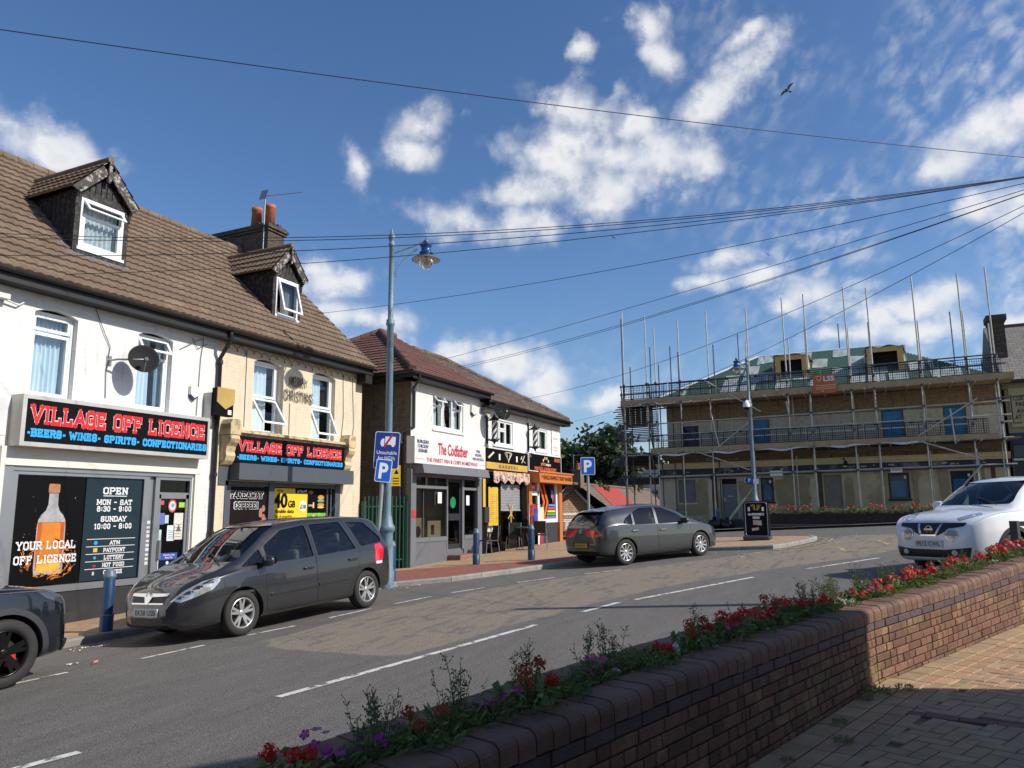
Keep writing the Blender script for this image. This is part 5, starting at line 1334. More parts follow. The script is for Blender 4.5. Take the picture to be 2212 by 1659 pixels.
mb = MB(CF); mb.box(25.82, 26.62, -.02, .08, 2.28, 2.44); mb.box(25.82, 25.92, -.02, .08, .4, 2.28); mb.box(26.5, 26.68, -.02, .08, .4, 2.75); mb.box(26.68, 28.45, -.02, .08, 1.28, 1.42); mb.box(28.28, 28.45, -.02, .08, 1.42, 2.75); mb.build('frame', UPVC, sf)
mb = MB(CF); mb.box(26.5, 28.45, -.01, .09, -.4, 1.28); mb.build('stall_riser', mat('riser_charcoal', (.035, .036, .038), .6, var=.25, vs_=6), sf)
mb = MB(CF); mb.quad((26.68, .05, 1.42), (28.28, .05, 1.42), (28.28, .05, 2.75), (26.68, .05, 2.75)); mb.quad((25.92, .05, .4), (26.5, .05, .4), (26.5, .05, 2.28), (25.92, .05, 2.28)); mb.build('pane', DARKPANE, sf)
MB(CF).box(25.86, 26.46, .03, .04, 2.46, 2.7).build('number_plate_panel', RED, sf); mb = MB(); letters(mb, 'OPEN', (26.16, CY + .028, 2.51), X, Z, .13, .4, bold=.02); mb.build('lettering', SWH, sf)
mb = MB(CF)
for off in (0, .33):
    mb.add([(26.7 + off, .02, 2.72), (26.88 + off, .02, 2.72), (27.3 + off, .02, 2.05), (26.95 + off, .02, 1.44), (26.77 + off, .02, 1.44), (27.1 + off, .02, 2.05)], [(0, 1, 2, 5), (5, 2, 3, 4)])
mb.add([(25.94, .02, 2.2), (26.4, .02, 1.7), (26.2, .02, 1.2), (25.94, .02, 1.25)], [(0, 1, 2, 3)])
for k, i in enumerate((1, 2, 3, 4, 5)):
    z = 1.93 - k * .115; mb.box(27.62 - .06 * k, 28.26, .015, .02, z - .04, z + .04, i)
    if k < 3: mb.box(25.95, 26.48, .015, .02, 1.1 - k * .09, 1.16 - k * .09, i)
mb.add([(27.9, .018, 2.5), (28.02, .018, 2.5), (27.98, .018, 2.2), (27.9, .018, 2.2)], [(0, 1, 2, 3)], 1); mb.add([(28.03, .018, 2.48), (28.15, .018, 2.4), (28.14, .018, 2.15), (28.06, .018, 1.98), (28.02, .018, 2.2)], [(0, 1, 2, 3, 4)], 2)
mb.build('window_graphic', [mat('graphic_orange', (.62, .12, .02), .5), SKYB, mat('graphic_pink', (.65, .05, .25), .5), mat('graphic_yellow', (.7, .6, .02), .5), mat('graphic_green', (.06, .45, .06), .5), mat('graphic_purple', (.35, .1, .5), .5)], sf)
P = thing('awning_board', 'orange canopy board with black lettering over the print shop front', 'shop sign', (27.2, CY - .45, 2.75))
mb = MB(CF); mb.prism([(25.6, 0, 3.14), (25.6, -.5, 3.1), (25.6, -.52, 2.74), (25.6, 0, 2.74)], (3.25, 0, 0)); mb.tube([(25.6, -.5, 3.12), (28.95, -.5, 3.12)], .04, 8); mb.build('canopy', OR, P)
mb = MB(); letters(mb, '* VEHICLE GRAPHICS * SIGNS * BANNERS', (27.25, CY - .53, 2.86), X, Z, .15, 3.0, bold=.012); mb.build('lettering', SIGNBK, P)
P = thing('print_sign', 'black fascia sign with orange lettering and white paw mark over the orange canopy', 'shop sign', (27.0, CY - .15, 3.15))
mb = MB(CF); mb.box(25.45, 28.6, -.15, 0, 3.15, 3.82); mb.build('frame', UPVC, P); mb = MB(CF); mb.box(25.5, 28.55, -.155, -.151, 3.18, 3.79); mb.build('panel', SIGNBK, P); yb = CY - .155
OL = mat('sign_orange', (.7, .16, .06), .5)
mb = MB(); letters(mb, 'PRINTING & EMBROIDERY', (27.0, yb, 3.21), X, Z, .13, 2.1, bold=.02); letters(mb, 'print', (26.98, yb, 3.4), X, Z, .15, .44, bold=.03, align='r'); letters(mb, '20', (25.6, yb, 3.66), X, Z, .09, .12, bold=.02)
for k in range(3): mb.box(27.85, 28.45, yb - .004, yb - .001, 3.6 + k * .05, 3.625 + k * .05)
mb.build('lettering', OL, P)
mb = MB(); letters(mb, 'mam', (27.02, yb, 3.4), X, Z, .12, .46, bold=.03, align='l')
for x, z in ((26.78, 3.6), (26.93, 3.68), (27.12, 3.68), (27.27, 3.58)): disc(mb, x, z, .045, -.003, lambda a, b, c: (a, yb + b, c), 12, 0, .06)
mb.build('paw_mark', CREAM, P)
P = flat('wall_sign', CF, 27.95, 28.7, 3.9, 5.0, -.03, mat('faded_board', (.76, .74, .70), .5, var=.04), 'faded white vertical board listing banners, signs and vehicle graphics on the end house', 'shop sign')
mb = MB(); letters(mb, 'BANNERS', (28.32, CY - .03, 4.82), X, Z, .1, .6, bold=.02); letters(mb, 'VEHICLE', (28.32, CY - .03, 4.16), X, Z, .07, .5); letters(mb, 'GRAPHICS', (28.32, CY - .03, 4.04), X, Z, .07, .55); mb.build('lettering', mat('faded_orange', (.65, .4, .3), .6), P)
mb = MB(); letters(mb, 'SIGNS', (28.32, CY - .03, 4.5), X, Z, .1, .48); mb.build('lettering', mat('faded_grey', (.5, .52, .55), .6), P)

# ------------------------------------------------------------------ green steel fence in the gap
P = thing('palisade_fence', 'green steel fence closing the passage between cream house and chip shop', 'fence', (17.45, 12.1, .2))
FG = mat('fence_green', (.012, .075, .045), .5, var=.15); a, b = V((17.08, 12.55, 0)), V((17.86, 11.7, 0)); a2, b2 = V((15.2, 13.2, 0)), b
mb = MB()
for k in range(12):
    p = a.lerp(b, k / 11); z = .2
    mb.box(p.x - .02, p.x + .02, p.y - .012, p.y + .012, z, 2.12 + .02 * (k % 2))
mb.build('pale', FG, P)
mb = MB()
for z in (.45, 1.85): mb.tube([(a.x, a.y + .03, z), (b.x, b.y + .03, z)], .035, 4)
for p in (a, b): mb.box(p.x - .05, p.x + .05, p.y - .03, p.y + .07, .1, 2.0)
mb.build('rail', FG, P)

# ------------------------------------------------------------------ street furniture
BLUEG = mat('post_bluegrey', (.15, .235, .29), .5, var=.15, vs_=5, col2=(.12, .17, .2), c2s=3); BLUE = mat('post_blue', (.012, .045, .115), .4, var=.2, vs_=8, bump=.1, bs=30); LBLUE = mat('lamp_blue', (.008, .06, .2), .3, var=.1)
def bollard(x, y, label, h=.94):
    z = gz(x, y) + .1
    P = thing('bollard', label, 'bollard', (x, y, z), 'blue bollards along the pavement edge')
    r = .082
    mb = MB(); mb.lathe([(r + .014, -.1), (r + .014, .24), (r + .004, .25), (r, .27), (r, h - .13), (r - .004, h - .12)], (x, y, z), 20); mb.build('shaft', BLUE, P)
    mb = MB(); mb.lathe([(r + .018, .235), (r + .022, .25), (r + .016, .262)], (x, y, z), 20); mb.lathe([(r + .002, h - .15), (r + .012, h - .13), (r + .012, h - .1), (r, h - .09), (r * .95, h - .06), (r * .7, h - .02), (r * .3, h), (0, h + .003)], (x, y, z), 20); mb.build('cap', mat('bollard_cap', (.10, .15, .2), .45, var=.15), P)
    return P
bollard(8.28, 10.83, 'blue bollard on the kerb between the black car and the grey people carrier')
bollard(14.5, 9.9, 'blue bollard hard against the foot of the lamp post', .9)
bollard(18.35, 9.85, 'blue bollard on the pavement in front of the closed chip shop')
bollard(19.35, 8.7, 'blue bollard on the red paving edge before the print shop')
def lamppost(x, y, label, head_dir, zt, arms=1):
    z = gz(x, y) + .1
    P = thing('lamp_post', label, 'lamp post', (x, y, z), 'blue grey street lamps')
    mb = MB(); H = zt - z
    mb.lathe([(.17, -.1), (.17, .15), (.145, .2), (.13, 1.05), (.15, 1.1), (.17, 1.12), (.17, 1.2), (.13, 1.26), (.09, 1.45), (.082, 1.55), (.076, H - 2.35), (.1, H - 2.33), (.1, H - 2.27), (.085, H - 2.25), (.1, H - 2.22), (.062, H - 2.18), (.055, H - .45), (.075, H - .43), (.075, H - .38), (.056, H - .36), (.058, H - .3), (.08, H - .27), (.08, H - .2), (.05, H - .15), (.02, H - .02), (0, H)], (x, y, z), 18)
    mb.build('post', BLUEG, P)
    d = V(head_dir).normalized()
    mb = MB(); o = V((x, y, zt)); L = .8
    mb.tube([o + V((0, 0, -.62)), o + d * .45 + V((0, 0, -.42)), o + d * L + V((0, 0, -.24))], .022, 8)
    def scroll(pts, r=.012): mb.tube([o + d * a + V((0, 0, c)) for a, c in pts], r, 6)
    scroll([(.05, -1.1), (.1, -1.05), (.16, -.95), (.24, -.8), (.34, -.68), (.48, -.55), (.57, -.47)], .016)
    for cx, cz, r_ in ((.11, -1.14, .05), (.12, -.86, .05), (.26, -.62, .055), (.54, -.5, .05)):
        scroll([(cx + r_ * cos(a * .6) * (1 - a * .05), cz + r_ * sin(a * .6) * (1 - a * .05)) for a in range(10)], .01)
    mb.build('arm', BLUEG, P)
    h = o + d * L + V((0, 0, -.26))
    mb = MB(); mb.lathe([(r_, z_ * .77) for r_, z_ in [(0, .12), (.02, .1), (.035, .03), (.06, .02), (.06, -.05), (.03, -.07), (.03, -.12)]], h, 12); mb.build('finial', mat('finial_grey', (.12, .14, .16), .5), P)
    hd = MB(); hd.lathe([(r_, z_ * .77) for r_, z_ in [(.03, -.1), (.14, -.12), (.15, -.15), (.12, -.19), (.11, -.33), (.16, -.36), (.16, -.4), (.13, -.43), (.2, -.47), (.24, -.5)]], h, 20); H_ = hd.build('lamp_head', LBLUE, P)
    sh = MB(); sh.lathe([(r_, z_ * .77) for r_, z_ in [(.1, -.46), (.26, -.52), (.33, -.58), (.335, -.6)]], h, 24); sh.build('shade', mat('shade_grey', (.09, .12, .15), .5), H_)
    sh = MB(); sh.lathe([(r_, z_ * .77) for r_, z_ in [(.05, -.5), (.25, -.545), (.325, -.6)]], h, 24); sh.build('reflector', mat('reflector_cream', (.6, .57, .5), .5), H_)
    gl = MB(); gl.lathe([(r_, z_ * .77) for r_, z_ in [(.18, -.55), (.175, -.66), (.14, -.78), (.08, -.87), (0, -.9)]], h, 20); gl.build('globe', glassmat('lamp_glass', (.8, .82, .82), .08), H_)
    return P
LP = (14.28, 9.88)
lamppost(LP[0], LP[1], 'tall blue grey lamp post with curled bracket and blue lamp above the parked people carrier', (.62, -.78, 0), 8.25)
lamppost(35.0, 5.06, 'farther blue grey lamp post in front of the scaffolding, blue lamp turned towards the road', (-.9, .4, 0), 8.5)
# signs on and near the lamp post
SIGNB = mat('traffic_blue', (.008, .04, .26), .45, var=.03); SIGNB2 = mat('parking_blue', (.008, .11, .55), .45, var=.03); TWH = mat('traffic_white', (.78, .79, .8), .45, var=.02)
def rrect(w, h, r, n=5):
    pts = []
    for sx, sz, a0 in ((1, 1, 0), (-1, 1, 90), (-1, -1, 180), (1, -1, 270)):
        for k in range(n + 1):
            a = radians(a0 + 90 * k / n); pts.append((sx * (w / 2 - r) + r * cos(a), sz * (h / 2 - r) + r * sin(a)))
    return pts
def plate(P, c, w, h, r, face, tilt, mt, border=.012, name='panel'):
    """sign plate: c = centre, face = outward horizontal direction, tilt = lean to the side (radians)"""
    f = V(face).normalized(); ax = V((0, 0, 1)).cross(f).normalized(); up = V((0, 0, 1))
    a2 = ax * cos(tilt) + up * sin(tilt); u2 = up * cos(tilt) - ax * sin(tilt); c = V(c)
    mb = MB(); mb.prism([c + a2 * x + u2 * z for x, z in rrect(w, h, r)], -f * .012); mb.build('border', TWH, P)
    mb = MB(); mb.add([c + a2 * x + u2 * z + f * .003 for x, z in rrect(w - 2 * border, h - 2 * border, r * .8)], [tuple(range(24))]); mb.build(name, mt, P)
    return c, a2, u2, f
face = V((-.85, -.55, 0))
P = thing('road_sign', 'blue road sign with struck out white lorry on the lamp post, reads unsuitable for HGVs', 'road sign', (LP[0] - .1, LP[1] - .1, 2.6))
c, ax, up, f = plate(P, (LP[0] - .1, LP[1] - .03, 3.05), .55, .82, .05, face, radians(-3), SIGNB, .014)
mb = MB(); letters(mb, 'Unsuitable', c - up * .09, ax, up, .085, .44, bold=.006); letters(mb, 'for HGVs', c - up * .21, ax, up, .085, .37, bold=.006)
def pp(pts, l=.004): mb.add([c + ax * x * .88 + up * (z * .82 + .01) + f * l for x, z in pts], [tuple(range(len(pts)))])
pp([(-.06, .14), (.2, .14), (.2, .36), (-.06, .36)]); pp([(-.17, .14), (-.08, .14), (-.08, .3), (-.13, .3), (-.17, .23)])
mb.add([c + ax * (-.105 + .036 * cos(a * .52)) + up * (.115 + .036 * sin(a * .52)) + f * .0045 for a in range(12)], [tuple(range(12))]); mb.add([c + ax * (.125 + .036 * cos(a * .52)) + up * (.115 + .036 * sin(a * .52)) + f * .0045 for a in range(12)], [tuple(range(12))])
mb.build('lettering', TWH, P)
mb = MB(); pp([(-.1, .08), (-.05, .06), (.14, .4), (.09, .42)], .007); mb.build('red_bar', mat('traffic_red', (.5, .02, .03), .45), P)
mb = MB()
for dz in (-.3, .3): mb.lathe([(.075, 0), (.085, .0), (.085, .04), (.075, .04)], (LP[0], LP[1], c.z + dz), 14)
mb.build('clamp', GALV, P)
def parking(label, x, y, zc, w, h, base, face, tilt, r=.03, lean=(0, 0)):
    z = gz(*base) + .1
    P = thing('parking_sign', label, 'parking sign', (base[0], base[1], z), 'blue parking signs')
    mb = MB(); mb.tube([(base[0], base[1], z - .05), (x, y, zc + h * .45)], r, 12); mb.build('post', GALV if r < .035 else mat('post_grey', (.3, .32, .32), .5, .3, var=.1), P)
    f = V(face).normalized()
    c, ax, up, f = plate(P, V((x, y, zc)) + f * (r + .015), w, h, .04, face, tilt, SIGNB2, .016)
    mb = MB(); letters(mb, 'P', c - up * h * .33, ax, up, h * .68, w * .56, bold=.035); mb.build('lettering', TWH, P)
    return P
parking('blue parking sign leaning on a grey pole in front of the lamp post', 14.16, 9.92, 2.6, .35, .5, (14.1, 10.05), (-.8, -.6, 0), radians(-6), .045)
parking('blue parking sign on a straight grey pole behind the dark hatchback', 23.4, 8.5, 3.11, .46, .56, (23.4, 8.5), (-.9, -.43, 0), 0, .042)
P = thing('yellow_sign', 'small yellow notice fixed behind the leaning parking sign', 'notice', (LP[0] + .1, LP[1] - .1, 2.0)); f = V((-.8, -.6, 0)).normalized()
c = V((LP[0] + .1, LP[1] - .06, 2.5)); mb = MB(); ax = V((0, 0, 1)).cross(f); mb.prism([c + ax * x + V((0, 0, z)) for x, z in ((-.13, -.23), (.17, -.23), (.17, .23), (-.13, .23))], -f * .01); mb.build('panel', mat('notice_yellow', (.75, .45, .01), .45), P)
mb = MB(); mb.add([c + ax * (x + .05) + V((0, 0, z)) + f * .003 for x, z in ((-.02, .04), (.08, .04), (.03, .14))], [(0, 1, 2)])
for k in range(3): mb.add([c + ax * x + V((0, 0, z - k * .06)) + f * .003 for x, z in ((0, -.05), (.14, -.05), (.14, -.07), (0, -.07))], [(0, 1, 2, 3)])
mb.build('print', SIGNBK, P)
# signs on the far lamp post
x, y = 34.9, 5.0
P = thing('direction_sign', 'small dark blue left arrow sign with parking letter on the farther lamp post', 'road sign', (x, y, 2.8)); mb = MB()
mb.prism([(x - .11, y + a, c) for a, c in ((.08, 2.8), (.08, 3.1), (.36, 3.1), (.47, 2.95), (.36, 2.8))], (.012, 0, 0)); mb.build('panel', mat('arrow_navy', (.02, .025, .05), .5), P)
mb = MB(); mb.add([(x - .115, y + a, c) for a, c in ((.11, 2.83), (.31, 2.83), (.31, 3.07), (.11, 3.07))], [(3, 2, 1, 0)]); mb.build('parking_panel', SIGNB2, P)
mb = MB(); letters(mb, 'P', (x - .116, y + .21, 2.87), (0, -1, 0), Z, .16, .11, bold=.03); mb.add([(x - .115, y + a, c) for a, c in ((.335, 2.82), (.36, 2.82), (.455, 2.95), (.36, 3.08), (.335, 3.08), (.425, 2.95))], [(0, 1, 2, 5), (5, 2, 3, 4)]); mb.build('lettering', TWH, P)
P = flat('post_notice', FX(x - .12), -y - .06, -y + .17, 2.78, 3.0, 0, TWH, 'small white notice fixed to the farther lamp post beside the arrow sign', 'notice')
P = thing('street_camera', 'white dome security camera on the farther lamp post', 'camera', (x, y, 6.2)); mb = MB(); mb.lathe([(.0, .3), (.05, .29), (.12, .2), (.15, .1), (.15, .0)], (x - .05, y + .16, 6.15), 14); mb.tube([(x, y, 6.4), (x - .05, y + .16, 6.45)], .03, 8); mb.build('housing', TWH, P); mb = MB(); mb.lathe([(.13, 0), (.12, -.06), (.07, -.11), (0, -.14)], (x - .05, y + .16, 6.15), 14); mb.build('dome', BLACK, P)
# A-board
P = thing('a_board', 'black pavement board with rounded frame on the paved corner, reads no appointments needed', 'pavement sign', (24.25, 3.5, gz(24.25, 3.5) + .1))
z = gz(24.25, 3.5) + .1; fc = V((-.97, -.1, 0)).normalized(); ax = V((0, 0, 1)).cross(fc); up = (V((0, 0, 1)) - fc * .12).normalized(); o = V((24.2, 3.5, z)); nrm = ax.cross(up)
mb = MB(); mb.prism([o + ax * x + up * (c + .6) for x, c in rrect(.74, 1.12, .12)], -nrm * .05); mb.build('frame', BLACK, P)
mb = MB(); mb.add([o + ax * x + up * (c + .62) + nrm * .004 for x, c in rrect(.6, .96, .06)], [tuple(range(24))]); mb.build('panel', SIGNBK, P)
mb = MB(); mb.tube([o + ax * x + up * (c + .62) + nrm * .004 for x, c in rrect(.63, .99, .07)] + [o + ax * .315 + up * (.62 + .42) + nrm * .004], .008, 5); mb.build('silver_trim', ALU, P)
mb = MB(); letters(mb, 'NO APPOINTMENTS', o + up * .73 + nrm * .006, ax, up, .07, .46, bold=.03); letters(mb, 'NEEDED', o + up * .63 + nrm * .006, ax, up, .07, .2, bold=.03)
for x in (-.2, .2): mb.add([o + ax * (x + a) + up * c + nrm * .006 for a, c in ((-.03, .86), (.03, .86), (.03, .98), (-.03, .98))], [(0, 1, 2, 3)])
mb.build('lettering', TWH, P)
mb = MB()
for s_ in (-1, 1):
    for a in (.03, .07, .12): mb.tube([o + ax * s_ * (a + .02) + up * 1.05 + nrm * .008, o + ax * s_ * a * .4 + up * .88 + nrm * .008], .006, 4)
mb.build('gold_emblem', GOLD, P)
mb = MB(); mb.add([o + ax * x + up * c + nrm * .006 for x, c in ((-.1, .46), (.15, .43), (.15, .58), (-.1, .59))], [(0, 1, 2, 3)]); mb.add([o + ax * x + up * c + nrm * .006 for x, c in ((-.14, .27), (.06, .3), (.06, .38), (-.14, .35))], [(0, 1, 2, 3)]); mb.build('photo_print', mat('board_photo', (.4, .3, .28), .5, var=.5, vs_=10), P)
mb = MB(); mb.bbox(24.05, 24.65, 3.12, 3.9, z, z + .13, .05); mb.build('base', mat('board_base', (.05, .052, .055), .45), P)
mb = MB(); b2 = o + V((.35, .03, 0)); mb.prism([b2 + ax * x + V((-.12, 0, 1)).normalized() * (c + .6) for x, c in rrect(.74, 1.12, .12)], V((.05, 0, 0))); mb.build('rear_frame', BLACK, P)

# ------------------------------------------------------------------ seats, table and clothes outside the shops
def chair(label, x, y, rz, back):
    z = gz(x, y) + .1; P = thing('cafe_chair', label, 'chair', (x, y, z), 'chairs outside the barber shop', rz); L = lambda a, b, c: (x + a * cos(rz) - b * sin(rz), y + a * sin(rz) + b * cos(rz), z + c)
    mb = MB(L); mb.bbox(-.22, .22, -.22, .22, .43, .47, .015); mb.build('seat', BLACK, P)
    mb = MB(L); mb.prism([(-.2, .2, .5), (.2, .2, .5), (.19, .3, .9), (-.19, .3, .9)], (0, .03, 0)); mb.build('backrest', back, P)
    for sx in (-1, 1):
        for sy in (-1, 1):
            mb = MB(L); mb.tube([(sx * .2, sy * .19, .45), (sx * .235, sy * .25, 0)] if sy < 0 else [(sx * .2, .23, .9), (sx * .2, .2, .45), (sx * .23, .27, 0)], .013, 6); mb.build('leg', GALV, P)
    return P
chair('black backed chair with steel legs by the grey pilaster next to the barber door', 21.3, 11.0, radians(-120), BLACK)
chair('dark slim chair turned sideways under the gold barber emblem', 23.3, 11.1, radians(-75), mat('dark_fabric', (.02, .03, .03), .8))
chair('black chair with splayed legs beside the round table near the print shop', 23.75, 10.35, radians(110), DARKP)
z = gz(23.4, 10.75) + .1; P = thing('cafe_table', 'small round dark table between the chairs outside the barber shop', 'table', (23.4, 10.75, z)); mb = MB(); mb.lathe([(0, .7), (.3, .7), (.31, .72), (.3, .74), (0, .74)], (23.4, 10.75, z), 18); mb.build('tabletop', mat('table_grey', (.10, .11, .12), .5), P)
for k in range(3):
    a = k * 2.1; mb = MB(); mb.tube([(23.4 + .03 * cos(a), 10.75 + .03 * sin(a), z + .7), (23.4 + .28 * cos(a), 10.75 + .28 * sin(a), z)], .016, 6); mb.build('leg', BLACK, P)
z = gz(25.2, 11.2) + .1; P = thing('clothes_rail', 'clothes rail with red, blue and cream garments in front of the print shop', 'clothes rail', (25.2, 11.2, z))
mb = MB(); mb.tube([(24.75, 11.2, z), (24.75, 11.2, z + 1.45), (25.75, 11.2, z + 1.45), (25.75, 11.2, z)], .015, 6); mb.build('frame', GALV, P)
for k, (x0, w, zt, zb, mt) in enumerate(((24.75, .4, 1.42, .15, mat('garment_maroon', (.2, .02, .035), .85, var=.2)), (24.85, .35, 1.45, 1.05, mat('garment_red', (.55, .02, .02), .85)), (25.0, .3, 1.3, .85, mat('garment_blue', (.02, .06, .35), .85)), (25.3, .45, 1.35, .55, mat('garment_cream', (.62, .58, .42), .85, var=.1)), (25.35, .3, .55, .05, mat('garment_crimson', (.4, .02, .06), .85)))):
    mb = MB(); mb.grid(10, 8, lambda u, v: (x0 + w * u * (1 - .12 * v) + .02 * sin(v * 6), 11.15 - .04 * k * .5 + .03 * sin(u * 14 + k), z + zt + (zb - zt) * v), 0, True); mb.build('garment', mt, P)

# ------------------------------------------------------------------ a person standing in the barber doorway
def person():
    x, y, z = 22.87, CY + .2, .62
    P = thing('person', 'person in pale shorts standing behind the yellow price list in the barber doorway', 'person', (x, y, z))
    J = [(0, 0, .88, .13), (0, .01, 1.1, .125), (0, .0, 1.32, .15), (0, 0, 1.45, .06), (0, -.01, 1.52, .055), (0, -.02, 1.62, .095), (0, -.02, 1.72, .085),
         (-.1, 0, .84, .095), (-.11, -.02, .46, .06), (-.12, .01, .2, .052), (-.12, .02, .06, .042), (-.13, -.14, .03, .038), (.1, 0, .84, .095), (.11, -.02, .46, .06), (.12, .01, .2, .052), (.12, .02, .06, .042), (.13, -.14, .03, .038),
         (-.2, 0, 1.38, .055), (-.25, .02, 1.1, .042), (-.24, -.06, .86, .032), (.2, 0, 1.38, .055), (.25, .02, 1.1, .042), (.24, -.06, .86, .032)]
    E_ = [(0, 1), (1, 2), (2, 3), (3, 4), (4, 5), (5, 6), (0, 7), (7, 8), (8, 9), (9, 10), (10, 11), (0, 12), (12, 13), (13, 14), (14, 15), (15, 16), (2, 17), (17, 18), (18, 19), (2, 20), (20, 21), (21, 22)]
    for s_, w in ((-1, 19), (1, 22)):
        for k in range(5):
            b0 = V(J[w][:3]); sp = (k - 2) * .018 if k < 4 else .035
            o = len(J)
            J.append((b0.x + (.0 if k < 4 else -s_ * .03), b0.y - .03 + sp, b0.z - (.08 if k < 4 else .04), .0085)); J.append((b0.x - s_ * .01, b0.y - .035 + sp * 1.1, b0.z - (.125 if k < 4 else .075) - (.02 if k in (1, 2) else 0), .0075))
            E_ += [(w, o), (o, o + 1)]
    me = bpy.data.meshes.new('body'); me.from_pydata([j[:3] for j in J], E_, []); o = bpy.data.objects.new('body', me); COL.objects.link(o); o.parent = P
    mo = o.modifiers.new('skin', 'SKIN')
    for i, j in enumerate(J): me.skin_vertices[0].data[i].radius = (j[3], j[3])
    me.skin_vertices[0].data[0].use_root = True
    o.modifiers.new('sub', 'SUBSURF').levels = 1; o.modifiers[-1].render_levels = 1
    me.materials.append(mat('skin', (.42, .26, .19), .6, var=.06)); mo.use_smooth_shade = True
    C_ = lambda a, b, c: (x + a, y + b, z + c)
    mb = MB(C_); 
    for s_ in (-1, 1): mb.tube([(s_ * .08, .0, .9), (s_ * .1, 0, .72), (s_ * .12, -.01, .42)], [.115, .125, .12], 14, caps=False)
    mb.tube([(0, 0, .98), (0, 0, .8)], [.15, .18], 16, caps=False); mb.build('shorts', mat('pale_shorts', (.62, .59, .5), .85, var=.12), P)
    mb = MB(C_); mb.tube([(0, 0, .92), (0, .01, 1.1), (0, 0, 1.3), (0, 0, 1.46)], [.175, .165, .2, .09], 16, caps=False)
    for s_ in (-1, 1): mb.tube([(s_ * .15, 0, 1.4), (s_ * .22, .01, 1.28), (s_ * .25, .02, 1.14)], [.085, .075, .068], 12, caps=False)
    mb.build('shirt', mat('dark_shirt', (.02, .02, .024), .85), P)
    mb = MB(C_); mb.lathe([(.0, 1.79), (.06, 1.78), (.095, 1.73), (.103, 1.68), (.1, 1.63)], C_(0, .0, 0)[:2] + (z,), 14) if False else mb.tube([(0, -.005, 1.65), (0, -.005, 1.72), (0, -.005, 1.79), (0, -.005, 1.81)], [.104, .108, .08, .02], 14)
    mb.build('hair', mat('dark_hair', (.02, .014, .01), .7), P)
    mb = MB(C_)
    for s_ in (-1, 1): mb.lathe([(0, -.01), (.012, 0), (0, .01)], C_(s_ * .032, -.108, 1.655), 8)
    mb.build('eye', mat('eye_dark', (.03, .025, .02), .3), P)
    mb = MB(C_); mb.prism([(-.014, -.1, 1.61), (.014, -.1, 1.61), (0, -.1, 1.665)], (0, -.028, 0)); mb.build('nose', MATS['skin'], P)
    mb = MB(C_); mb.tube([(-.025, -.104, 1.575), (0, -.112, 1.572), (.025, -.104, 1.575)], .006, 6); mb.build('mouth', mat('lip', (.35, .14, .12), .5), P)
    for s_ in (-1, 1):
        mb = MB(C_); mb.bbox(s_ * .125 - .045, s_ * .125 + .045, -.2, .07, -.02, .06, .025); mb.build('shoe', mat('dark_shoe', (.03, .03, .03), .6), P)
person()
# ================================================================== pub under scaffolding at the end of the road
KP = 37.0 / 29.0
def KS(x, y, z, k=KP): return (x * k, y * k, 1.66 + (z - 1.66) * k)
def PF(x0): return lambda a, b, c: KS(x0 + b, -a, c)          # a = towards the right (-y), b = deeper, c up
BX = 30.3
PT = PF(BX)
PB = thing('pub_building', 'derelict pub with stripped walls, blue sheeted windows and unfinished roof behind scaffolding', 'building', KS(BX + 2, 2, .95))
PUP = brickmat('pub_upper_brick', (.31, .215, .115), (.24, .16, .08), (.26, .205, .125), .225, .075, .012, .9, .4, .35)
PLOW = brickmat('pub_painted_brick', (.55, .48, .34), (.51, .44, .31), (.47, .40, .28), .45, .15, .01, .9, .3, .2, paint=(.61, .54, .39), pr=(.3, .8))
PREN = mat('pub_render', (.62, .50, .30), .85, var=.2, vs_=1.5, bump=.3, bs=20, col2=(.42, .33, .18), c2s=.55)
PCRM = mat('pub_cream_trim', (.68, .55, .32), .7, var=.15, vs_=2)
PNAV = mat('pub_navy_fascia', (.02, .022, .05), .5, var=.3, col2=(.2, .19, .18), c2s=.9)
BLUES = mat('blue_sheet', (.01, .20, .40), .25, var=.35, vs_=2.5, bump=.5, bs=6)
DKW = mat('dark_window', (.015, .025, .05), .15, var=.3)
STEEL = mat('steel_door', (.17, .18, .19), .5, .3, var=.15)
UPW = [(-4.28, -3.71, 4.15, 5.06), (.16, .83, 4.17, 5.13), (2.09, 2.75, 4.17, 5.15), (-7.0, -6.38, 4.1, 4.96)]
GFW = [(-7.25, -6.57, 1.97, 2.86), (-5.58, -5.02, 1.34, 2.86), (-4.14, -3.68, 1.97, 2.86), (-1.94, -1.33, 1.5, 2.9), (.18, .84, 2.0, 2.9), (2.1, 2.78, 2.0, 2.92)]
mb = MB(PT)
wall_holes(mb, -7.6, 3.85, 4.05, 5.1, [(a, b, c, min(d, 5.1)) for a, b, c, d in UPW], .12, 1)
wall_holes(mb, -7.6, 3.85, 5.1, 6.0, [(a, b, 5.1, d) for a, b, c, d in UPW if d > 5.1], .12, 0)
wall_holes(mb, -8.0, 3.85, .6, 3.05, GFW, .1, 2)
mb.quad((-7.6, 6.5, 3.3), (-7.6, 0, 3.3), (-7.6, 0, 6), (-7.6, 6.5, 6), 0); mb.quad((-8, 6.5, .6), (-8, 0, .6), (-8, 0, 3.4), (-8, 6.5, 3.4), 2)
mb.box(-7.5, 3.8, 1.5, 1.6, .6, 6.0, 3); mb.quad((3.85, 0, .6), (3.85, 6.5, .6), (3.85, 6.5, 6), (3.85, 0, 6), 0)
mb.quad((-7.6, 0, 3.4), (3.85, 0, 3.4), (3.85, 0, 4.05), (-7.6, 0, 4.05), 0)
mb.build('wall', [PUP, PLOW, PREN, VOID], PB)
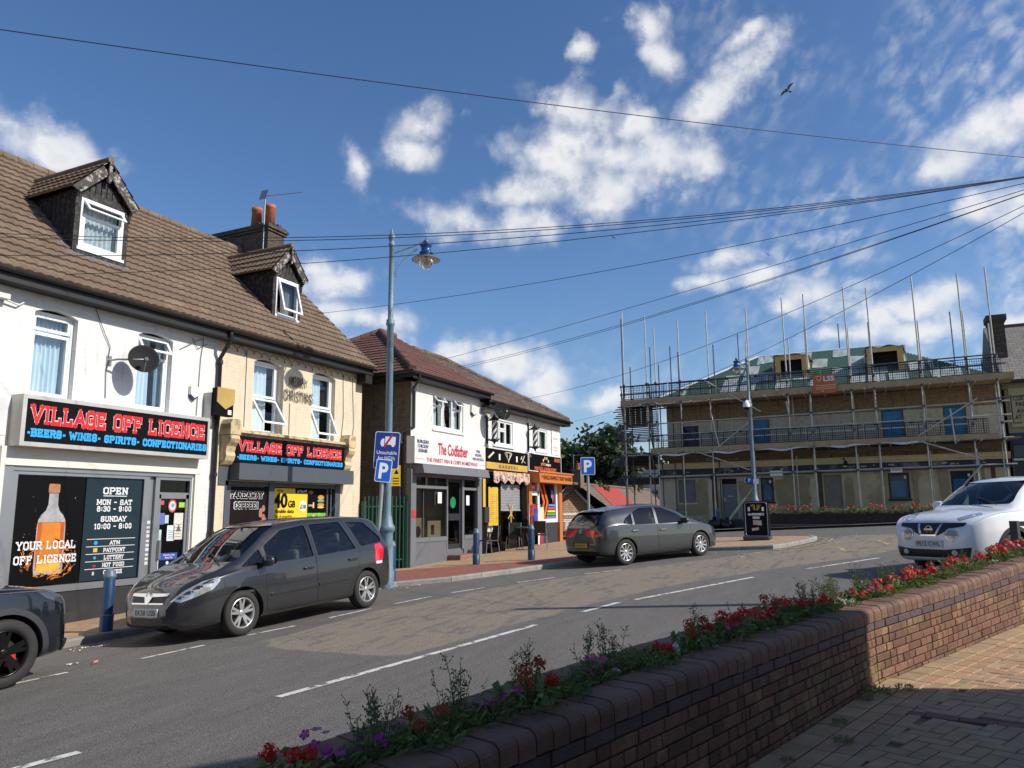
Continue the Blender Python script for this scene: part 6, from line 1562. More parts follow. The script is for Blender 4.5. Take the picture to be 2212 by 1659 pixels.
mb = MB(PT); mb.box(-8.06, 3.9, -.14, 0, 3.36, 3.46); mb.box(-8.04, 3.9, -.08, -.001, 3.28, 3.357); mb.box(-8.1, 3.9, -.2, 0, 3.463, 3.5); mb.build('cornice', PCRM, PB)
mb = MB(PT); mb.box(-8.02, 3.88, -.05, -.001, 3.06, 3.277); mb.build('fascia', PNAV, PB)
mb = MB(PT); rnd = random.Random(3)
for k in range(26):
    a = rnd.uniform(-7.9, 3.5); w = rnd.uniform(.03, .14); c = rnd.uniform(3.08, 3.2)
    mb.quad((a, -.053, c), (a + w, -.053, c), (a + w * .8, -.053, c + rnd.uniform(.02, .06)), (a - .02, -.053, c + .04))
mb.build('torn_poster', mat('torn_paper', (.5, .48, .45), .8), PB)
# plaster patches, dark pilasters and brick scars on the ground floor
mb = MB(PT)
bn_ = [0]
def blob(a0, a1, c0, c1, b, mi, n=26):
    bn_[0] += 1; b -= .0025 * bn_[0]; pts = []
    for k in range(n):
        t_ = 2 * pi * k / n; x, z = cos(t_), sin(t_); q = max(abs(x), abs(z)); j = rnd.uniform(.86, 1.06)
        pts.append(((a0 + a1) / 2 + (a1 - a0) / 2 * x / q * j, b, (c0 + c1) / 2 + (c1 - c0) / 2 * z / q * j))
    mb.poly(pts, mi)
for a0, a1, c0, c1, mi in ((-6.6, -6.15, 1.55, 2.85, 0), (-7.3, -6.2, 1.45, 1.95, 0), (-4.95, -4.2, 1.2, 2.85, 0), (-3.6, -2.4, 1.25, 2.85, 0), (-2.4, -2.15, 1.1, 2.8, 1), (-1.25, -.95, 1.2, 2.85, 0), (.95, 1.1, 1.8, 2.9, 0), (1.75, 2.05, 1.9, 3.0, 0), (2.85, 3.1, 1.9, 3.0, 0), (-8.0, -7.3, 1.1, 2.9, 1), (-6.1, -5.95, 1.1, 2.9, 1)):
    mb = MB(PT); blob(a0, a1, c0, c1, -.012 - .001 * mi, mi); mb.build('plaster_patch', [mat('plaster_olive', (.36, .29, .16), .9, var=.15, vs_=2, bump=.2, bs=10), mat('plaster_pale', (.63, .54, .37), .9, var=.15, vs_=2)], PB)
mb = MB(PT); mb.box(-6.0, -5.75, -.03, 0, 1.0, 3.05); mb.box(-2.12, -1.98, -.03, 0, 1.0, 3.05); mb.box(3.3, 3.42, -.03, 0, 1.0, 3.05); mb.build('pilaster', mat('dark_scar_brick', (.11, .07, .045), .9, var=.4, vs_=5, bump=.6, bs=14), PB)
for i, (a, b, c, d) in enumerate(UPW):
    mb = MB(PT); mb.grid(8, 10, lambda u, v: (a + (b - a) * u, .06 + .02 * sin(u * 9 + v * 5) * sin(v * 7), c + (d - c) * v), 0, True); w_ = mb.build('window', BLUES if i < 3 else DKW, PB)
    mb = MB(PT); mb.box(a - .02, a + .02, -.005, .05, c, d); mb.box(b - .02, b + .02, -.005, .05, c, d); mb.build('frame', mat('window_timber', (.12, .1, .08), .8), w_)
for i, (a, b, c, d) in enumerate(GFW):
    if i == 1:
        mb = MB(PT); mb.box(a, b, .05, .08, c, d - .2); dr = mb.build('door', STEEL, PB); mb = MB(PT); mb.box(a, b, .05, .09, d - .2, d); mb.build('transom', VOID, dr)
        mb = MB(PT); mb.box(a + .04, a + .13, .044, .049, 2.0, 2.14); mb.box(a + .18, a + .42, .044, .049, 2.18, 2.22); mb.build('notice', mat('paper_grey', (.4, .42, .43), .6), dr)
        continue
    m_ = {0: mat('grey_board', (.2, .2, .21), .7, var=.2), 3: mat('ply_board', (.26, .22, .16), .8, var=.25)}.get(i, DKW)
    mb = MB(PT); mb.box(a, b, .06, .08, c, d); w_ = mb.build('window', m_, PB)
    mb = MB(PT); mb.box(a - .04, b + .04, -.06, .1, c - .06, c - .003)
    if i > 3 or i == 2: mb.box(a, a + .05, .0, .058, c, d); mb.box(b - .05, b, .0, .058, c, d); mb.box(a + .05, b - .05, .0, .058, d - .05, d)
    mb.build('frame', PCRM if i not in (2, 4, 5) else BLACK, w_)
    if i in (2, 4, 5):
        mb = MB(PT); mb.grid(4, 4, lambda u, v: (a + .07 + (b - a - .2) * u, .052 + .004 * sin(u * 8 + v * 6), c + .08 + (d - c - .35) * v), 0, True); mb.build('blue_film', mat('blue_film', (.008, .11, .26), .15, var=.3), w_)
        mb = MB(PT); mb.box(b - .16, b - .09, .045, .05, d - .2, d - .1); mb.build('sticker', TWH, w_)
mb = MB(PT)
mb.box(-5.72, -4.2, -.75, 0, .6, 1.13); mb.box(-5.68, -4.6, -.5, 0, 1.13, 1.24); mb.box(-5.66, -4.9, -.25, 0, 1.24, 1.335); mb.build('steps', mat('dark_steps', (.06, .055, .05), .85, var=.3), PB)
# street name plate, small notices, hanging wall lamps, meter boxes
P = thing('street_name_plate', 'faded white street name plate reading luton high street above the pub cornice', 'sign', PT(-5.4, -.05, 3.6)); MB(PT).box(-6.1, -4.9, -.06, -.02, 3.56, 3.72).build('plate', mat('old_plate', (.36, .34, .29), .6, var=.2), P)
mb = MB(); o = V(PT(-5.5, -.063, 3.595)); letters(mb, 'LUTON HIGH STREET', o, (0, -1, 0), Z, .12, 1.36, bold=.02); mb.build('lettering', mat('plate_black', (.02, .02, .02), .6), P)
P = thing('site_notice', 'white site notice fixed above the boarded window to the right of the pub steps', 'notice', PT(-3.4, -1.2, 2.86)); MB(PT).box(-3.62, -3.2, -1.26, -1.24, 2.87, 3.05).build('sheet', TWH, P)
MB(PT).box(-3.56, -3.26, -1.266, -1.261, 2.98, 3.0).build('lettering', mat('traffic_red', (.5, .02, .03)), P)
P = thing('site_notice', 'white and orange site notice fixed over the dark pub window behind the flowers', 'notice', PT(.4, -1.2, 2.86)); MB(PT).box(.27, .62, -1.26, -1.24, 2.87, 3.02).build('sheet', TWH, P); MB(PT).box(.31, .58, -1.266, -1.261, 2.93, 2.97).build('lettering', mat('notice_orange', (.6, .25, .03), .6), P)
def walllamp(label, a):
    P = thing('wall_lamp', label, 'wall lamp', PT(a, -.2, 3.2), 'black wall lamps on the pub cornice'); mb = MB(PT); mb.tube([(a, -.14, 3.42), (a, -.3, 3.46), (a + .05, -.36, 3.36)], .018, 6); mb.build('arm', BLACK, P)
    mb = MB(PT); mb.lathe([(.02, 0), (.07, -.08), (.09, -.16), (.0, -.15)], (a + .06, -.37, 3.38), 10); mb.build('shade', BLACK, P)
walllamp('black wall lamp under the pub cornice between the boarded doorway and the flowers', -1.2)

# ------------------------------------------------------------------ unfinished roof
RF = mat('roof_membrane', (.012, .03, .025), .6, var=.25, vs_=2); FELT = mat('grey_felt', (.31, .355, .335), .75, var=.16, vs_=1.4, bump=.2, bs=6); BATT = mat('green_batten', (.07, .15, .115), .8, var=.15)
PLY = mat('yellow_ply', (.6, .38, .14), .7, var=.18, vs_=3); SHEETW = mat('white_sheeting', (.62, .64, .66), .6, var=.1)
ez, exx, rxx = 6.02, 30.1, 33.8; sl = .56; rzz = ez + sl * (rxx - exx)
def rp(x, y, lift=0.0):    # point on the front slope (unscaled)
    return KS(x - lift * sl, y, ez + sl * (x - exx) + lift)
mb = MB()
YL, YR, RL, RR = 8.0, -3.8, 4.4, -.35
mb.add([rp(exx, YL), rp(exx, YR), rp(rxx, RR), rp(rxx, RL)], [(0, 1, 2, 3)])
mb.add([rp(exx, YL), rp(rxx, RL), KS(37.5, YL, ez)], [(0, 1, 2)]); mb.add([rp(exx, YR), KS(37.5, YR, ez), rp(rxx, RR)], [(0, 1, 2)]); mb.add([rp(rxx, RL), rp(rxx, RR), KS(37.5, YR, ez), KS(37.5, YL, ez)], [(0, 1, 2, 3)])
roof = mb.build('roof', RF, PB)
def span(x):
    f = (x - exx) / (rxx - exx); return YL + (RL - YL) * f, YR + (RR - YR) * f
mb = MB(); k = 0
x = exx + .05
while x < rxx:
    a, b = span(x); mb.add([rp(x, a, .02), rp(x, b, .02), rp(x + .055, b, .045), rp(x + .055, a, .045), rp(x, a, .045), rp(x, b, .045)], [(0, 1, 5, 4), (4, 5, 2, 3)]); x += .105
for f in range(34):      # battens on the left hip slope
    u = f / 34; p = V(rp(exx, YL)).lerp(V(rp(rxx, RL)), u); q = V(KS(37.5, YL, ez)).lerp(V(rp(rxx, RL)), u)
    mb.tube([p + V((0, .02, .03)), q + V((0, .02, .03))], .022, 4)
mb.build('battens', BATT, roof)
mb = MB(); rnd = random.Random(11)
for col in range(17):    # sheets of felt laid in a patchwork over the battens
    y0 = 7.4 - col * .66 + rnd.uniform(-.05, .05)
    for row in range(4):
        if rnd.random() < (.45 if (col + row) % 2 else .06): continue
        x0 = exx + .05 + row * .92 + rnd.uniform(-.1, .1); x1 = x0 + .88; y1 = y0 - rnd.uniform(.5, .68)
        a, b = span(x1)
        if x1 > rxx + .3: continue
        y0_, y1 = min(y0, a - .05), max(y1, b + .05); x1 = min(x1, rxx + .05)
        if y0_ - y1 < .12: continue
        mb = MB(); mb.grid(3, 3, lambda u, v: rp(x0 + (x1 - x0) * v, y0_ + (y1 - y0_) * u, .06 + .012 * sin(u * 5 + v * 4 + col)), 0); mb.build('felt', FELT, roof)
mb = MB()
for p, q in (((exx, YL), (rxx, RL)),):
    a, b = V(rp(*p, .06)), V(rp(*q, .06)); mb.tube([a, b], .05, 5)
mb.tube([V(rp(rxx, RL, .05)), V(rp(rxx, RR, .05))], .06, 5); mb.build('ridge_strip', SHEETW, roof)
for y0, y1 in ((3.44, 2.26), (.16, -1.06)):
    mb = MB(); xf = 31.2; z0, z1 = 6.44, 7.6; w = .2
    T = lambda x, y, z: KS(x, y, z)
    mb.T = T
    mb.box(xf, xf + .06, y0 - w, y0, z0, z1); mb.box(xf, xf + .06, y1, y1 + w, z0, z1); mb.box(xf, xf + .06, y1 + w, y0 - w, z1 - .17, z1); mb.box(xf, xf + .06, y1 + w, y0 - w, z0, z0 + .08)
    xe = exx + (z1 - ez) / sl
    for y in (y0, y1): mb.prism([(xf + .06, y, z0), (xf + .06, y, z1), (xe, y, z1)], (0, .03 if y == y1 else -.03, 0))
    dm = mb.build('dormer_box', PLY, roof)
    mb = MB(T); mb.grid(14, 6, lambda u, v: (xf - .1 + (xe - xf + .1) * v, y0 + .1 + (y1 - y0 - .2) * u, z1 + .02 + .04 * sin(u * 13 + v * 3) * (1 - v) - (.06 if u in (0, 1) else 0)), 0); mb.build('top_sheet', SHEETW, dm)
    mb = MB(T); mb.box(xf + .4, xf + .45, y1 + .03, y0 - .03, z0 - .2, z1 - .03); mb.build('inside', VOID, dm)
    mb = MB(T)
    for s_, y in ((1, y0), (-1, y1)): mb.grid(6, 5, lambda u, v: (xf + .0 + .5 * u, y + s_ * (.02 + .1 * v * (1 - u)), z1 - .02 - v * (.35 + .2 * sin(u * 6))), 0)
    mb.build('loose_sheet', SHEETW, dm)

# ------------------------------------------------------------------ scaffolding
S_ = thing('scaffolding', 'tube scaffolding with two boarded lifts wrapped round the derelict pub', 'scaffolding', KS(29, 3, 1.0))
TUBE = mat('scaffold_tube', (.52, .48, .40), .45, .35, var=.25, vs_=5); TUBED = mat('scaffold_tube_dark', (.10, .10, .105), .5, .6, var=.25); BOARD = mat('scaffold_board', (.39, .28, .155), .85, var=.22, vs_=3); MESHG = mat('guard_mesh', (.012, .014, .022), .6, var=.1); SLEEVE = mat('pole_sleeve', (.60, .56, .36), .6, var=.15)
R_ = .031
def gzu(x, y):   # ground in the unscaled frame
    X, Y, _ = KS(x, y, 0); return 1.66 + (gz(X, Y) - 1.66) / KP
def tube1(name, pts, r=R_, mt=TUBE, par=S_):
    return MB().tube([KS(*p) for p in pts], r, 8).build(name, mt, par)
front = [(8.92, 9.62), (8.0, 9.3), (7.65, 8.75), (6.7, 8.99), (5.6, 9.21), (4.12, 9.14), (2.83, 9.36), (2.08, 9.4), (.74, 9.48), (0.0, 9.35), (-1.44, 9.54), (-2.8, 9.46), (-3.62, 9.58)]
for i, (y, zt) in enumerate(front):
    p = tube1('standard', [(29, y, gzu(29, y) - .05), (29, y, zt)])
    if y < 8.5: MB().tube([KS(29, y, gzu(29, y)), KS(29, y, 2.0 + .35 * ((i * 7) % 3 - 1))], .045, 8).build('sleeve', SLEEVE, p)
for y, zt in ((8.67, 7.3), (7.53, 7.3), (7.05, 7.98), (6.75, 7.72), (5.4, 7.88), (4.2, 7.87), (2.7, 7.8), (2.12, 8.21), (.7, 8.01), (.03, 8.12), (-1.5, 8.0), (-2.85, 8.17), (-3.55, 7.66)):
    p = tube1('standard', [(30.08, y * 1.035, gzu(30, y)), (30.08, y * 1.035, 1.66 + (zt - 1.66) * 1.035)], R_ * .95, TUBED if y > 5 else TUBE)
for x, zt, zt2 in ((31.6, 9.4, 8.1), (33.2, 9.0, 8.3), (34.8, 9.2, 8.4), (36.4, 8.9, 8.2)):
    for y, z in ((9.1, zt), (7.95, zt2)): tube1('standard', [(x, y * x / 29 * .985, gzu(x, y)), (x, y * x / 29 * .985, z * 1.06)], R_, TUBED)
for y in (4.5, 1.0, -2.5):
    tube1('standard', [(38, y * 1.3, 5.9), (38, y * 1.3, 10.2)], R_, TUBED)
# ledgers along the front
for z, x, mt in ((2.95, 29.0, TUBE), (3.8, 29.02, TUBE), (4.3, 28.98, TUBE), (4.53, 29.0, TUBE), (4.98, 29.02, TUBE), (5.72, 29.0, TUBE), (6.2, 28.98, TUBED), (6.52, 29.0, TUBED), (2.93, 30.1, TUBED), (3.78, 30.1, TUBED), (5.7, 30.1, TUBED)):
    tube1('ledger', [(x, 9.1 if z > 5.5 or z in (3.8,) else 7.9, z + (0)), (x, -3.9, z + .09)], R_, mt)
# transoms under the lifts
for z in (3.82, 5.74):
    for k in range(20):
        y = 8.9 - k * .66; tube1('transom', [(28.75 - .1 * (k % 3), y, z), (30.25, y, z)])
def boards(name, x0, x1, y0, y1, z):
    mb = MB(KS); n = max(1, round((x1 - x0) / .19))
    for k in range(n):
        a = x0 + (x1 - x0) * k / n; y = y0
        while y > y1:
            e = max(y1, y - 3.0); mb.box(a + .006, a + (x1 - x0) / n - .006, e + .006, y - .006, z, z + .03); y = e
    mb.build(name, BOARD, S_)
boards('deck', 29.05, 30.2, 9.05, -4.1, 3.87); boards('deck', 29.05, 30.2, 9.05, -4.1, 5.79)
def toe(z0, z1, y0, y1, x):
    y = y0; i = 0; mb = MB(KS)
    while y > y1 + .01:
        e = max(y1, y - 2.95); mb.box(x - .03, x, e + .01, y - .01, z0 + .004 * i, z1 + .004 * i); y = e; i += 1
    mb.build('toe_board', BOARD, S_)
toe(3.84, 4.03, 7.95, -3.5, 28.96); toe(5.76, 5.97, 9.08, -4.1, 28.96)
# guard panels
def panel(y0, y1, z0, z1, x, T=None):
    mb = MB(T or (lambda a, b, c: KS(x + b, a, c))); n = 26; t_ = .006
    for k in range(n + 1):
        a = y0 + (y1 - y0) * k / n; w = t_ * (2.4 if k % 6 == 0 else 1); mb.box(a - w, a + w, -w, w, z0, z1)
    for k in range(7):
        c = z0 + (z1 - z0) * k / 6; w = t_ * (2.2 if k in (0, 6) else 1); mb.box(min(y0, y1), max(y0, y1), -w, w, c - w, c + w)
    for f in (.2, .8):
        a = y0 + (y1 - y0) * f; mb.box(a - .04, a + .04, -.02, .02, z0 - .06, z0 + .02); mb.box(a - .05, a + .05, -.02, .02, z1 - .03, z1 + .02)
    mb.build('guard_panel', MESHG, S_)
for i in range(7): panel(8.95 - i * 1.83, 7.22 - i * 1.83, 6.0, 6.5, 28.97)
for i in range(6): panel(7.85 - i * 1.86, 6.07 - i * 1.86, 4.05, 4.52, 28.97)
for i in range(2): panel(29.2 + i * 1.8, 30.9 + i * 1.8, 6.0, 6.5, 9.1, lambda a, b, c: KS(a, 9.08 * a / 29, c)); panel(29.2 + i * 1.8, 30.9 + i * 1.8, 4.05, 4.52, 9.1, lambda a, b, c: KS(a, 9.08 * a / 29, c))
# left return: ledgers, boards and stair-like transoms
yl = lambda x, y: y * x / 29 * .985
for z in (2.93, 3.8, 4.55, 4.98, 5.72, 6.2, 6.52):
    for y in (9.1, 7.95): tube1('ledger', [(28.7, yl(28.7, y) + .1, z), (36.8, yl(36.8, y), z)], R_, TUBED)
for z in (2.95, 3.84, 5.0, 5.76):
    for k in range(11):
        x = 29.3 + k * .7; tube1('transom', [(x, yl(x, 9.35) + .1 * (k % 3), z), (x, yl(x, 7.7), z)], R_, TUBED)
mb = MB(KS)
for z in (3.87, 5.79):
    for k in range(5):
        f0 = 7.95 + k * .23; mb.add([(29.1, yl(29.1, f0), z), (36.8, yl(36.8, f0), z), (36.8, yl(36.8, f0 + .215), z), (29.1, yl(29.1, f0 + .215), z), (29.1, yl(29.1, f0), z + .03), (36.8, yl(36.8, f0), z + .03), (36.8, yl(36.8, f0 + .215), z + .03), (29.1, yl(29.1, f0 + .215), z + .03)], [(0, 1, 2, 3), (7, 6, 5, 4), (0, 4, 5, 1), (2, 6, 7, 3), (0, 3, 7, 4), (1, 5, 6, 2)])
mb.add([(28.96, 9.1, 3.84), (36.8, yl(36.8, 9.15), 3.84), (36.8, yl(36.8, 9.15), 4.03), (28.96, 9.1, 4.03)], [(0, 1, 2, 3)]); mb.add([(28.96, 9.12, 5.76), (36.8, yl(36.8, 9.15), 5.76), (36.8, yl(36.8, 9.15), 5.97), (28.96, 9.12, 5.97)], [(0, 1, 2, 3)])
mb.build('deck', BOARD, S_)
# braces
for p, q in (((28.93, 5.75, 6.5), (28.93, 3.8, 5.2)), ((28.93, 5.55, 3.85), (28.93, 4.15, 4.9)), ((28.93, 6.2, 3.85), (28.93, 4.3, 3.1)), ((28.93, -1.2, 4.05), (28.93, -3.0, 5.2)), ((28.93, -1.28, 3.85), (28.93, -3.0, 3.2)), ((28.93, 5.25, 1.1), (28.93, 4.45, 2.15)), ((28.93, 4.45, 2.15), (28.93, 4.05, 2.75)), ((28.93, -2.35, 2.4), (28.93, -2.95, 3.05)), ((28.93, 5.6, 5.4), (28.93, 5.35, 4.0)), ((28.93, 2.9, 5.5), (28.93, 2.83, 5.0)), ((28.93, -2.2, 4.9), (28.93, -2.25, 3.75)),
             ((29.5, 9.1, 6.4), (33, 10.2, 4.1)), ((30, 8.2, 5.6), (33.5, 9.3, 3.0)), ((29.2, 9.0, 5.0), (31.5, 9.7, 3.0)), ((29.2, 9.0, 3.8), (31.5, 9.7, 1.5))):
    tube1('brace', [p, q], R_, TUBE)
p = tube1('sleeved_prop', [(28.9, 5.3, 1.1), (28.9, 4.5, 2.12)], .055, SLEEVE)
# couplers
c0 = MB().box(-.06, .02, -.06, .06, -.05, .05).build('coupler', TUBED, S_, local=True); c0['k'] = 1; iv = wm(S_).inverted()
for y, zt in front:
    for z in (2.98, 3.84, 4.36, 5.05, 5.76, 6.22, 6.56):
        c = c0 if c0.get('k') else c0.copy()
        if c is c0: del c0['k']
        else: COL.objects.link(c)
        c.location = iv @ V(KS(28.97, y, z))
mb = MB(KS); mb.grid(60, 3, lambda u, v: (28.9 - .05 * sin(u * 37), 7.6 - 9.2 * u, 3.79 + .09 * u - .035 * v * (1.2 + sin(u * 29)) + .02 * sin(u * 61)), 0)
mb.build('hanging_sheet', SHEETW, S_)
mb = MB(KS); mb.grid(40, 3, lambda u, v: (29.6 + .3 * v, 7.7 - 11.3 * u, 3.8 - .16 * v + .05 * sin(u * 33 + v * 4)), 0); mb.build('debris_sheet', mat('brown_sheet', (.16, .12, .08), .9, var=.3), S_)
P = thing('site_banner', 'orange contractor banner with white lettering hung on the upper scaffold rail', 'banner', KS(28.85, 1.6, 5.67))
mb = MB(KS); mb.grid(6, 6, lambda u, v: (28.84 + .015 * sin(u * 6 + v * 3), 1.95 - .74 * u, 5.69 + .68 * v), 0, True); mb.build('sheet', mat('banner_orange', (.55, .13, .035), .6, var=.06), P)
mb = MB(); o = V(KS(28.81, 1.42, 6.12)); letters(mb, 'LSS', o, (0, -1, 0), Z, .22, .45, bold=.03); mb.build('lettering', TWH, P)
mb = MB()
for k in range(3): mb.box(o.x - .002, o.x + .001, o.y - .3 + .02 * k, o.y + .56, o.z - .2 - k * .08, o.z - .17 - k * .08)
for a, b in (((.3, .0), (.55, .0)), ((.3, 0), (.42, .22)), ((.55, 0), (.42, .22)), ((.33, .2), (.52, .2))): mb.tube([(o.x, o.y + a[0], o.z + .22 - a[1]), (o.x, o.y + b[0], o.z + .22 - b[1])], .012, 5)
mb.build('logo', mat('banner_pale', (.7, .5, .35), .6), P)
P = thing('hanging_tube', 'loose scaffold tube end sticking out past the right edge of the middle lift', 'tube', KS(28.9, -3.9, 5.1)); tube1('tube', [(28.95, -3.2, 5.14), (28.95, -4.35, 5.2)], R_, TUBED, P)

# ------------------------------------------------------------------ second planter in front of the pub, bags of rubble, far bollards
z = gz(35.5, 0)
PL2 = thing('long_planter', 'long dark brick planter of bedding flowers in front of the pub', 'planter', (35.5, 0, z))
mb = MB(); mb.box(35.0, 35.75, -9.5, 4.55, .5, 1.42); mb.box(34.97, 35.78, -9.5, 4.58, 1.42, 1.5)
mb.build('wall', brickmat('planter_dark_brick', (.06, .03, .025), (.045, .025, .022), (.03, .025, .02), .225, .075, .012, .9, .4, .3), PL2)
mb = MB(); mb.grid(60, 4, lambda u, v: (35.06 + .6 * v, 4.4 - 13.8 * u, 1.51 + random.uniform(0, .04)), 0); mb.build('soil', SOIL, PL2)
mb = MB(); mb.box(34.6, 34.97, -10, 4.7, .4, gz(34.8, 3) + .17); mb.build('base_kerb', mat('dark_kerb', (.07, .065, .06), .9, var=.3), PL2)
sheet('far_pavement', [(34.4, -12), (34.3, 4.8), (35.0, 5.6), (34.2, 9.0), (33.5, 12), (33.5, 18), (44, 18), (44, -12)], .1, mat('grey_slabs', (.13, .12, .11), .9, var=.25, vs_=2), step=1.5)
for i, (x, y, s) in enumerate(((36.3, 6.5, .55), (36.5, 7.1, .6), (36.2, 7.8, .5), (36.7, 6.9, .5))):
    mb = MB(); zz = gz(x, y) + .1
    mb.lathe([(0, 0), (s * .5, .02), (s * .6, s * .3), (s * .45, s * .62), (s * .15, s * .7), (s * .1, s * .85), (0, s * .86)], (x, y, zz), 11)
    rr = random.Random(i); mb.v = [(a + rr.uniform(-.06, .06), b + rr.uniform(-.06, .06), c + rr.uniform(-.03, .03)) for a, b, c in mb.v]
    mb.build('rubble_sack', mat('black_sack', (.012, .012, .013), .35, var=.2), label='knotted black rubble sack heaped against the pub wall behind the hatchback bonnet', cat='sack', group='black rubble sacks by the pub', weld=True)
bollard(36.4, 6.95, 'blue bollard with pale cap beside the pub steps', .92); bollard(36.6, 8.62, 'blue bollard between two scaffold poles behind the hatchback windscreen', .92); bollard(37.4, 9.1, 'blue bollard half hidden at the left corner of the scaffolding', .92)

# ------------------------------------------------------------------ house on the right edge
HR = thing('corner_house', 'brown house with slate roof and soot dark chimney cut off at the right edge', 'house', KS(31, -5.5, 1.0))
mb = MB(PT); mb.box(3.95, 8.5, 0.05, 6, .5, 5.95); mb.build('wall', mat('house_render', (.34, .29, .17), .85, var=.15), HR)
mb = MB(PT); mb.prism([(3.88, .0, 5.6), (3.88, .0, 6.2), (3.88, 2.9, 8.35), (3.88, 6.0, 6.0), (3.88, 6, 5.6)], (.12, 0, 0)); mb.build('gable_parapet', mat('grey_parapet', (.2, .185, .17), .9, var=.2), HR)
SLT = brickmat('slate', (.26, .235, .205), (.21, .19, .165), (.12, .105, .09), .3, .22, .012, .75, .5, .2)
mb = MB(PT); mb.quad((3.98, -.1, 5.9), (8.5, -.1, 5.9), (8.5, 2.95, 8.34), (3.98, 2.95, 8.34)); mb.box(3.98, 8.5, 2.88, 3.02, 8.32, 8.4, 1); mb.quad((3.98, 2.95, 8.34), (8.5, 2.95, 8.34), (8.5, 6, 5.9), (3.98, 6, 5.9)); mb.box(3.9, 8.5, -.14, -.08, 5.78, 5.9, 2); mb.build('roof', [SLT, mat('ridge_clay', (.2, .08, .05), .8), BLACK], HR)
mb = MB(PT); mb.box(3.86, 4.32, 1.1, 1.75, 6.4, 8.15); mb.box(3.82, 4.36, 1.06, 1.79, 8.15, 8.22); mb.box(3.78, 4.4, 1.02, 1.83, 8.22, 8.42); mb.build('chimney', brickmat('sooty_brick', (.12, .09, .055), (.07, .05, .035), (.05, .045, .04)), HR)
mb = MB(PT); mb.box(3.95, 8.5, 0.0, .049, 3.7, 4.12); mb.build('fascia', mat('house_navy', (.03, .035, .07), .5), HR)
mb = MB(PT); mb.box(3.98, 8.5, -.25, .05, 3.3, 3.68); mb.build('shutter_box', SLATEGREY, HR)
mb = MB(PT); mb.box(3.98, 8.5, .0, .045, .6, 3.2); mb.box(3.98, 8.5, -.06, .04, 3.2, 3.27, 1); mb.box(4.5, 4.9, -.01, 0, .6, 3.1, 2); mb.build('shop_front', [SGD, TWH, VOID], HR)
P = thing('parking_board', 'large yellow board with customer parking lettering cut off at the right edge', 'sign', PT(5.0, 0, 4.35)); MB(PT).box(4.05, 5.9, -.03, .04, 4.3, 5.62).build('board', mat('board_yellow', (.42, .35, .16), .6, var=.1), P)
mb = MB()
for k, (tx, w) in enumerate((('CUSTOMER', 1.02), ('PARKING', .86), ('AVAILABLE', 1.0), ('AT THE REAR', 1.14))): letters(mb, tx, PT(4.12 + (.1 if k in (1, 2) else .04), -.033, 5.2 - k * .2 - (.03 if k > 1 else 0)), (0, -1, 0), Z, .19, w, bold=.02, align='l')
mb.build('lettering', mat('board_navy', (.02, .02, .05), .6), P)
mb = MB(PT); mb.box(4.08, 4.11, -.036, -.031, 4.46, 5.4); mb.box(4.11, 4.35, -.036, -.031, 4.43, 4.46); mb.build('border', MATS['board_navy'], P)

# ------------------------------------------------------------------ bungalow, flat roofed building and trees behind the row
K3 = 1.15
B_ = lambda x, y, z: KS(x, y, z, K3)
BG = thing('bungalow', 'low brick bungalow with a bright red painted band across its brown tiled roof', 'house', B_(45, 15.5, 0))
TH = brickmat('tile_hung', (.5, .33, .19), (.42, .27, .16), (.2, .13, .08), .2, .14, .02, .85, .5, .25)
GB_ = lambda x, y, z: KS(x, y, z, K3 * (1 + .022 * (17.1 - y)))
mb = MB(GB_); mb.add([(40, 17.1, -1), (40, 14.1, -1), (40, 14.1, 1.75), (40, 15.55, 3.15), (40, 17.1, 1.75)], [(0, 1, 2, 3, 4)]); mb.build('wall', TH, BG)
BRF = brickmat('bungalow_tile', (.19, .135, .10), (.16, .11, .085), (.07, .05, .04), .3, .25, .02, .9, .5, .2); BRR = brickmat('bungalow_red_tile', (.36, .05, .035), (.34, .048, .033), (.2, .03, .02), .3, .25, .012, .85, .3, .08)
def bslope(x0, x1, lift):
    f = lambda x, v: (x + 1.3 + (2.4 * v if x < 40 else 0), 15.55 - 2.6 * v, 3.2 - 2.55 * v + lift)
    return [f(x0, 0), f(x0, 1), f(x1, 1), f(x1, 0)]
mb = MB(B_); mb.add(bslope(39.85, 62, 0), [(0, 1, 2, 3)]); mb.quad((39.85, 15.55, 3.2), (62, 15.55, 3.2), (62, 18.2, .65), (39.85, 18.2, .65)); mb.tube([(39.85, 15.55, 3.22), (62, 15.55, 3.22)], .09, 8); rf = mb.build('roof', BRF, BG)
mb = MB(B_); mb.add(bslope(42.2, 46.8, .03), [(0, 1, 2, 3)]); mb.build('red_band', BRR, rf)
mb = MB(GB_)
for s_ in (-1, 1): mb.prism([(39.8, 15.55, 3.22), (39.8, 15.55, 3.08), (39.8, 15.55 + s_ * 1.75, 1.36), (39.8, 15.55 + s_ * 1.75, 1.52)], (.1, 0, 0))
mb.build('bargeboard', WHITE, BG)
window(BG, lambda a, b, c: GB_(40 + b - .1, -a, c), -16.4, -15.2, .3, 1.6, [(0, .48, 0, .7, 0, 'top'), (.52, 1, 0, .7, 0, 'top'), (0, 1, .72, 1, 0, 'top')], rev=.05, curt='drawn', cm=mat('pale_curtain', (.6, .66, .66), .9))
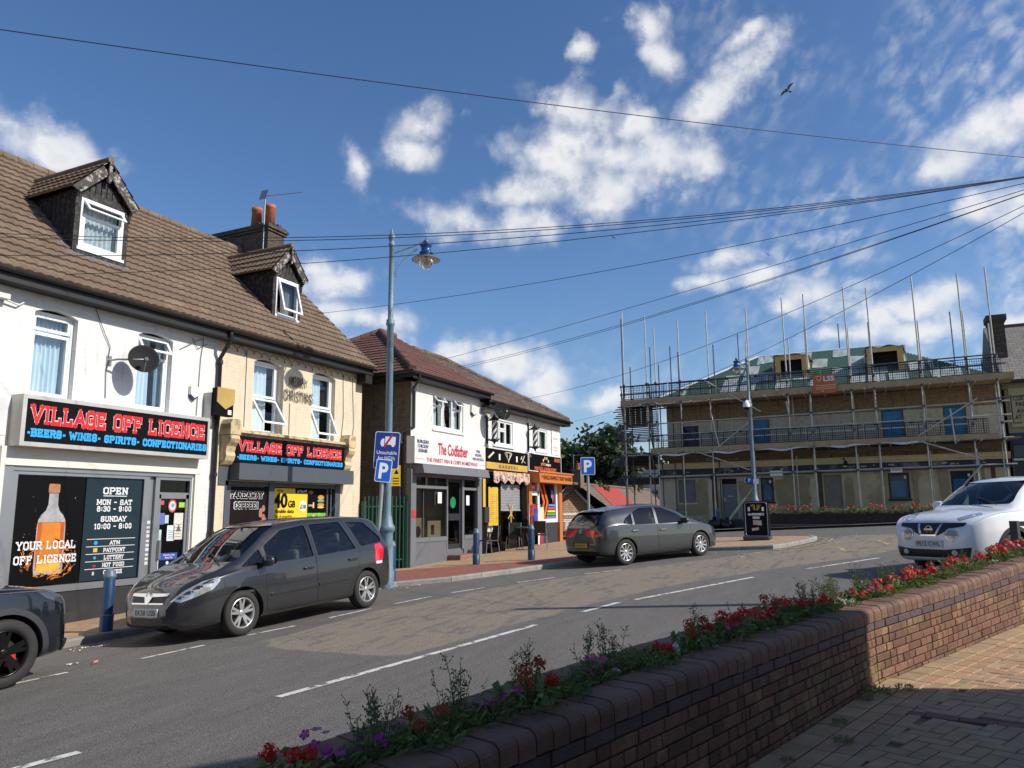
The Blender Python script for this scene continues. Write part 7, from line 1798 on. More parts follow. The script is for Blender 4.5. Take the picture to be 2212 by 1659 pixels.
for x, y, s in ((41.3, 15.6, 1.0), (52, 15.6, .9), (58, 15.6, .9)):
    mb = MB(B_); mb.box(x - .3 * s, x + .3 * s, y - .25, y + .25, 3.0, 3.95); mb.box(x - .36 * s, x + .36 * s, y - .3, y + .3, 3.95, 4.03); c = mb.build('chimney', brickmat('stock_brick2', (.26, .17, .1), (.2, .13, .08), (.12, .1, .08)), BG)
    mb = MB(B_); mb.lathe([(.12, 4.03), (.1, 4.35), (.13, 4.4), (0, 4.4)], (x, y, 0), 10); mb.build('chimney_pot', TERRA, c)
FB = thing('flat_roofed_building', 'dark flat roofed building with white roof edge beyond the bungalow', 'building', B_(56, 19, 1))
W3 = lambda x, y, z: KS(x, y, z, 1.6)
mb = MB(W3); mb.box(40.5, 46, 10.5, 14.2, .5, 3.62); mb.build('wall', mat('flat_dark', (.03, .028, .026), .8, var=.3), FB)
mb = MB(W3); mb.box(40.4, 46, 10.4, 14.3, 3.66, 3.84); mb.build('roof', mat('white_edge', (.6, .62, .63), .6), FB)
mb = MB(W3); mb.box(40.38, 40.48, 10.5, 12.1, 2.2, 3.62); mb.build('white_panel', mat('white_clad', (.62, .63, .63), .6, var=.1), FB)
LEAFM = {}
def leafmat(name, c1, c2):
    mt = bpy.data.materials.new(name); mt.use_nodes = True; t = NT(mt.node_tree); t.nt.nodes.clear()
    g = t.n('NewGeometry'); c = t.mix(g.outputs['Random Per Island'], c1, c2)
    d = t.n('BsdfPrincipled', i={'Base Color': c, 'Roughness': .6}); tr = t.n('BsdfTranslucent', i={0: c}); mx = t.n('MixShader', i={0: .3, 1: d, 2: tr})
    t.nt.links.new(mx.outputs[0], t.n('OutputMaterial').inputs[0]); return mt
LEAFM['dark'] = leafmat('leaf_dark', (.018, .032, .012), (.05, .075, .025)); LEAFM['mid'] = leafmat('leaf_mid', (.04, .075, .018), (.10, .14, .035)); LEAFM['copper'] = leafmat('leaf_copper', (.06, .045, .025), (.11, .075, .035))
BARK = mat('bark', (.07, .052, .035), .9, var=.3, bump=.6, bs=12)
def leafcloud(mb, c, rad, n, size, rnd, flat=.8):
    """leaf-sized faces gathered in clumps through an uneven crown"""
    clumps = []
    for k in range(max(8, n // 70)):
        d = V((rnd.gauss(0, 1), rnd.gauss(0, 1), rnd.gauss(0, 1))).normalized() * (rnd.random() ** .45)
        clumps.append(V((c[0] + d.x * rad[0], c[1] + d.y * rad[1], c[2] + d.z * rad[2])))
    cr = min(rad) * .36
    for k in range(n):
        p = rnd.choice(clumps) + V((rnd.gauss(0, 1), rnd.gauss(0, 1), rnd.gauss(0, 1) * flat)) * cr * .5
        u = V((rnd.gauss(0, 1), rnd.gauss(0, 1), rnd.gauss(0, .6))).normalized(); w = u.cross(V((rnd.gauss(0, 1), rnd.gauss(0, 1), rnd.gauss(0, 1)))).normalized(); s = size * rnd.uniform(.6, 1.3)
        mb.add([tuple(p - u * s), tuple(p + w * s * .55), tuple(p + u * s), tuple(p - w * s * .55)], [(0, 1, 2, 3)])
def tree(label, x, y, zb, zt, r, kind, n, seed, size=.3):
    rnd = random.Random(seed); P = thing('broadleaf_tree', label, 'tree', (x, y, zb), 'trees behind the bungalow')
    H = zt - zb; mb = MB(); mb.tube([(x, y, zb), (x + .1, y, zb + H * .3), (x, y + .1, zb + H * .6), (x, y, zb + H * .85)], [H * .035, H * .028, H * .018, H * .006], 8)
    for k in range(8):
        a = k * 2.4; z0 = zb + H * (.28 + .05 * k); mb.tube([(x, y, z0), (x + r * .4 * cos(a), y + r * .4 * sin(a), z0 + H * .1), (x + r * .75 * cos(a), y + r * .75 * sin(a), z0 + H * .16)], [H * .014, H * .009, H * .003], 6)
    mb.build('trunk', BARK, P)
    mb = MB(); leafcloud(mb, (x, y, zb + H * .62), (r, r, H * .38), n, size, rnd); mb.build('crown', LEAFM[kind], P)
tree('mid green tree nearest the print shop wall, partly behind the end house', 62, 25.3, .5, 7.7, 2.7, 'mid', 4200, 1)
tree('dark green tree with the highest crown behind the second parking sign', 64, 22.0, .5, 8.9, 2.9, 'dark', 4600, 2)
tree('dark tree with a brownish top to the left of the scaffolding', 60, 19.9, .5, 7.6, 2.6, 'dark', 3600, 3)
tree('low dark tree behind the flat roofed building between bungalow and scaffolding', 66, 20.5, .5, 6.6, 4.2, 'dark', 4600, 4)
P = thing('bush', 'green bush growing in front of the flat roofed building above the bungalow roof', 'bush', (52, 17.0, 1.5)); mb = MB(); rnd = random.Random(9)
leafcloud(mb, (52, 18.2, 3.2), (.9, 1.1, .8), 700, .16, rnd); mb.build('foliage', LEAFM['mid'], P); mb = MB(); mb.tube([(52, 17.6, 0), (52, 17.6, 2.4)], .07, 6); mb.build('stem', BARK, P)
P = thing('tv_aerial', 'thin television aerial on a pole above the bungalow chimney', 'aerial', B_(41.3, 15.9, 3.9)); mb = MB(B_); mb.tube([(41.3, 15.85, 3.0), (41.3, 15.85, 4.9)], .02, 6); mb.tube([(41.3, 15.9, 4.85), (41.3, 15.3, 4.87)], .015, 5); mb.build('mast', GALV, P)

# ------------------------------------------------------------------ cables, pole, birds
CABS = [((6.06, 13.0, 5.99), .51, 'uppermost'), ((5.88, 12.6, 5.8), .51, 'second'), ((5.64, 12.0, 5.3), .43, 'third'), ((8.18, 12.4, 5.78), .31, 'fourth'), ((14.69, 12.55, 6.6), .24, 'fifth'), ((18.71, 11.25, 6.0), .07, ''), ((19.84, 11.25, 6.0), .2, ''), ((20.13, 11.25, 6.02), .2, ''), ((23.91, 11.25, 5.5), .49, ''), ((28.69, 11.25, 5.2), .53, '')]
QP = V((12.4, -3.15, 6.27))
CL = ['overhead cable that ends at the left edge, highest of the bundle fanning from the right', 'overhead cable just beneath the highest one of the bundle, ending at the left edge', 'overhead cable crossing in front of both black dormers at sill height', 'overhead cable that meets the eaves above the blue curtained left window', 'overhead cable that lands on the cream house roof right of its dormer', 'overhead cable reaching the red chip shop roof, uppermost of the three there', 'overhead cable reaching the chip shop roof, upper one of the close pair', 'overhead cable reaching the chip shop roof, lower one of the close pair', 'overhead cable that ends at the eaves of the barber house', 'overhead cable that ends at the far corner of the print shop roof']
for (a, s, _), lb in zip(CABS, CL):
    a = V(a); mb = MB(); mb.tube([a.lerp(QP, k / 24) - V((0, 0, 4 * s * (k / 24) * (1 - k / 24))) for k in range(25)], .0052, 6); mb.build('overhead_cable', CABLE, label=lb, cat='cable', group='cables fanning out from the telegraph pole')
a, b = V((2.0, 13.0, 7.5)), V((20.1, -4.54, 9.275)); a = V((4.80, 10.364, 7.868)); a0 = a - (b - a) * .25
mb = MB(); mb.tube([a.lerp(b, k / 28) - V((0, 0, 4 * .15 * (k / 28) * (1 - k / 28))) for k in range(-6, 31)], .0068, 6); mb.build('overhead_cable', CABLE, label='single high overhead cable sagging across the whole sky above the lamp post', cat='cable')
P = thing('telegraph_pole', 'wooden telegraph pole just outside the right edge carrying the fan of cables', 'pole', (12.4, -3.15, gz(12.4, -3.15))); mb = MB(); mb.tube([(12.4, -3.15, gz(12.4, -3.15) - .1), (12.4, -3.15, 6.6)], [.13, .1], 12); mb.build('shaft', BARK, P)
def bird(label, c, s, rz, bank, col):
    P = thing('bird', label, 'bird', c); M = Matrix.Translation(V(c)) @ Matrix.Rotation(rz, 4, 'Z') @ Matrix.Rotation(bank, 4, 'X') @ Matrix.Scale(s * .8, 4)
    mb = MB(lambda a, b, d: tuple(M @ V((a, b, d)))); mb.tube([(.22, 0, .02), (.17, 0, .02), (.1, 0, 0), (0, 0, -.01), (-.12, 0, 0), (-.2, 0, .01)], [.008, .035, .055, .06, .03, .01], 10); mb.prism([(-.16, -.02, 0), (-.34, -.08, 0), (-.34, .08, 0), (-.16, .02, 0)], (0, 0, .01)); mb.build('body', mat('bird_dark', (.02, .02, .022), .7), P)
    for q in (-1, 1):
        mb = MB(lambda a, b, d: tuple(M @ V((a, b, d))))
        top = [(.09, .04, .02), (.12, .2, .1), (.06, .36, .12), (-.04, .52, .1), (-.06, .36, .1), (-.06, .2, .08), (-.08, .04, .01)]
        mb.prism([(x, q * y, z) for x, y, z in top], (0, 0, -.012)); mb.build('wing', mat('bird_wing', col, .7), P)
bird('dark bird gliding with spread pale wings above the scaffolding', (35.07, 2.52, 20.73), 1.0, radians(150), radians(25), (.12, .11, .1))
bird('tiny dark bird speck in the sky to the left above the scaffold poles', (71.6, 22.6, 29.0), .9, radians(60), .3, (.03, .03, .03)); bird('tiny dark bird speck in the sky near the cables above the scaffold', (75.7, 8.3, 26.2), .7, radians(20), .5, (.03, .03, .03))
# guard rail beside the white car
x, y = 10.75, -1.35

# ------------------------------------------------------------------ building behind the viewer that throws the shade on the planter
SB = thing('shade_house', 'brick house behind the viewer whose roof throws the shade over planter and pavement', 'house', (1, -8, 0))
mb = MB(); mb.add([(7.35, -4.6, -.5), (7.35, -12, -.5), (7.35, -12, 5.4), (7.35, -4.6, 5.4), (-6, -4.6, -.5), (-6, -12, -.5), (-6, -12, 5.4), (-6, -4.6, 5.4)], [(0, 1, 2, 3), (7, 6, 5, 4), (0, 3, 7, 4), (1, 5, 6, 2)]); mb.build('wall', SIDEB, SB)
mb = MB(); mb.add([(7.4, -4.6, 5.35), (2.6, -4.6, 8.75), (-6.05, -4.6, 8.2), (7.4, -12, 5.35), (2.6, -12, 8.75), (-6.05, -12, 8.2), (-6.05, -4.6, 5.3), (-6.05, -12, 5.3)], [(0, 3, 4, 1), (1, 4, 5, 2), (0, 1, 2, 6), (3, 7, 5, 4)]); mb.build('roof', ROOFR, SB)
# ================================================================== cars
def pchip(pts):
    xs = [p[0] for p in pts]; ys = [p[1] for p in pts]; n = len(xs)
    h = [xs[i + 1] - xs[i] for i in range(n - 1)]; d = [(ys[i + 1] - ys[i]) / h[i] for i in range(n - 1)]
    mm_ = [d[0]] + [0 if d[i - 1] * d[i] <= 0 else 2 / (1 / d[i - 1] + 1 / d[i]) for i in range(1, n - 1)] + [d[-1]]
    def f(x):
        if x <= xs[0]: return ys[0]
        if x >= xs[-1]: return ys[-1]
        i = 0
        while xs[i + 1] < x: i += 1
        t_ = (x - xs[i]) / h[i]
        return ys[i] * (1 + 2 * t_) * (1 - t_) ** 2 + mm_[i] * h[i] * t_ * (1 - t_) ** 2 + ys[i + 1] * t_ * t_ * (3 - 2 * t_) + mm_[i + 1] * h[i] * t_ * t_ * (t_ - 1)
    return f
def chaikin(p, it=2):
    for _ in range(it):
        q = [p[0]]
        for a, b in zip(p, p[1:]):
            q += [(a[0] * .75 + b[0] * .25, a[1] * .75 + b[1] * .25), (a[0] * .25 + b[0] * .75, a[1] * .25 + b[1] * .75)]
        p = q + [p[-1]]
    return p
def loft(C, x0, x1, n, inset=0.0, floor=None):
    zt, zs, zb, wm_, wt = C
    vs, fs, N = [], [], None
    xs = [x0 + (x1 - x0) * (.5 - .5 * cos(pi * k / n) if inset == 0 else k / n) * 1.0 for k in range(n + 1)]
    for x in xs:
        b = (floor if floor is not None else zb(x)); t_ = zt(x) - inset; s_ = min(zs(x), t_ - .012); w = wm_(x) - inset; wt_ = min(wt(x), wm_(x) - .005) - inset * .8; ws = w - .025
        if inset: s_ = max(s_, b + .2)
        cr = min(.055, .45 * (t_ - s_)); H = s_ - b
        P = [(0, b), (.7 * w, b), (.945 * w, b + .025), (.985 * w, b + .2 * H), (w, b + .5 * H), (.995 * w, b + .78 * H), (.982 * w, s_ - .02), (ws, s_ + .02)]
        if t_ - s_ > .2:
            P += [(ws + (wt_ - ws) * .3 + .012, s_ + (t_ - cr - s_) * .32), (ws + (wt_ - ws) * .65 + .014, s_ + (t_ - cr - s_) * .68), (wt_ + .012, t_ - cr - .03)]
        else:
            P += [(ws + (wt_ - ws) * f_, s_ + (t_ - cr - s_) * f_) for f_ in (.34, .67, .95)]
        P += [(wt_ * .9, t_ - cr * .75), (wt_ * .5, t_ - cr * .22), (0, t_)]
        P = chaikin(P, 2); full = P + [(-y, z) for y, z in P[-2:0:-1]]; N = len(full)
        vs += [(x, y, z) for y, z in full]
    for i in range(n):
        for k in range(N):
            fs.append((i * N + k, i * N + (k + 1) % N, (i + 1) * N + (k + 1) % N, (i + 1) * N + k))
    fs += [tuple(range(N)), tuple(range(n * N, (n + 1) * N))[::-1]]
    me = bpy.data.meshes.new('l'); me.from_pydata(vs, [], [f[::-1] for f in fs])
    bm = bmesh.new(); bm.from_mesh(me); bmesh.ops.recalc_face_normals(bm, faces=bm.faces); bm.to_mesh(me); bm.free()
    return me
_bo = None
def boolean(me, cut, op='DIFFERENCE'):
    a = bpy.data.objects.new('ba', me); b = bpy.data.objects.new('bb', cut); COL.objects.link(a); COL.objects.link(b)
    md = a.modifiers.new('b', 'BOOLEAN'); md.object = b; md.operation = op; md.solver = 'EXACT'; md.material_mode = 'TRANSFER'
    dg = bpy.context.evaluated_depsgraph_get(); r = bpy.data.meshes.new_from_object(a.evaluated_get(dg))
    bpy.data.objects.remove(a); bpy.data.objects.remove(b)
    return r
def closed(mb, mats):
    me = mb.mesh('c', mats, uv=False)
    bm = bmesh.new(); bm.from_mesh(me); bmesh.ops.recalc_face_normals(bm, faces=bm.faces); bm.to_mesh(me); bm.free()
    return me
def resample(poly, r=.03, n=4):
    """rounds the corners of a 2-D outline"""
    out = []; m_ = len(poly)
    for i in range(m_):
        p0, p, p1 = V(poly[i - 1]), V(poly[i]), V(poly[(i + 1) % m_]); a = (p0 - p); b = (p1 - p); k = min(r, a.length * .45, b.length * .45)
        a = p + a.normalized() * k; b = p + b.normalized() * k
        for j in range(n + 1):
            t_ = j / n; out.append(tuple(a * (1 - t_) ** 2 + p * 2 * t_ * (1 - t_) + b * t_ * t_))
    return out
def patch(bvh, poly, az_, off, skirt=.02, step=.06, rnd=.02):
    """shell that follows the body: outline poly (u, z) seen from heading az_ (0 front, 90 left side, 180 rear)"""
    a = radians(az_); n = V((cos(a), sin(a), 0)); ax = V((-sin(a), cos(a), 0))
    vs, fs = tess(resample(poly, rnd) if rnd else poly, step)
    out = []
    for u, z in vs:
        o = n * 3 + ax * u + V((0, 0, z)); h = bvh.ray_cast(o, -n)
        out.append((h[0] + n * off) if h[0] else None)
    bad = [i for i, p in enumerate(out) if p is None]
    good = [(V(vs[i]), p) for i, p in enumerate(out) if p is not None]
    for i in bad:
        out[i] = min(good, key=lambda g_: (g_[0] - V(vs[i])).length)[1] if good else V((0, 0, 0))
    mb = MB(); mb.add([tuple(p) for p in out], fs, 0, True)
    ec = {}
    for f in fs:
        for i in range(len(f)):
            e = (f[i], f[(i + 1) % len(f)]); ec[tuple(sorted(e))] = ec.get(tuple(sorted(e)), 0) + 1
    for (i, j), c in ec.items():
        if c == 1: mb.add([tuple(out[i]), tuple(out[j]), tuple(out[j] - n * skirt), tuple(out[i] - n * skirt)], [(0, 1, 2, 3)], 0)
    return mb
CARGLASS = glassmat('car_glass', (.68, .76, .74), .01, .015); CABIN = mat('cabin_dark', (.075, .075, .075), .8, var=.1); SEATM = mat('seat_cloth', (.11, .11, .115), .9, var=.1); WELL = mat('wheel_well', (.008, .008, .008), .95, var=0); PLB = mat('trim_black', (.016, .016, .017), .5, var=.1)
LENS = mat('headlight_lens', (.55, .56, .54), .08, .55, coat=1.0, var=.25, vs_=22); LENSR = mat('tail_light_red', (.85, .012, .03), .1, coat=1.0, var=.3, vs_=25); RIMM = mat('alloy_silver', (.55, .54, .52), .3, .75, var=.06); MIRR = mat('mirror_face', (.6, .62, .65), .03, 1.0, var=0)
NPW = mat('plate_white', (.62, .62, .6), .4, var=.05); NPY = mat('plate_yellow', (.62, .38, .03), .4, var=.05)

def wheel(par, x, y, r, s_, kind, rimm=None):
    T = lambda a, b, c: (x + a, y + s_ * b, r + c)
    w = .1; M = Matrix(((1, 0, 0, x), (0, 0, s_, y), (0, 1, 0, r), (0, 0, 0, 1)))
    mb = MB(); R1 = r * .67
    mb.lathe([(R1, -w), (r * .9, -w), (r * .985, -w * .8), (r, -w * .45), (r, w * .45), (r * .985, w * .8), (r * .93, w * .98), (r * .8, w * 1.06), (r * .7, w * 1.0), (R1, w * .85), (R1, -w)], n=36, M=M)
    W_ = mb.build('wheel', RUB, par, local=True)
    mb = MB(); mb.lathe([(R1 * 1.02, w * .9), (R1 * .98, w * .98), (R1 * .93, w * .9), (R1 * .9, w * .3), (R1 * .88, -w * .8)], n=36, M=M)
    n = {'five': 5, 'ten': 10, 'seven': 7, 'twist': 5}[kind]
    def spoke(a0, a1, w0, w1, z0, z1):
        o = []
        for rr, ww, zz, an in ((R1 * .13, w0, z0, a0), (R1 * .95, w1, z1, a1)):
            for q in (-1, 1):
                o.append(M @ V((rr * cos(an) - q * ww * sin(an), rr * sin(an) + q * ww * cos(an), zz)))
            for q in (-1, 1):
                o.append(M @ V((rr * cos(an) - q * ww * .8 * sin(an), rr * sin(an) + q * ww * .8 * cos(an), zz - .035)))
        mb.add(o, [(0, 1, 5, 4), (0, 4, 6, 2), (1, 3, 7, 5), (2, 6, 7, 3), (4, 5, 7, 6)])
    for k in range(n):
        a = 2 * pi * k / n + .3
        if kind == 'five':
            spoke(a, a + .2, .024, .016, w * .72, w * .86); spoke(a, a - .2, .024, .016, w * .705, w * .865)
        elif kind == 'ten':
            spoke(a, a + .07, .018, .021, w * .72, w * .9)
        elif kind == 'twist':
            spoke(a, a + .12, .04, .03, w * .75, w * .88); spoke(a, a - .22, .03, .018, w * .74, w * .87)
        else:
            spoke(a, a, .022, .026, w * .72, w * .88)
    mb.lathe([(0, w * .8), (R1 * .16, w * .8), (R1 * .24, w * .72), (R1 * .24, 0)], n=20, M=M)
    mb.build('rim', rimm or RIMM, W_, local=True)
    mb = MB(); mb.lathe([(0, -w * .1), (R1 * .72, -w * .1), (R1 * .72, -w * .25), (R1 * .9, -w * .3)], n=24, M=M); mb.build('brake_disc', mat('brake_dark', (.05, .047, .045), .5, .5), W_, local=True)
    return W_

def car(name, label, S):
    P = thing(name, label, 'car')
    C = [pchip(S[k]) for k in ('zt', 'zs', 'zb', 'wm', 'wt')]
    x0, x1 = S['ends']; ax_f, ax_r, r = S['axles'][0], S['axles'][1], S['r']; paint = S['paint']; sd_ = S.get('side', 1)
    body = loft(C, x0, x1, 72); body.materials.append(paint)
    bm = bmesh.new(); bm.from_mesh(body); bvh = BVHTree.FromBMesh(bm); bm.free()
    cut = MB()
    for ax in (ax_f, ax_r):
        for s_ in (1, -1):
            Mx = Matrix(((1, 0, 0, ax), (0, 0, s_, 0), (0, 1, 0, r), (0, 0, 0, 1)))
            cut.prism([Mx @ V((S['arch'] * cos(k * pi / 22), S['arch'] * sin(k * pi / 22), .48)) for k in range(44)], (0, s_ * .82, 0))
    body = boolean(body, closed(cut, [WELL]))
    if 'cavity' in S:
        cav = loft(C, S['cavity'][0], S['cavity'][1], 30, .045, .45); cav.materials.append(CABIN); body = boolean(body, cav)
        cut = MB()
        for poly in S['side_windows']:
            cut.prism([(x, -1.3, z) for x, z in resample(poly[1], .035)], (0, 2.6, 0))
        body = boolean(body, closed(cut, [paint])); cut = MB()
        z0, z1, w0, w1 = S['screen'][:4]; xa, xb = S['screen'][4:]
        cut.prism([(xa, y, z) for y, z in resample([(-w0, z0), (w0, z0), (w1, z1), (-w1, z1)], .06)], (xb - xa, 0, 0))
        body = boolean(body, closed(cut, [paint]))
        z0, z1, w0, w1 = S['rear'][:4]; xa, xb = S['rear'][4:]; cut = MB()
        cut.prism([(xa, y, z) for y, z in resample([(-w0, z0), (w0, z0), (w1, z1), (-w1, z1)], .06)], (xb - xa, 0, 0))
        body = boolean(body, closed(cut, [paint]))
    doors = []
    for poly in S.get('doors', ()):
        pr = resample(poly, .05); c = V((sum(p[0] for p in pr) / len(pr), sum(p[1] for p in pr) / len(pr)))
        def prism(g_):
            q = []
            for p in pr:
                d = V(p) - c; q.append((c.x + d.x * (1 - g_ / max(.2, abs(d.x))) if abs(d.x) > .05 else p[0], c.y + d.y * (1 - g_ / max(.2, abs(d.y))) if abs(d.y) > .05 else p[1]))
            m2 = MB(); m2.prism([(x, sd_ * .36, z) for x, z in q], (0, sd_ * 1.0, 0)); return closed(m2, [PLB])
        doors.append(boolean(body.copy(), prism(.0045), 'INTERSECT')); body = boolean(body, prism(0.0))
    def put(me, nm, par):
        for p in me.polygons: p.use_smooth = True
        me.set_sharp_from_angle(angle=radians(32))
        o = bpy.data.objects.new(nm, me); COL.objects.link(o); o.parent = par; me.name = nm
        return o
    put(body, 'body', P)
    dobj = [put(d, 'door', P) for d in doors]
    for owner, poly in S.get('side_windows', ()):
        for s_ in (1, -1):
            az_ = 90 * s_; pp_ = [(-s_ * x, z) for x, z in poly]
            par = dobj[owner] if (owner is not None and s_ == sd_ and dobj) else P
            patch(bvh, pp_, az_, -.014, .0, .15, .035).build('window', CARGLASS, par, local=True)
    if 'screen' in S:
        z0, z1, w0, w1 = S['screen'][:4]; g_ = .012
        patch(bvh, [(-w0 - g_, z0 - g_), (w0 + g_, z0 - g_), (w1 + g_, z1 + g_), (-w1 - g_, z1 + g_)], 0, -.01, 0, .15, .06).build('windscreen', CARGLASS, P, local=True)
        z0, z1, w0, w1 = S['rear'][:4]
        patch(bvh, [(-w0 - g_, z0 - g_), (w0 + g_, z0 - g_), (w1 + g_, z1 + g_), (-w1 - g_, z1 + g_)], 180, -.01, 0, .15, .06).build('rear_window', CARGLASS, P, local=True)
    for nm, mt, az_, poly, off, mir in S.get('patches', ()):
        for s_ in ((1, -1) if mir else (1,)):
            patch(bvh, [(s_ * u, z) for u, z in poly], s_ * az_, off).build(nm, mt, P, local=True)
    if 'cavity' in S:
        sh = S.get('seat', 0)
        for sx in (.25 + sh, -.75 + sh):
            for sy in (.37, -.37):
                mb = MB(); mb.bbox(sx - .25, sx + .25, sy - .24, sy + .24, .46, .62, .05); mb.bbox(sx - .36, sx - .2, sy - .23, sy + .23, .58, 1.12, .06); mb.bbox(sx - .36, sx - .27, sy - .12, sy + .12, 1.14, 1.32, .04); mb.build('seat', SEATM, P, local=True)
        dx = S['screen'][4] + .35; mb = MB(); mb.bbox(dx, S['cavity'][1] + .02, -.68, .68, .6, .93 + S.get('dash', 0), .05); mb.build('dashboard', PLB, P, local=True)
        Mx = Matrix.Translation((dx - .1, -.37 * S.get('rhd', 1), .95 + S.get('dash', 0))) @ Matrix.Rotation(radians(65), 4, 'Y'); mb = MB(); mb.tube([Mx @ V((.18 * cos(a * pi / 10), .18 * sin(a * pi / 10), 0)) for a in range(21)], .014, 6); mb.build('steering_wheel', PLB, P, local=True)
    for ax in (ax_f, ax_r):
        for s_ in (1, -1):
            wheel(P, ax, s_ * (S['track'] - .1), r, s_, S['rim'], S.get('rim_mat'))
        if S.get('arch_trim'):
            s_ = sd_; mb = MB()
            vs = []
            n_ = 28
            for k in range(n_ + 1):
                a = radians(-14 + 208 * k / n_)
                for rr in (S['arch'] - .012, S['arch'] + S['arch_trim']):
                    px, pz = ax + rr * cos(a), r + rr * sin(a); h = bvh.ray_cast(V((px, s_ * 3, pz)), V((0, -s_, 0)))
                    y = h[0].y if h[0] else s_ * .85
                    if rr < S['arch']: h2 = bvh.ray_cast(V((ax + (S['arch'] + .03) * cos(a), s_ * 3, r + (S['arch'] + .03) * sin(a))), V((0, -s_, 0))); y = h2[0].y if h2[0] else y
                    vs.append((px, y + s_ * .014, pz))
            mb.add(vs, [(2 * k, 2 * k + 1, 2 * k + 3, 2 * k + 2) for k in range(n_)], 0, True)
            mb.add([v for v in vs] + [(x, y - s_ * .05, z) for x, y, z in vs], [(2 * k, 2 * k + 2, 2 * (n_ + 1) + 2 * k + 2, 2 * (n_ + 1) + 2 * k) for k in range(n_)] + [(2 * k + 1, 2 * k + 3, 2 * (n_ + 1) + 2 * k + 3, 2 * (n_ + 1) + 2 * k + 1) for k in range(n_)], 0, True)
            mb.build('arch_trim', S['arch_mat'], P, local=True)
    for x, z in S.get('handles', ()):
        h = bvh.ray_cast(V((x, sd_ * 3, z)), V((0, -sd_, 0)))[0]
        mb = MB(); mb.bbox(x - .1, x + .1, h.y - .01, h.y + .035 if sd_ > 0 else h.y + .01, z - .014, z + .02, .008) if sd_ > 0 else mb.bbox(x - .1, x + .1, h.y - .035, h.y + .01, z - .014, z + .02, .008); par = dobj[min(len(dobj) - 1, 0 if x > 0 else 1)] if dobj else P
        mb.build('handle', S.get('handle_mat', paint), par, local=True)
    mx = S.get('mirror')
    if mx:
        for s_ in (1, -1):
            x, z, w = mx; y0 = s_ * w
            Mx = Matrix.Translation((x, y0 + s_ * .13, z)) @ Matrix.Diagonal((.075, .125, .08, 1)); mb = MB()
            mb.lathe([(0, -1)] + [(cos(a * pi / 12 - pi / 2) ** .7, sin(a * pi / 12 - pi / 2)) for a in range(1, 12)] + [(0, 1)], n=16, M=Mx); M_ = mb.build('mirror', S.get('mirror_mat', paint), P, local=True)
            mb = MB(); mb.tube([(x, y0 - s_ * .06, z - .06), (x, y0 + s_ * .06, z - .05)], .03, 8); mb.add([(x - .066, y0 + s_ * (.03 + .2 * u), z - .05 + .1 * v) for v in (0, 1) for u in (0, 1)], [(0, 1, 3, 2)]); mb.build('arm', PLB, M_, local=True)
    for txt, az_, cu, cz, mt in S.get('plates', ()):
        a = radians(az_); n = V((cos(a), sin(a), 0)); ax = V((-sin(a), cos(a), 0)); h = bvh.ray_cast(n * 3 + ax * cu + V((0, 0, cz)), -n)[0]; ds = n.dot(h) + .02
        c = n * ds + ax * cu + V((0, 0, cz)); mb = MB(); mb.prism([c + ax * x + V((0, 0, z)) for x, z in rrect(.52, .112, .01)], -n * .03); pl = mb.build('number_plate', mt, P, local=True)
        mb = MB(); letters(mb, txt, c - V((0, 0, .037)), ax, (0, 0, 1), .074, .44, bold=.012, lift=.002); mb.build('lettering', PLB, pl, local=True)
    for kind, c, rr, az_ in S.get('badges', ()):
        a = radians(az_); n = V((cos(a), sin(a), 0)); ax = V((-sin(a), cos(a), 0)); h = bvh.ray_cast(n * 3 + ax * c[0] + V((0, 0, c[1])), -n)[0]; o = h + n * .012; Z_ = V((0, 0, 1))
        mb = MB(); mb.tube([o + ax * rr * cos(k * pi / 12) + Z_ * rr * sin(k * pi / 12) for k in range(25)], rr * .14, 6)
        if kind == 'bar': mb.prism([o + ax * x * rr * 1.5 + Z_ * z * rr * .28 for x, z in ((-1, -1), (1, -1), (1, 1), (-1, 1))], n * .01)
        else:
            mb.add([o + ax * x * rr + Z_ * z * rr + n * .006 for x, z in ((-.7, .1), (-.2, .75), (.5, .6), (.75, .1), (.2, .2), (.45, -.6), (-.1, -.8), (-.15, -.1))], [(0, 1, 2, 3, 4), (4, 5, 6, 7), (0, 4, 7)])
        mb.build('badge', CHROME, P, local=True)
    for nm, pts, rr, mt in S.get('rods', ()):
        MB().tube(pts, rr, 6).build(nm, mt, P, local=True)
    # road pose: heading and ground slope
    px, py, hd = S['pose']; h = V((cos(hd), sin(hd), 0)); zc = gz(px, py)
    nx, ny = (gz(px - 1, py) - gz(px + 1, py)) / 2, (gz(px, py - 1) - gz(px, py + 1)) / 2
    up = V((nx, ny, 1)).normalized(); f = (h - up * h.dot(up)).normalized(); l = up.cross(f)
    M = Matrix(((f.x, l.x, up.x, px), (f.y, l.y, up.y, py), (f.z, l.z, up.z, zc + .004), (0, 0, 0, 1)))
    P.matrix_basis = M @ Matrix.Scale(S.get('size', 1.0), 4)
    return P

def paintmat(name, c, metal=.55, rough=.32):
    return mat(name, c, rough, metal, var=.035, vs_=1.5, coat=1.0)
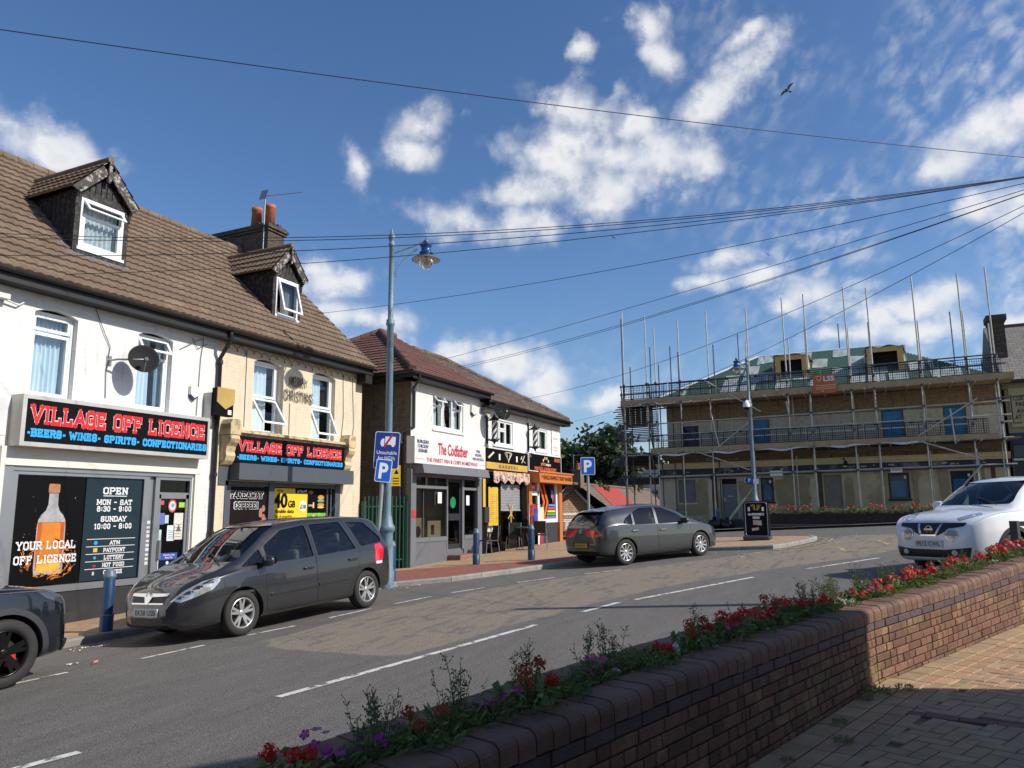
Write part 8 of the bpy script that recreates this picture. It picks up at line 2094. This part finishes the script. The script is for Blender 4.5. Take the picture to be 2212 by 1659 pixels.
# --- grey people carrier
ZP = paintmat('paint_dark_grey', (.040, .040, .043))
car('people_carrier', 'dark grey people carrier parked by the off licence, plate EK58 USB', dict(
    ends=(-2.185, 2.285), axles=(1.351, -1.351), r=.317, arch=.372, track=.875, paint=ZP, side=1, rim='five', pose=(10.12, 9.23, radians(175.2)), mirror=(.98, 1.02, .86), rhd=-1,
    zt=[(-2.185, .62), (-2.165, .85), (-2.1, 1.06), (-1.98, 1.33), (-1.84, 1.53), (-1.62, 1.59), (-1.0, 1.628), (-.3, 1.635), (.25, 1.61), (.6, 1.55), (1.0, 1.345), (1.42, 1.105), (1.55, 1.045), (1.8, .965), (2.0, .88), (2.14, .79), (2.22, .69), (2.265, .58), (2.285, .50)],
    zs=[(-2.185, .60), (-2.15, .80), (-2.0, .985), (-1.5, .985), (-.5, .955), (.5, .925), (1.2, .905), (1.6, .875), (1.9, .80), (2.1, .70), (2.24, .57), (2.285, .47)],
    zb=[(-2.185, .40), (-2.1, .30), (-1.7, .24), (-.8, .2), (1.0, .19), (1.8, .19), (2.15, .20), (2.285, .27)],
    wm=[(-2.185, .60), (-2.13, .74), (-1.95, .84), (-1.5, .885), (-.8, .9), (.6, .9), (1.3, .895), (1.65, .875), (1.9, .82), (2.08, .73), (2.2, .6), (2.285, .44)],
    wt=[(-2.185, .55), (-2.0, .63), (-1.8, .63), (-1.0, .65), (.2, .65), (.6, .64), (1.0, .68), (1.5, .76), (1.8, .72), (2.05, .58), (2.2, .46), (2.285, .38)],
    cavity=(-1.98, 1.42), screen=(1.05, 1.53, .74, .60, .45, 1.75), rear=(1.1, 1.48, .62, .53, -2.4, -1.55),
    side_windows=[(None, [(1.36, .965), (.95, 1.20), (.93, .965)]), (0, [(.86, .975), (.86, 1.23), (.46, 1.445), (-.05, 1.50), (-.09, .99)]), (1, [(-.18, .995), (-.15, 1.50), (-.86, 1.51), (-1.1, 1.03)]), (None, [(-1.24, 1.06), (-1.03, 1.495), (-1.48, 1.47), (-1.84, 1.17), (-1.82, 1.10)])],
    doors=[[(.90, .27), (.93, .55), (.925, 1.22), (.5, 1.475), (-.105, 1.555), (-.135, .27)], [(-.14, .27), (-.12, 1.555), (-.92, 1.56), (-1.19, 1.0), (-1.14, .74), (-.96, .5), (-.86, .27)]],
    handles=[(.06, .82), (-.98, .86)],
    patches=[('headlight', LENS, 49, [(-1.40, .585), (-1.22, .72), (-.98, .83), (-.76, .875), (-.74, .82), (-.84, .71), (-1.05, .635), (-1.25, .575)], .006, True),
             ('grille', PLB, 0, [(-.40, .68), (.40, .68), (.34, .56), (-.34, .56)], .004, False), ('grille_bar', CHROME, 0, [(-.40, .70), (.40, .70), (.39, .665), (.1, .655), (0, .63), (-.1, .655), (-.39, .665)], .018, False), ('grille_bar', CHROME, 0, [(-.36, .575), (.36, .575), (.34, .555), (-.34, .555)], .014, False), ('grille_bar', CHROME, 0, [(-.1, .68), (.1, .68), (.03, .56), (-.03, .56)], .02, False),
             ('lower_grille', PLB, 0, [(-.36, .37), (.36, .37), (.32, .27), (-.32, .27)], .004, False), ('fog_grille', PLB, 35, [(-.78, .33), (-.62, .33), (-.42, .44), (-.44, .47), (-.62, .42)], .004, True),
             ('side_moulding', ZP, 90, [(-.86, .50), (-.82, .545), (.13, .575), (.13, .52)], .02, True), ('side_moulding', ZP, 90, [(.15, .522), (.15, .576), (.88, .605), (.92, .555)], .02, True),
             ('tail_light', LENSR, 125, [(.78, .78), (.83, 1.06), (.99, 1.08), (1.03, .98), (.97, .78)], .01, True), ('tail_light', mat('reflector_white', (.6, .6, .58), .2), 125, [(.8, .725), (.8, .775), (.96, .775), (.95, .725)], .01, True)],
    plates=[('EK58 USB', 0, 0, .445, NPW)], badges=[('griffin', (0, .655), .055, 0)],
    rods=[('roof_aerial', [(-1.35, 0, 1.6), (-1.62, 0, 1.95)], .006, PLB), ('wiper', [(1.52, .55, 1.075), (1.3, .05, 1.205)], .01, PLB), ('wiper', [(1.55, -.05, 1.085), (1.33, -.5, 1.17)], .01, PLB)]))
# --- grey hatchback
HP = paintmat('paint_mid_grey', (.062, .066, .068))
car('hatchback', 'grey five door hatchback seen from behind, yellow rear plate, parked at the paved corner', dict(
    ends=(-2.09, 2.32), axles=(1.36, -1.325), r=.325, arch=.375, track=.885, paint=HP, side=-1, rim='ten', size=.94, pose=(19.75, 5.72, radians(-32)), mirror=(.72, 1.0, .86), dash=.0,
    zt=[(-2.09, .60), (-2.08, .82), (-2.05, .97), (-1.98, 1.10), (-1.85, 1.285), (-1.70, 1.405), (-1.5, 1.45), (-1.2, 1.482), (-.7, 1.505), (-.2, 1.512), (.2, 1.485), (.55, 1.40), (.95, 1.21), (1.25, 1.06), (1.38, 1.01), (1.7, .945), (1.98, .85), (2.15, .75), (2.26, .63), (2.32, .50)],
    zs=[(-2.09, .58), (-2.05, .82), (-1.9, .98), (-1.5, 1.02), (-.8, .985), (0, .945), (.7, .915), (1.3, .88), (1.7, .82), (2.0, .73), (2.2, .6), (2.32, .46)],
    zb=[(-2.09, .40), (-2.0, .30), (-1.6, .22), (-.8, .19), (1.0, .18), (1.8, .17), (2.15, .19), (2.32, .26)],
    wm=[(-2.09, .62), (-2.03, .76), (-1.85, .86), (-1.5, .9), (-.9, .902), (.6, .905), (1.3, .905), (1.65, .885), (1.9, .83), (2.1, .73), (2.23, .6), (2.32, .42)],
    wt=[(-2.09, .55), (-1.95, .66), (-1.7, .62), (-1.2, .60), (-.2, .62), (.3, .62), (.7, .66), (1.2, .74), (1.4, .76), (1.75, .7), (2.05, .56), (2.2, .45), (2.32, .35)],
    cavity=(-1.88, 1.28), screen=(1.03, 1.41, .74, .60, .3, 1.6), rear=(1.03, 1.37, .66, .54, -2.3, -1.4),
    side_windows=[(0, [(.95, .955), (.62, 1.20), (.2, 1.375), (-.06, 1.405), (-.16, .965)]), (1, [(-.24, .97), (-.14, 1.405), (-.6, 1.405), (-.88, 1.32), (-.98, .995)]), (None, [(-1.04, 1.0), (-.95, 1.29), (-1.22, 1.17), (-1.36, 1.05)])],
    doors=[[(1.0, .27), (1.03, .6), (1.0, .96), (.62, 1.235), (.2, 1.41), (-.1, 1.445), (-.2, .95), (-.2, .27)], [(-.205, .27), (-.205, .95), (-.105, 1.445), (-.6, 1.445), (-.91, 1.35), (-1.01, .99), (-1.08, .8), (-.98, .52), (-.86, .27)]],
    handles=[(-.02, .80), (-1.0, .84)], arch_trim=0,
    patches=[('tail_light', LENSR, 142, [(.60, .80), (.78, .90), (1.12, .98), (1.13, .90), (1.07, .78), (.90, .73), (.76, .765)], .012, True),
             ('rear_bumper_strip', CHROME, 180, [(-.62, .405), (.62, .405), (.62, .392), (-.62, .392)], .012, False), ('lower_bumper', PLB, 180, [(-.66, .375), (.66, .375), (.6, .30), (-.6, .30)], .006, False), ('plate_recess', PLB, 180, [(-.36, .62), (.36, .62), (.30, .46), (-.30, .46)], .003, False),
             ('spoiler', HP, 180, [(-.60, 1.42), (.60, 1.42), (.57, 1.385), (-.57, 1.385)], .09, False), ('headlight', LENS, 40, [(-1.30, .62), (-1.1, .72), (-.8, .86), (-.75, .82), (-.9, .68), (-1.15, .60)], .006, True)],
    plates=[('PX00 RGC', 180, 0, .535, NPY)], badges=[('griffin', (0, .90), .055, 180)],
    rods=[('roof_aerial', [(-1.1, 0, 1.47), (-1.35, 0, 1.66)], .006, PLB), ('rear_wiper', [(-2.0, .0, 1.02), (-1.9, -.32, 1.1)], .012, PLB)]))
# --- white compact crossover
JP = paintmat('paint_white', (.80, .81, .80), 0.0, .3)
car('compact_crossover', 'white compact crossover facing the camera beyond the flower planter, plate PE12 CWL', dict(
    ends=(-1.99, 2.145), axles=(1.265, -1.265), r=.335, arch=.40, track=.865, paint=JP, side=1, rim='seven', pose=(16.4, -2.07, radians(138)), mirror=(.62, 1.11, .82), arch_trim=.05, arch_mat=PLB, dash=.08, seat=-.1,
    zt=[(-1.99, .65), (-1.96, .85), (-1.9, 1.02), (-1.75, 1.25), (-1.55, 1.42), (-1.2, 1.50), (-.6, 1.55), (-.1, 1.565), (.25, 1.54), (.6, 1.40), (.95, 1.18), (1.08, 1.10), (1.5, 1.05), (1.8, 1.0), (1.98, .93), (2.08, .82), (2.13, .68), (2.145, .55)],
    zs=[(-1.99, .63), (-1.92, .95), (-1.6, 1.10), (-.8, 1.03), (.2, .99), (.9, .98), (1.4, .985), (1.75, .94), (1.95, .86), (2.08, .74), (2.145, .52)],
    zb=[(-1.99, .42), (-1.8, .3), (-1.4, .25), (0, .22), (1.3, .24), (1.9, .24), (2.08, .28), (2.145, .36)],
    wm=[(-1.99, .6), (-1.92, .74), (-1.7, .85), (-1.3, .885), (-.6, .86), (.3, .855), (.9, .875), (1.3, .89), (1.6, .88), (1.85, .83), (2.02, .74), (2.11, .62), (2.145, .48)],
    wt=[(-1.99, .5), (-1.6, .55), (-1.0, .56), (0, .6), (.4, .62), (.8, .68), (1.1, .74), (1.5, .74), (1.8, .68), (2.0, .58), (2.1, .48), (2.145, .4)],
    cavity=(-1.7, 1.0), screen=(1.125, 1.49, .68, .57, .1, 1.3), rear=(1.12, 1.38, .55, .45, -2.2, -1.3),
    side_windows=[(0, [(.72, 1.05), (.5, 1.27), (.25, 1.43), (-.12, 1.46), (-.2, 1.06)]), (1, [(-.28, 1.06), (-.2, 1.46), (-.7, 1.43), (-1.15, 1.22), (-1.0, 1.1)])],
    doors=[[(.80, .35), (.82, .75), (.8, 1.06), (.52, 1.33), (.25, 1.47), (-.15, 1.5), (-.24, .35)], [(-.245, .35), (-.155, 1.5), (-.72, 1.47), (-1.2, 1.2), (-1.05, .85), (-.86, .58), (-.8, .35)]],
    handles=[(-.06, .9)],
    patches=[('headlight', LENS, 20, [(-.0 - .34 + .11 * cos(k * pi / 8), .70 + .105 * sin(k * pi / 8)) for k in range(16)], .012, False), ('headlight', LENS, -20, [(.34 + .11 * cos(k * pi / 8), .70 + .105 * sin(k * pi / 8)) for k in range(16)], .012, False),
             ('headlight_surround', mat('lens_ring', (.30, .31, .32), .15, .4, coat=1.0), 20, [(-.34 + .085 * cos(k * pi / 8), .70 + .08 * sin(k * pi / 8)) for k in range(16)], .02, False), ('headlight_surround', MATS['lens_ring'], -20, [(.34 + .085 * cos(k * pi / 8), .70 + .08 * sin(k * pi / 8)) for k in range(16)], .02, False),
             ('grille', PLB, 0, [(-.62, .885), (.62, .885), (.60, .83), (.40, .80), (.2, .70), (.13, .68), (-.13, .68), (-.2, .70), (-.40, .80), (-.60, .83)], .006, False), ('grille_bar', CHROME, 0, [(-.24, .875), (-.20, .875), (-.12, .70), (.12, .70), (.20, .875), (.24, .875), (.15, .675), (-.15, .675)], .02, False),
             ('lower_bumper', PLB, 0, [(-.70, .50), (-.3, .46), (.3, .46), (.70, .50), (.66, .33), (-.66, .33)], .008, False), ('fog_light', LENS, 0, [(.46 + .05 * cos(k * pi / 6), .41 + .05 * sin(k * pi / 6)) for k in range(12)], .02, False), ('fog_light', LENS, 0, [(-.46 + .05 * cos(k * pi / 6), .41 + .05 * sin(k * pi / 6)) for k in range(12)], .02, False),
             ('side_light', LENS, 42, [(-.98, .955), (-.80, 1.0), (-.62, 1.025), (-.60, 1.0), (-.78, .96), (-.95, .92)], .014, True), ('sill_trim', PLB, 90, [(-.82, .34), (.84, .34), (.84, .26), (-.82, .26)], .008, True)],
    plates=[('PE12 CWL', 0, 0, .555, NPW)], badges=[('bar', (0, .785), .055, 0)], rods=[('wiper', [(1.06, .5, 1.125), (.86, .0, 1.26)], .01, PLB)]))
# --- dark sports utility at the left edge
SP = paintmat('paint_black_blue', (.006, .009, .016), .3, .25)
car('dark_suv', 'glossy black car cut off at the left edge, black wheel with red caliper', dict(
    ends=(-2.1, 2.13), axles=(1.30, -1.30), r=.365, arch=.425, track=.90, paint=SP, side=-1, rim='twist', rim_mat=mat('alloy_black', (.012, .012, .013), .25, .6, var=.05), pose=(4.27, 9.73, radians(-4.5)), mirror=(.6, 1.13, .86), arch_trim=.055, arch_mat=mat('arch_grey', (.035, .036, .04), .55, var=.1),
    zt=[(-2.1, .65), (-2.05, .95), (-1.9, 1.2), (-1.6, 1.48), (-.8, 1.57), (0, 1.57), (.4, 1.5), (.9, 1.22), (1.1, 1.12), (1.5, 1.08), (1.8, 1.03), (1.98, .97), (2.06, .86), (2.11, .7), (2.13, .55)],
    zs=[(-2.1, .62), (-2.0, .95), (-1.5, 1.04), (0, 1.0), (1.0, .99), (1.6, .97), (1.9, .91), (2.06, .78), (2.13, .52)],
    zb=[(-2.1, .42), (-1.8, .28), (0, .22), (1.5, .22), (1.95, .24), (2.13, .34)],
    wm=[(-2.1, .6), (-1.9, .82), (-1.3, .905), (0, .9), (1.2, .91), (1.6, .9), (1.85, .86), (2.02, .76), (2.09, .64), (2.13, .5)],
    wt=[(-2.1, .5), (-1.5, .58), (0, .62), (.5, .64), (1.0, .72), (1.4, .78), (1.8, .74), (2.0, .62), (2.13, .42)],
    cavity=(-1.8, 1.0), screen=(1.14, 1.48, .7, .58, .1, 1.3), rear=(1.1, 1.4, .58, .48, -2.3, -1.3), seat=-.1, dash=.1,
    side_windows=[(None, [(.7, 1.06), (.45, 1.3), (.1, 1.46), (-.2, 1.47), (-.25, 1.07)]), (None, [(-.33, 1.07), (-.28, 1.47), (-.9, 1.45), (-1.25, 1.12)])],
    patches=[('headlight', mat('dark_lens', (.12, .13, .14), .06, .6, coat=1.0), 48, [(-1.06, .80), (-.95, .90), (-.72, .97), (-.62, .985), (-.70, .90), (-.92, .80)], .008, True), ('daytime_light', LENS, 42, [(-1.10, .56), (-.92, .80), (-.88, .80), (-.98, .54)], .012, True), ('bumper_lip', PLB, 30, [(-1.0, .36), (-.30, .40), (-.35, .27), (-.95, .27)], .03, True), ('grille', PLB, 0, [(-.55, .88), (.55, .88), (.45, .6), (-.45, .6)], .006, False)]))
P_suv = bpy.data.objects['dark_suv']
for w_ in P_suv.children:
    if w_.name.startswith('wheel') and w_.bound_box[0][0] > 0 and w_.bound_box[0][1] < 0:
        mb = MB(); mb.bbox(1.30 - .2, 1.30 - .1, -.86, -.80, .28, .50, .02) ; mb.build('brake_caliper', mat('caliper_red', (.5, .02, .025), .4), w_, local=True)
        mb = MB(); mb.bbox(1.3 + .02, 1.3 + .14, -.862, -.81, .22, .36, .02); mb.build('brake_caliper', MATS['caliper_red'], w_, local=True)

# ------------------------------------------------------------------ black rail at the right edge
P = thing('guard_rail', 'dark grey guard rail post with barred panel at the right edge before the white car', 'railing', (12.0, -1.5, gz(12, -1.5)))
x, y = 12.0, -1.5; z = gz(12, -1.5); RT = lambda a, b, c: (x + .9 * a + .436 * b, y - .436 * a + .9 * b, z + c)
mb = MB(RT); mb.box(-.045, .045, -.045, .045, -.1, 1.02); mb.build('post', mat('rail_dark', (.05, .047, .045), .5, var=.2), P)
mb = MB(RT); mb.box(.045, 1.9, -.03, .03, .95, 1.01); mb.box(.045, 1.9, -.025, .025, .7, .75)
for k in range(14): mb.box(.12 + k * .12, .145 + k * .12, -.012, .012, .1, .7)
mb.build('rail', MATS['rail_dark'], P)
# ================================================================== plants
LG = leafmat('leaf_green', (.08, .135, .03), (.20, .26, .07)); LP_ = leafmat('leaf_pale', (.10, .15, .04), (.22, .26, .09)); LB = leafmat('leaf_bluish', (.08, .13, .045), (.19, .25, .09))
PET = {'red': leafmat('petal_red', (.48, .008, .012), (.62, .03, .02)), 'salmon': leafmat('petal_salmon', (.55, .06, .05), (.65, .15, .10)), 'pink': leafmat('petal_pink', (.5, .03, .18), (.62, .12, .3)), 'magenta': leafmat('petal_magenta', (.30, .02, .22), (.45, .06, .33)), 'white': leafmat('petal_white', (.6, .6, .55), (.75, .74, .7)), 'orange': leafmat('petal_orange', (.3, .05, .02), (.45, .1, .04)), 'bud': leafmat('seed_bud', (.03, .035, .012), (.09, .08, .03))}
def leafquad(mb, p, d, l, w, rnd):
    d = d.normalized(); s_ = d.cross(V((rnd.gauss(0, 1), rnd.gauss(0, 1), rnd.gauss(0, 1)))).normalized() * w
    m_ = p + d * l * .5 - V((0, 0, l * .05)); e = p + d * l - V((0, 0, l * .22))
    mb.add([tuple(p), tuple(m_ + s_), tuple(e), tuple(m_ - s_)], [(0, 1, 2, 3)])
def flower_head(mb, c, r, n, rnd, ps):
    for k in range(n):
        d = V((rnd.gauss(0, 1), rnd.gauss(0, 1), rnd.gauss(.35, .8))).normalized(); p = V(c) + d * r * rnd.uniform(.55, 1); u = d.cross(V((rnd.gauss(0, 1), rnd.gauss(0, 1), rnd.gauss(0, 1)))).normalized(); w = d.cross(u) * .8
        q = d * rnd.uniform(-.3, .3) * ps
        mb.add([tuple(p - u * ps + q), tuple(p + w * ps), tuple(p + u * ps - q), tuple(p - w * ps)], [(0, 1, 2, 3)])
def plant(name, label, kind, col, seed, leafm=LG):
    rnd = random.Random(seed); P = thing(name, label, 'flower' if col else 'plant', (0, 0, -50 - seed), None)
    f = MB(); h = MB(); g_ = lambda a: V((0, 0, -50 - seed)) + V(a)
    if kind == 'geranium':
        for k in range(120):
            a = rnd.uniform(0, 6.3); r = .12 * sqrt(rnd.random()); z = rnd.uniform(.0, .13); leafquad(f, g_((r * cos(a), r * sin(a), z)), V((cos(a), sin(a), rnd.uniform(-.1, .9))), rnd.uniform(.028, .048), rnd.uniform(.013, .022), rnd)
        for k in range(rnd.choice((2, 3, 3, 4))):
            a = rnd.uniform(0, 6.3); r = rnd.uniform(.0, .11); c = g_((r * cos(a), r * sin(a), rnd.uniform(.11, .19))); f.tube([g_((r * .3 * cos(a), r * .3 * sin(a), 0)), c], .003, 4); flower_head(h, c, rnd.uniform(.028, .044), 60, rnd, .0095)
    elif kind == 'dianthus':
        for k in range(120):
            a = rnd.uniform(0, 6.3); r = .1 * sqrt(rnd.random()); leafquad(f, g_((r * cos(a), r * sin(a), rnd.uniform(0, .08))), V((cos(a), sin(a), rnd.uniform(.2, 1.6))), rnd.uniform(.05, .09), .005, rnd)
        for k in range(rnd.randint(6, 12)):
            a = rnd.uniform(0, 6.3); r = rnd.uniform(.0, .11); c = g_((r * cos(a), r * sin(a), rnd.uniform(.09, .16))); nrm = V((rnd.gauss(0, .5), rnd.gauss(-.3, .5), 1)).normalized(); u = nrm.orthogonal().normalized(); w = nrm.cross(u); s = rnd.uniform(.013, .02)
            for j in range(5):
                d = u * cos(j * 1.257) + w * sin(j * 1.257); e = u * cos(j * 1.257 + 1.57) + w * sin(j * 1.257 + 1.57); h.add([tuple(c), tuple(c + d * s * .8 + e * s * .5), tuple(c + d * s * 1.2), tuple(c + d * s * .8 - e * s * .5)], [(0, 1, 2, 3)])
    elif kind == 'alyssum':
        for k in range(80):
            a = rnd.uniform(0, 6.3); r = .1 * sqrt(rnd.random()); leafquad(f, g_((r * cos(a), r * sin(a), rnd.uniform(0, .07))), V((cos(a), sin(a), .7)), .04, .008, rnd)
        for k in range(5):
            a = rnd.uniform(0, 6.3); r = rnd.uniform(.0, .09); flower_head(h, g_((r * cos(a), r * sin(a), rnd.uniform(.06, .1))), .02, 16, rnd, .007)
    elif kind == 'weed':
        for st in range(rnd.randint(4, 7)):
            a = rnd.uniform(0, 6.3); H = rnd.uniform(.22, .42); lean = rnd.uniform(.02, .09); pts = [g_((lean * t_ * t_ * cos(a) + .02 * cos(a), lean * t_ * t_ * sin(a) + .02 * sin(a), H * t_)) for t_ in (0, .3, .6, 1)]; f.tube(pts, [.0035, .003, .0022, .0012], 4)
            for k in range(24):
                t_ = rnd.uniform(.05, 1); p = g_((lean * t_ * t_ * cos(a) + .02 * cos(a), lean * t_ * t_ * sin(a) + .02 * sin(a), H * t_)); b = rnd.uniform(0, 6.3); d = V((cos(b), sin(b), rnd.uniform(.2, 1.3))); l = rnd.uniform(.03, .06) * (1.15 - .5 * t_); leafquad(f, p, d, l, l * .14, rnd)
                if t_ > .5 and rnd.random() < .65:
                    q = p + d.normalized() * l * 1.1; f.tube([p, q], .001, 3)
                    h.add([tuple(q + V(o)) for o in ((0, 0, .009), (.0042, 0, 0), (0, .0042, 0), (-.0042, 0, 0), (0, -.0042, 0), (0, 0, -.006))], [(0, 1, 2), (0, 2, 3), (0, 3, 4), (0, 4, 1), (5, 2, 1), (5, 3, 2), (5, 4, 3), (5, 1, 4)])
    else:   # ferny filler
        for k in range(260):
            a = rnd.uniform(0, 6.3); r = .15 * sqrt(rnd.random()); leafquad(f, g_((r * cos(a), r * sin(a), rnd.uniform(0, .1))), V((cos(a), sin(a), rnd.uniform(.2, 2.2))), rnd.uniform(.03, .065), rnd.uniform(.004, .009), rnd)
    f.build('foliage', leafm, P)
    if col: h.build('flower_head' if kind != 'weed' else 'seed_head', PET[col], P)
    return P
KINDS_ = {
 'red': [plant('red_geranium', '', 'geranium', 'red', s) for s in (1, 2, 3)], 'salmon': [plant('salmon_geranium', '', 'geranium', 'salmon', s) for s in (4, 5)], 'orange': [plant('orange_red_geranium', '', 'geranium', 'orange', s) for s in (6,)],
 'pink': [plant('pink_dianthus', '', 'dianthus', 'pink', s, LB) for s in (7, 8)], 'magenta': [plant('magenta_dianthus', '', 'dianthus', 'magenta', s, LB) for s in (9, 10)], 'white': [plant('white_alyssum', '', 'alyssum', 'white', s) for s in (11, 12)],
 'weed': [plant('seeding_weed', '', 'weed', 'bud', s, LB) for s in (13, 14, 15, 16)], 'pale': [plant('pale_weed', '', 'weed', 'bud', s, LP_) for s in (17, 18, 19)], 'fern': [plant('leafy_plant', '', 'fern', None, s, LG) for s in (20, 21, 22)]}
used = {}
LAB = {'red': 'bushy plant with bright red flower heads in the %s', 'salmon': 'plant with salmon red flower heads in the %s', 'orange': 'plant with fading orange red flowers in the %s', 'pink': 'low plant with flat pink flowers in the %s', 'magenta': 'low plant with magenta purple flowers in the %s', 'white': 'low plant with tiny white flower clusters in the %s', 'weed': 'tall dark green seeding stems rising above the flowers in the %s', 'pale': 'tall pale green seeding stems in the sunlit part of the %s', 'fern': 'flowerless leafy green plant filling the %s'}
CATS = {'weed': 'weed', 'pale': 'weed', 'fern': 'plant'}
def setplant(kind, x, y, z, sc, where, i):
    src = KINDS_[kind][i % len(KINDS_[kind])]; rz = random.uniform(0, 6.3)
    lb = LAB[kind] % where; gr = '%s plants in the %s' % (kind if kind not in ('pale', 'fern', 'weed') else {'pale': 'pale weed', 'fern': 'leafy', 'weed': 'tall weed'}[kind], where)
    if src.name not in used:
        used[src.name] = 1; src.location = (x, y, z); src.rotation_euler = (0, 0, rz); src.scale = (sc,) * 3; o = tag(src, lb, CATS.get(kind, 'flower'), gr)
    else:
        o = dup(src, (x, y, z), rz, lb, gr, sc); o['category'] = CATS.get(kind, 'flower')
    return o
rnd = random.Random(21)
FRONT, BACK = 'brick planter in front', 'long planter before the pub'
i = 0; s = 0.0
def along(x): return x, wall_y(x)
def bedpoint(x, off):
    for a, b in zip(WL, WL[1:]):
        if a[0] <= x <= b[0]:
            a, b = V(a), V(b); d = (b - a).normalized(); n = V((-d.y, d.x)); p = a + d * ((x - a.x) / d.x) + n * off; return p.x, p.y
x = 2.15
SEQ = ['red', 'magenta', 'magenta', 'orange', 'fern', 'magenta', 'orange', 'red', 'fern', 'pink', 'white', 'fern', 'red', 'white', 'orange', 'red', 'pink', 'red', 'magenta', 'salmon', 'pink', 'red', 'salmon', 'fern', 'red', 'pink', 'salmon', 'pink', 'fern', 'red', 'pink', 'white', 'white', 'salmon', 'pink', 'salmon', 'white', 'salmon', 'pink', 'red', 'salmon']
while x < 13.4:
    k = SEQ[i % len(SEQ)]; px, py = bedpoint(x, .27 + rnd.uniform(-.03, .06)); z = top_z(x) - .05
    setplant(k, px, py, z, rnd.uniform(.8, 1.15), FRONT, i)
    if i % 2 == 0:
        px, py = bedpoint(x + .05, .37 + rnd.uniform(-.04, .05)); setplant('fern', px, py, top_z(x) - .06, rnd.uniform(.65, .9), FRONT, i)
    else:
        px, py = bedpoint(x + .05, .32 + rnd.uniform(-.08, .1)); setplant('fern' if i % 4 == 1 else 'fern', px, py, top_z(x) - .06, rnd.uniform(.7, 1.0), FRONT, i + 1)
    x += rnd.uniform(.15, .22) if x < 5 else rnd.uniform(.10, .15); i += 1
for j, (x, n_, k) in enumerate(((2.45, 2, 'weed'), (2.55, 3, 'weed'), (2.95, 3, 'weed'), (3.4, 3, 'weed'), (3.75, 2, 'weed'), (4.15, 3, 'weed'), (4.95, 2, 'weed'), (5.5, 1, 'weed'), (5.9, 2, 'weed'), (6.3, 3, 'pale'), (6.7, 4, 'pale'), (7.05, 4, 'pale'), (7.4, 4, 'pale'), (7.8, 4, 'pale'), (8.2, 3, 'pale'), (8.6, 3, 'pale'), (9.1, 3, 'pale'), (9.5, 4, 'pale'), (9.9, 4, 'pale'), (10.4, 2, 'pale'), (11.2, 2, 'pale'), (11.8, 2, 'pale'))):
    for q in range(n_):
        px, py = bedpoint(x + rnd.uniform(-.15, .15), rnd.uniform(.26, .42)); setplant(k, px, py, top_z(x) - .06, rnd.uniform(.5, .85) * (1 if x < 8 else .75), FRONT, j + q)
y = 4.3; i = 0
while y > -9:
    k = ('salmon', 'pink', 'red', 'pink', 'salmon', 'fern', 'red', 'pink', 'fern', 'white', 'red', 'fern', 'salmon', 'salmon', 'pale')[i % 15]; setplant(k, 35.25 + rnd.uniform(-.12, .15), y, 1.5, 1.9 if k != 'pale' else 1.3, BACK, i); y -= rnd.uniform(.24, .36); i += 1
# small weeds at the foot of the wall
for k, (x, off, s) in enumerate(((6.55, -.1, .55), (6.75, -.22, .4), (6.35, -.08, .35), (5.4, -.3, .35), (5.75, -.14, .3), (4.75, -.32, .4), (4.95, -.16, .25))):
    px, py = bedpoint(x, off); src = KINDS_['fern'][k % 3]; o = dup(src, (px, py, gz(px, py) + .1), k * 1.1, 'small flat weed growing between the pavers at the foot of the brick planter wall', 'weeds between the pavers', s); o.name = 'pavement_weed'; o['category'] = 'weed'
for l in KINDS_.values():
    for p in l:
        if p.name not in used:
            for c in list(p.children): bpy.data.objects.remove(c)
            bpy.data.objects.remove(p)
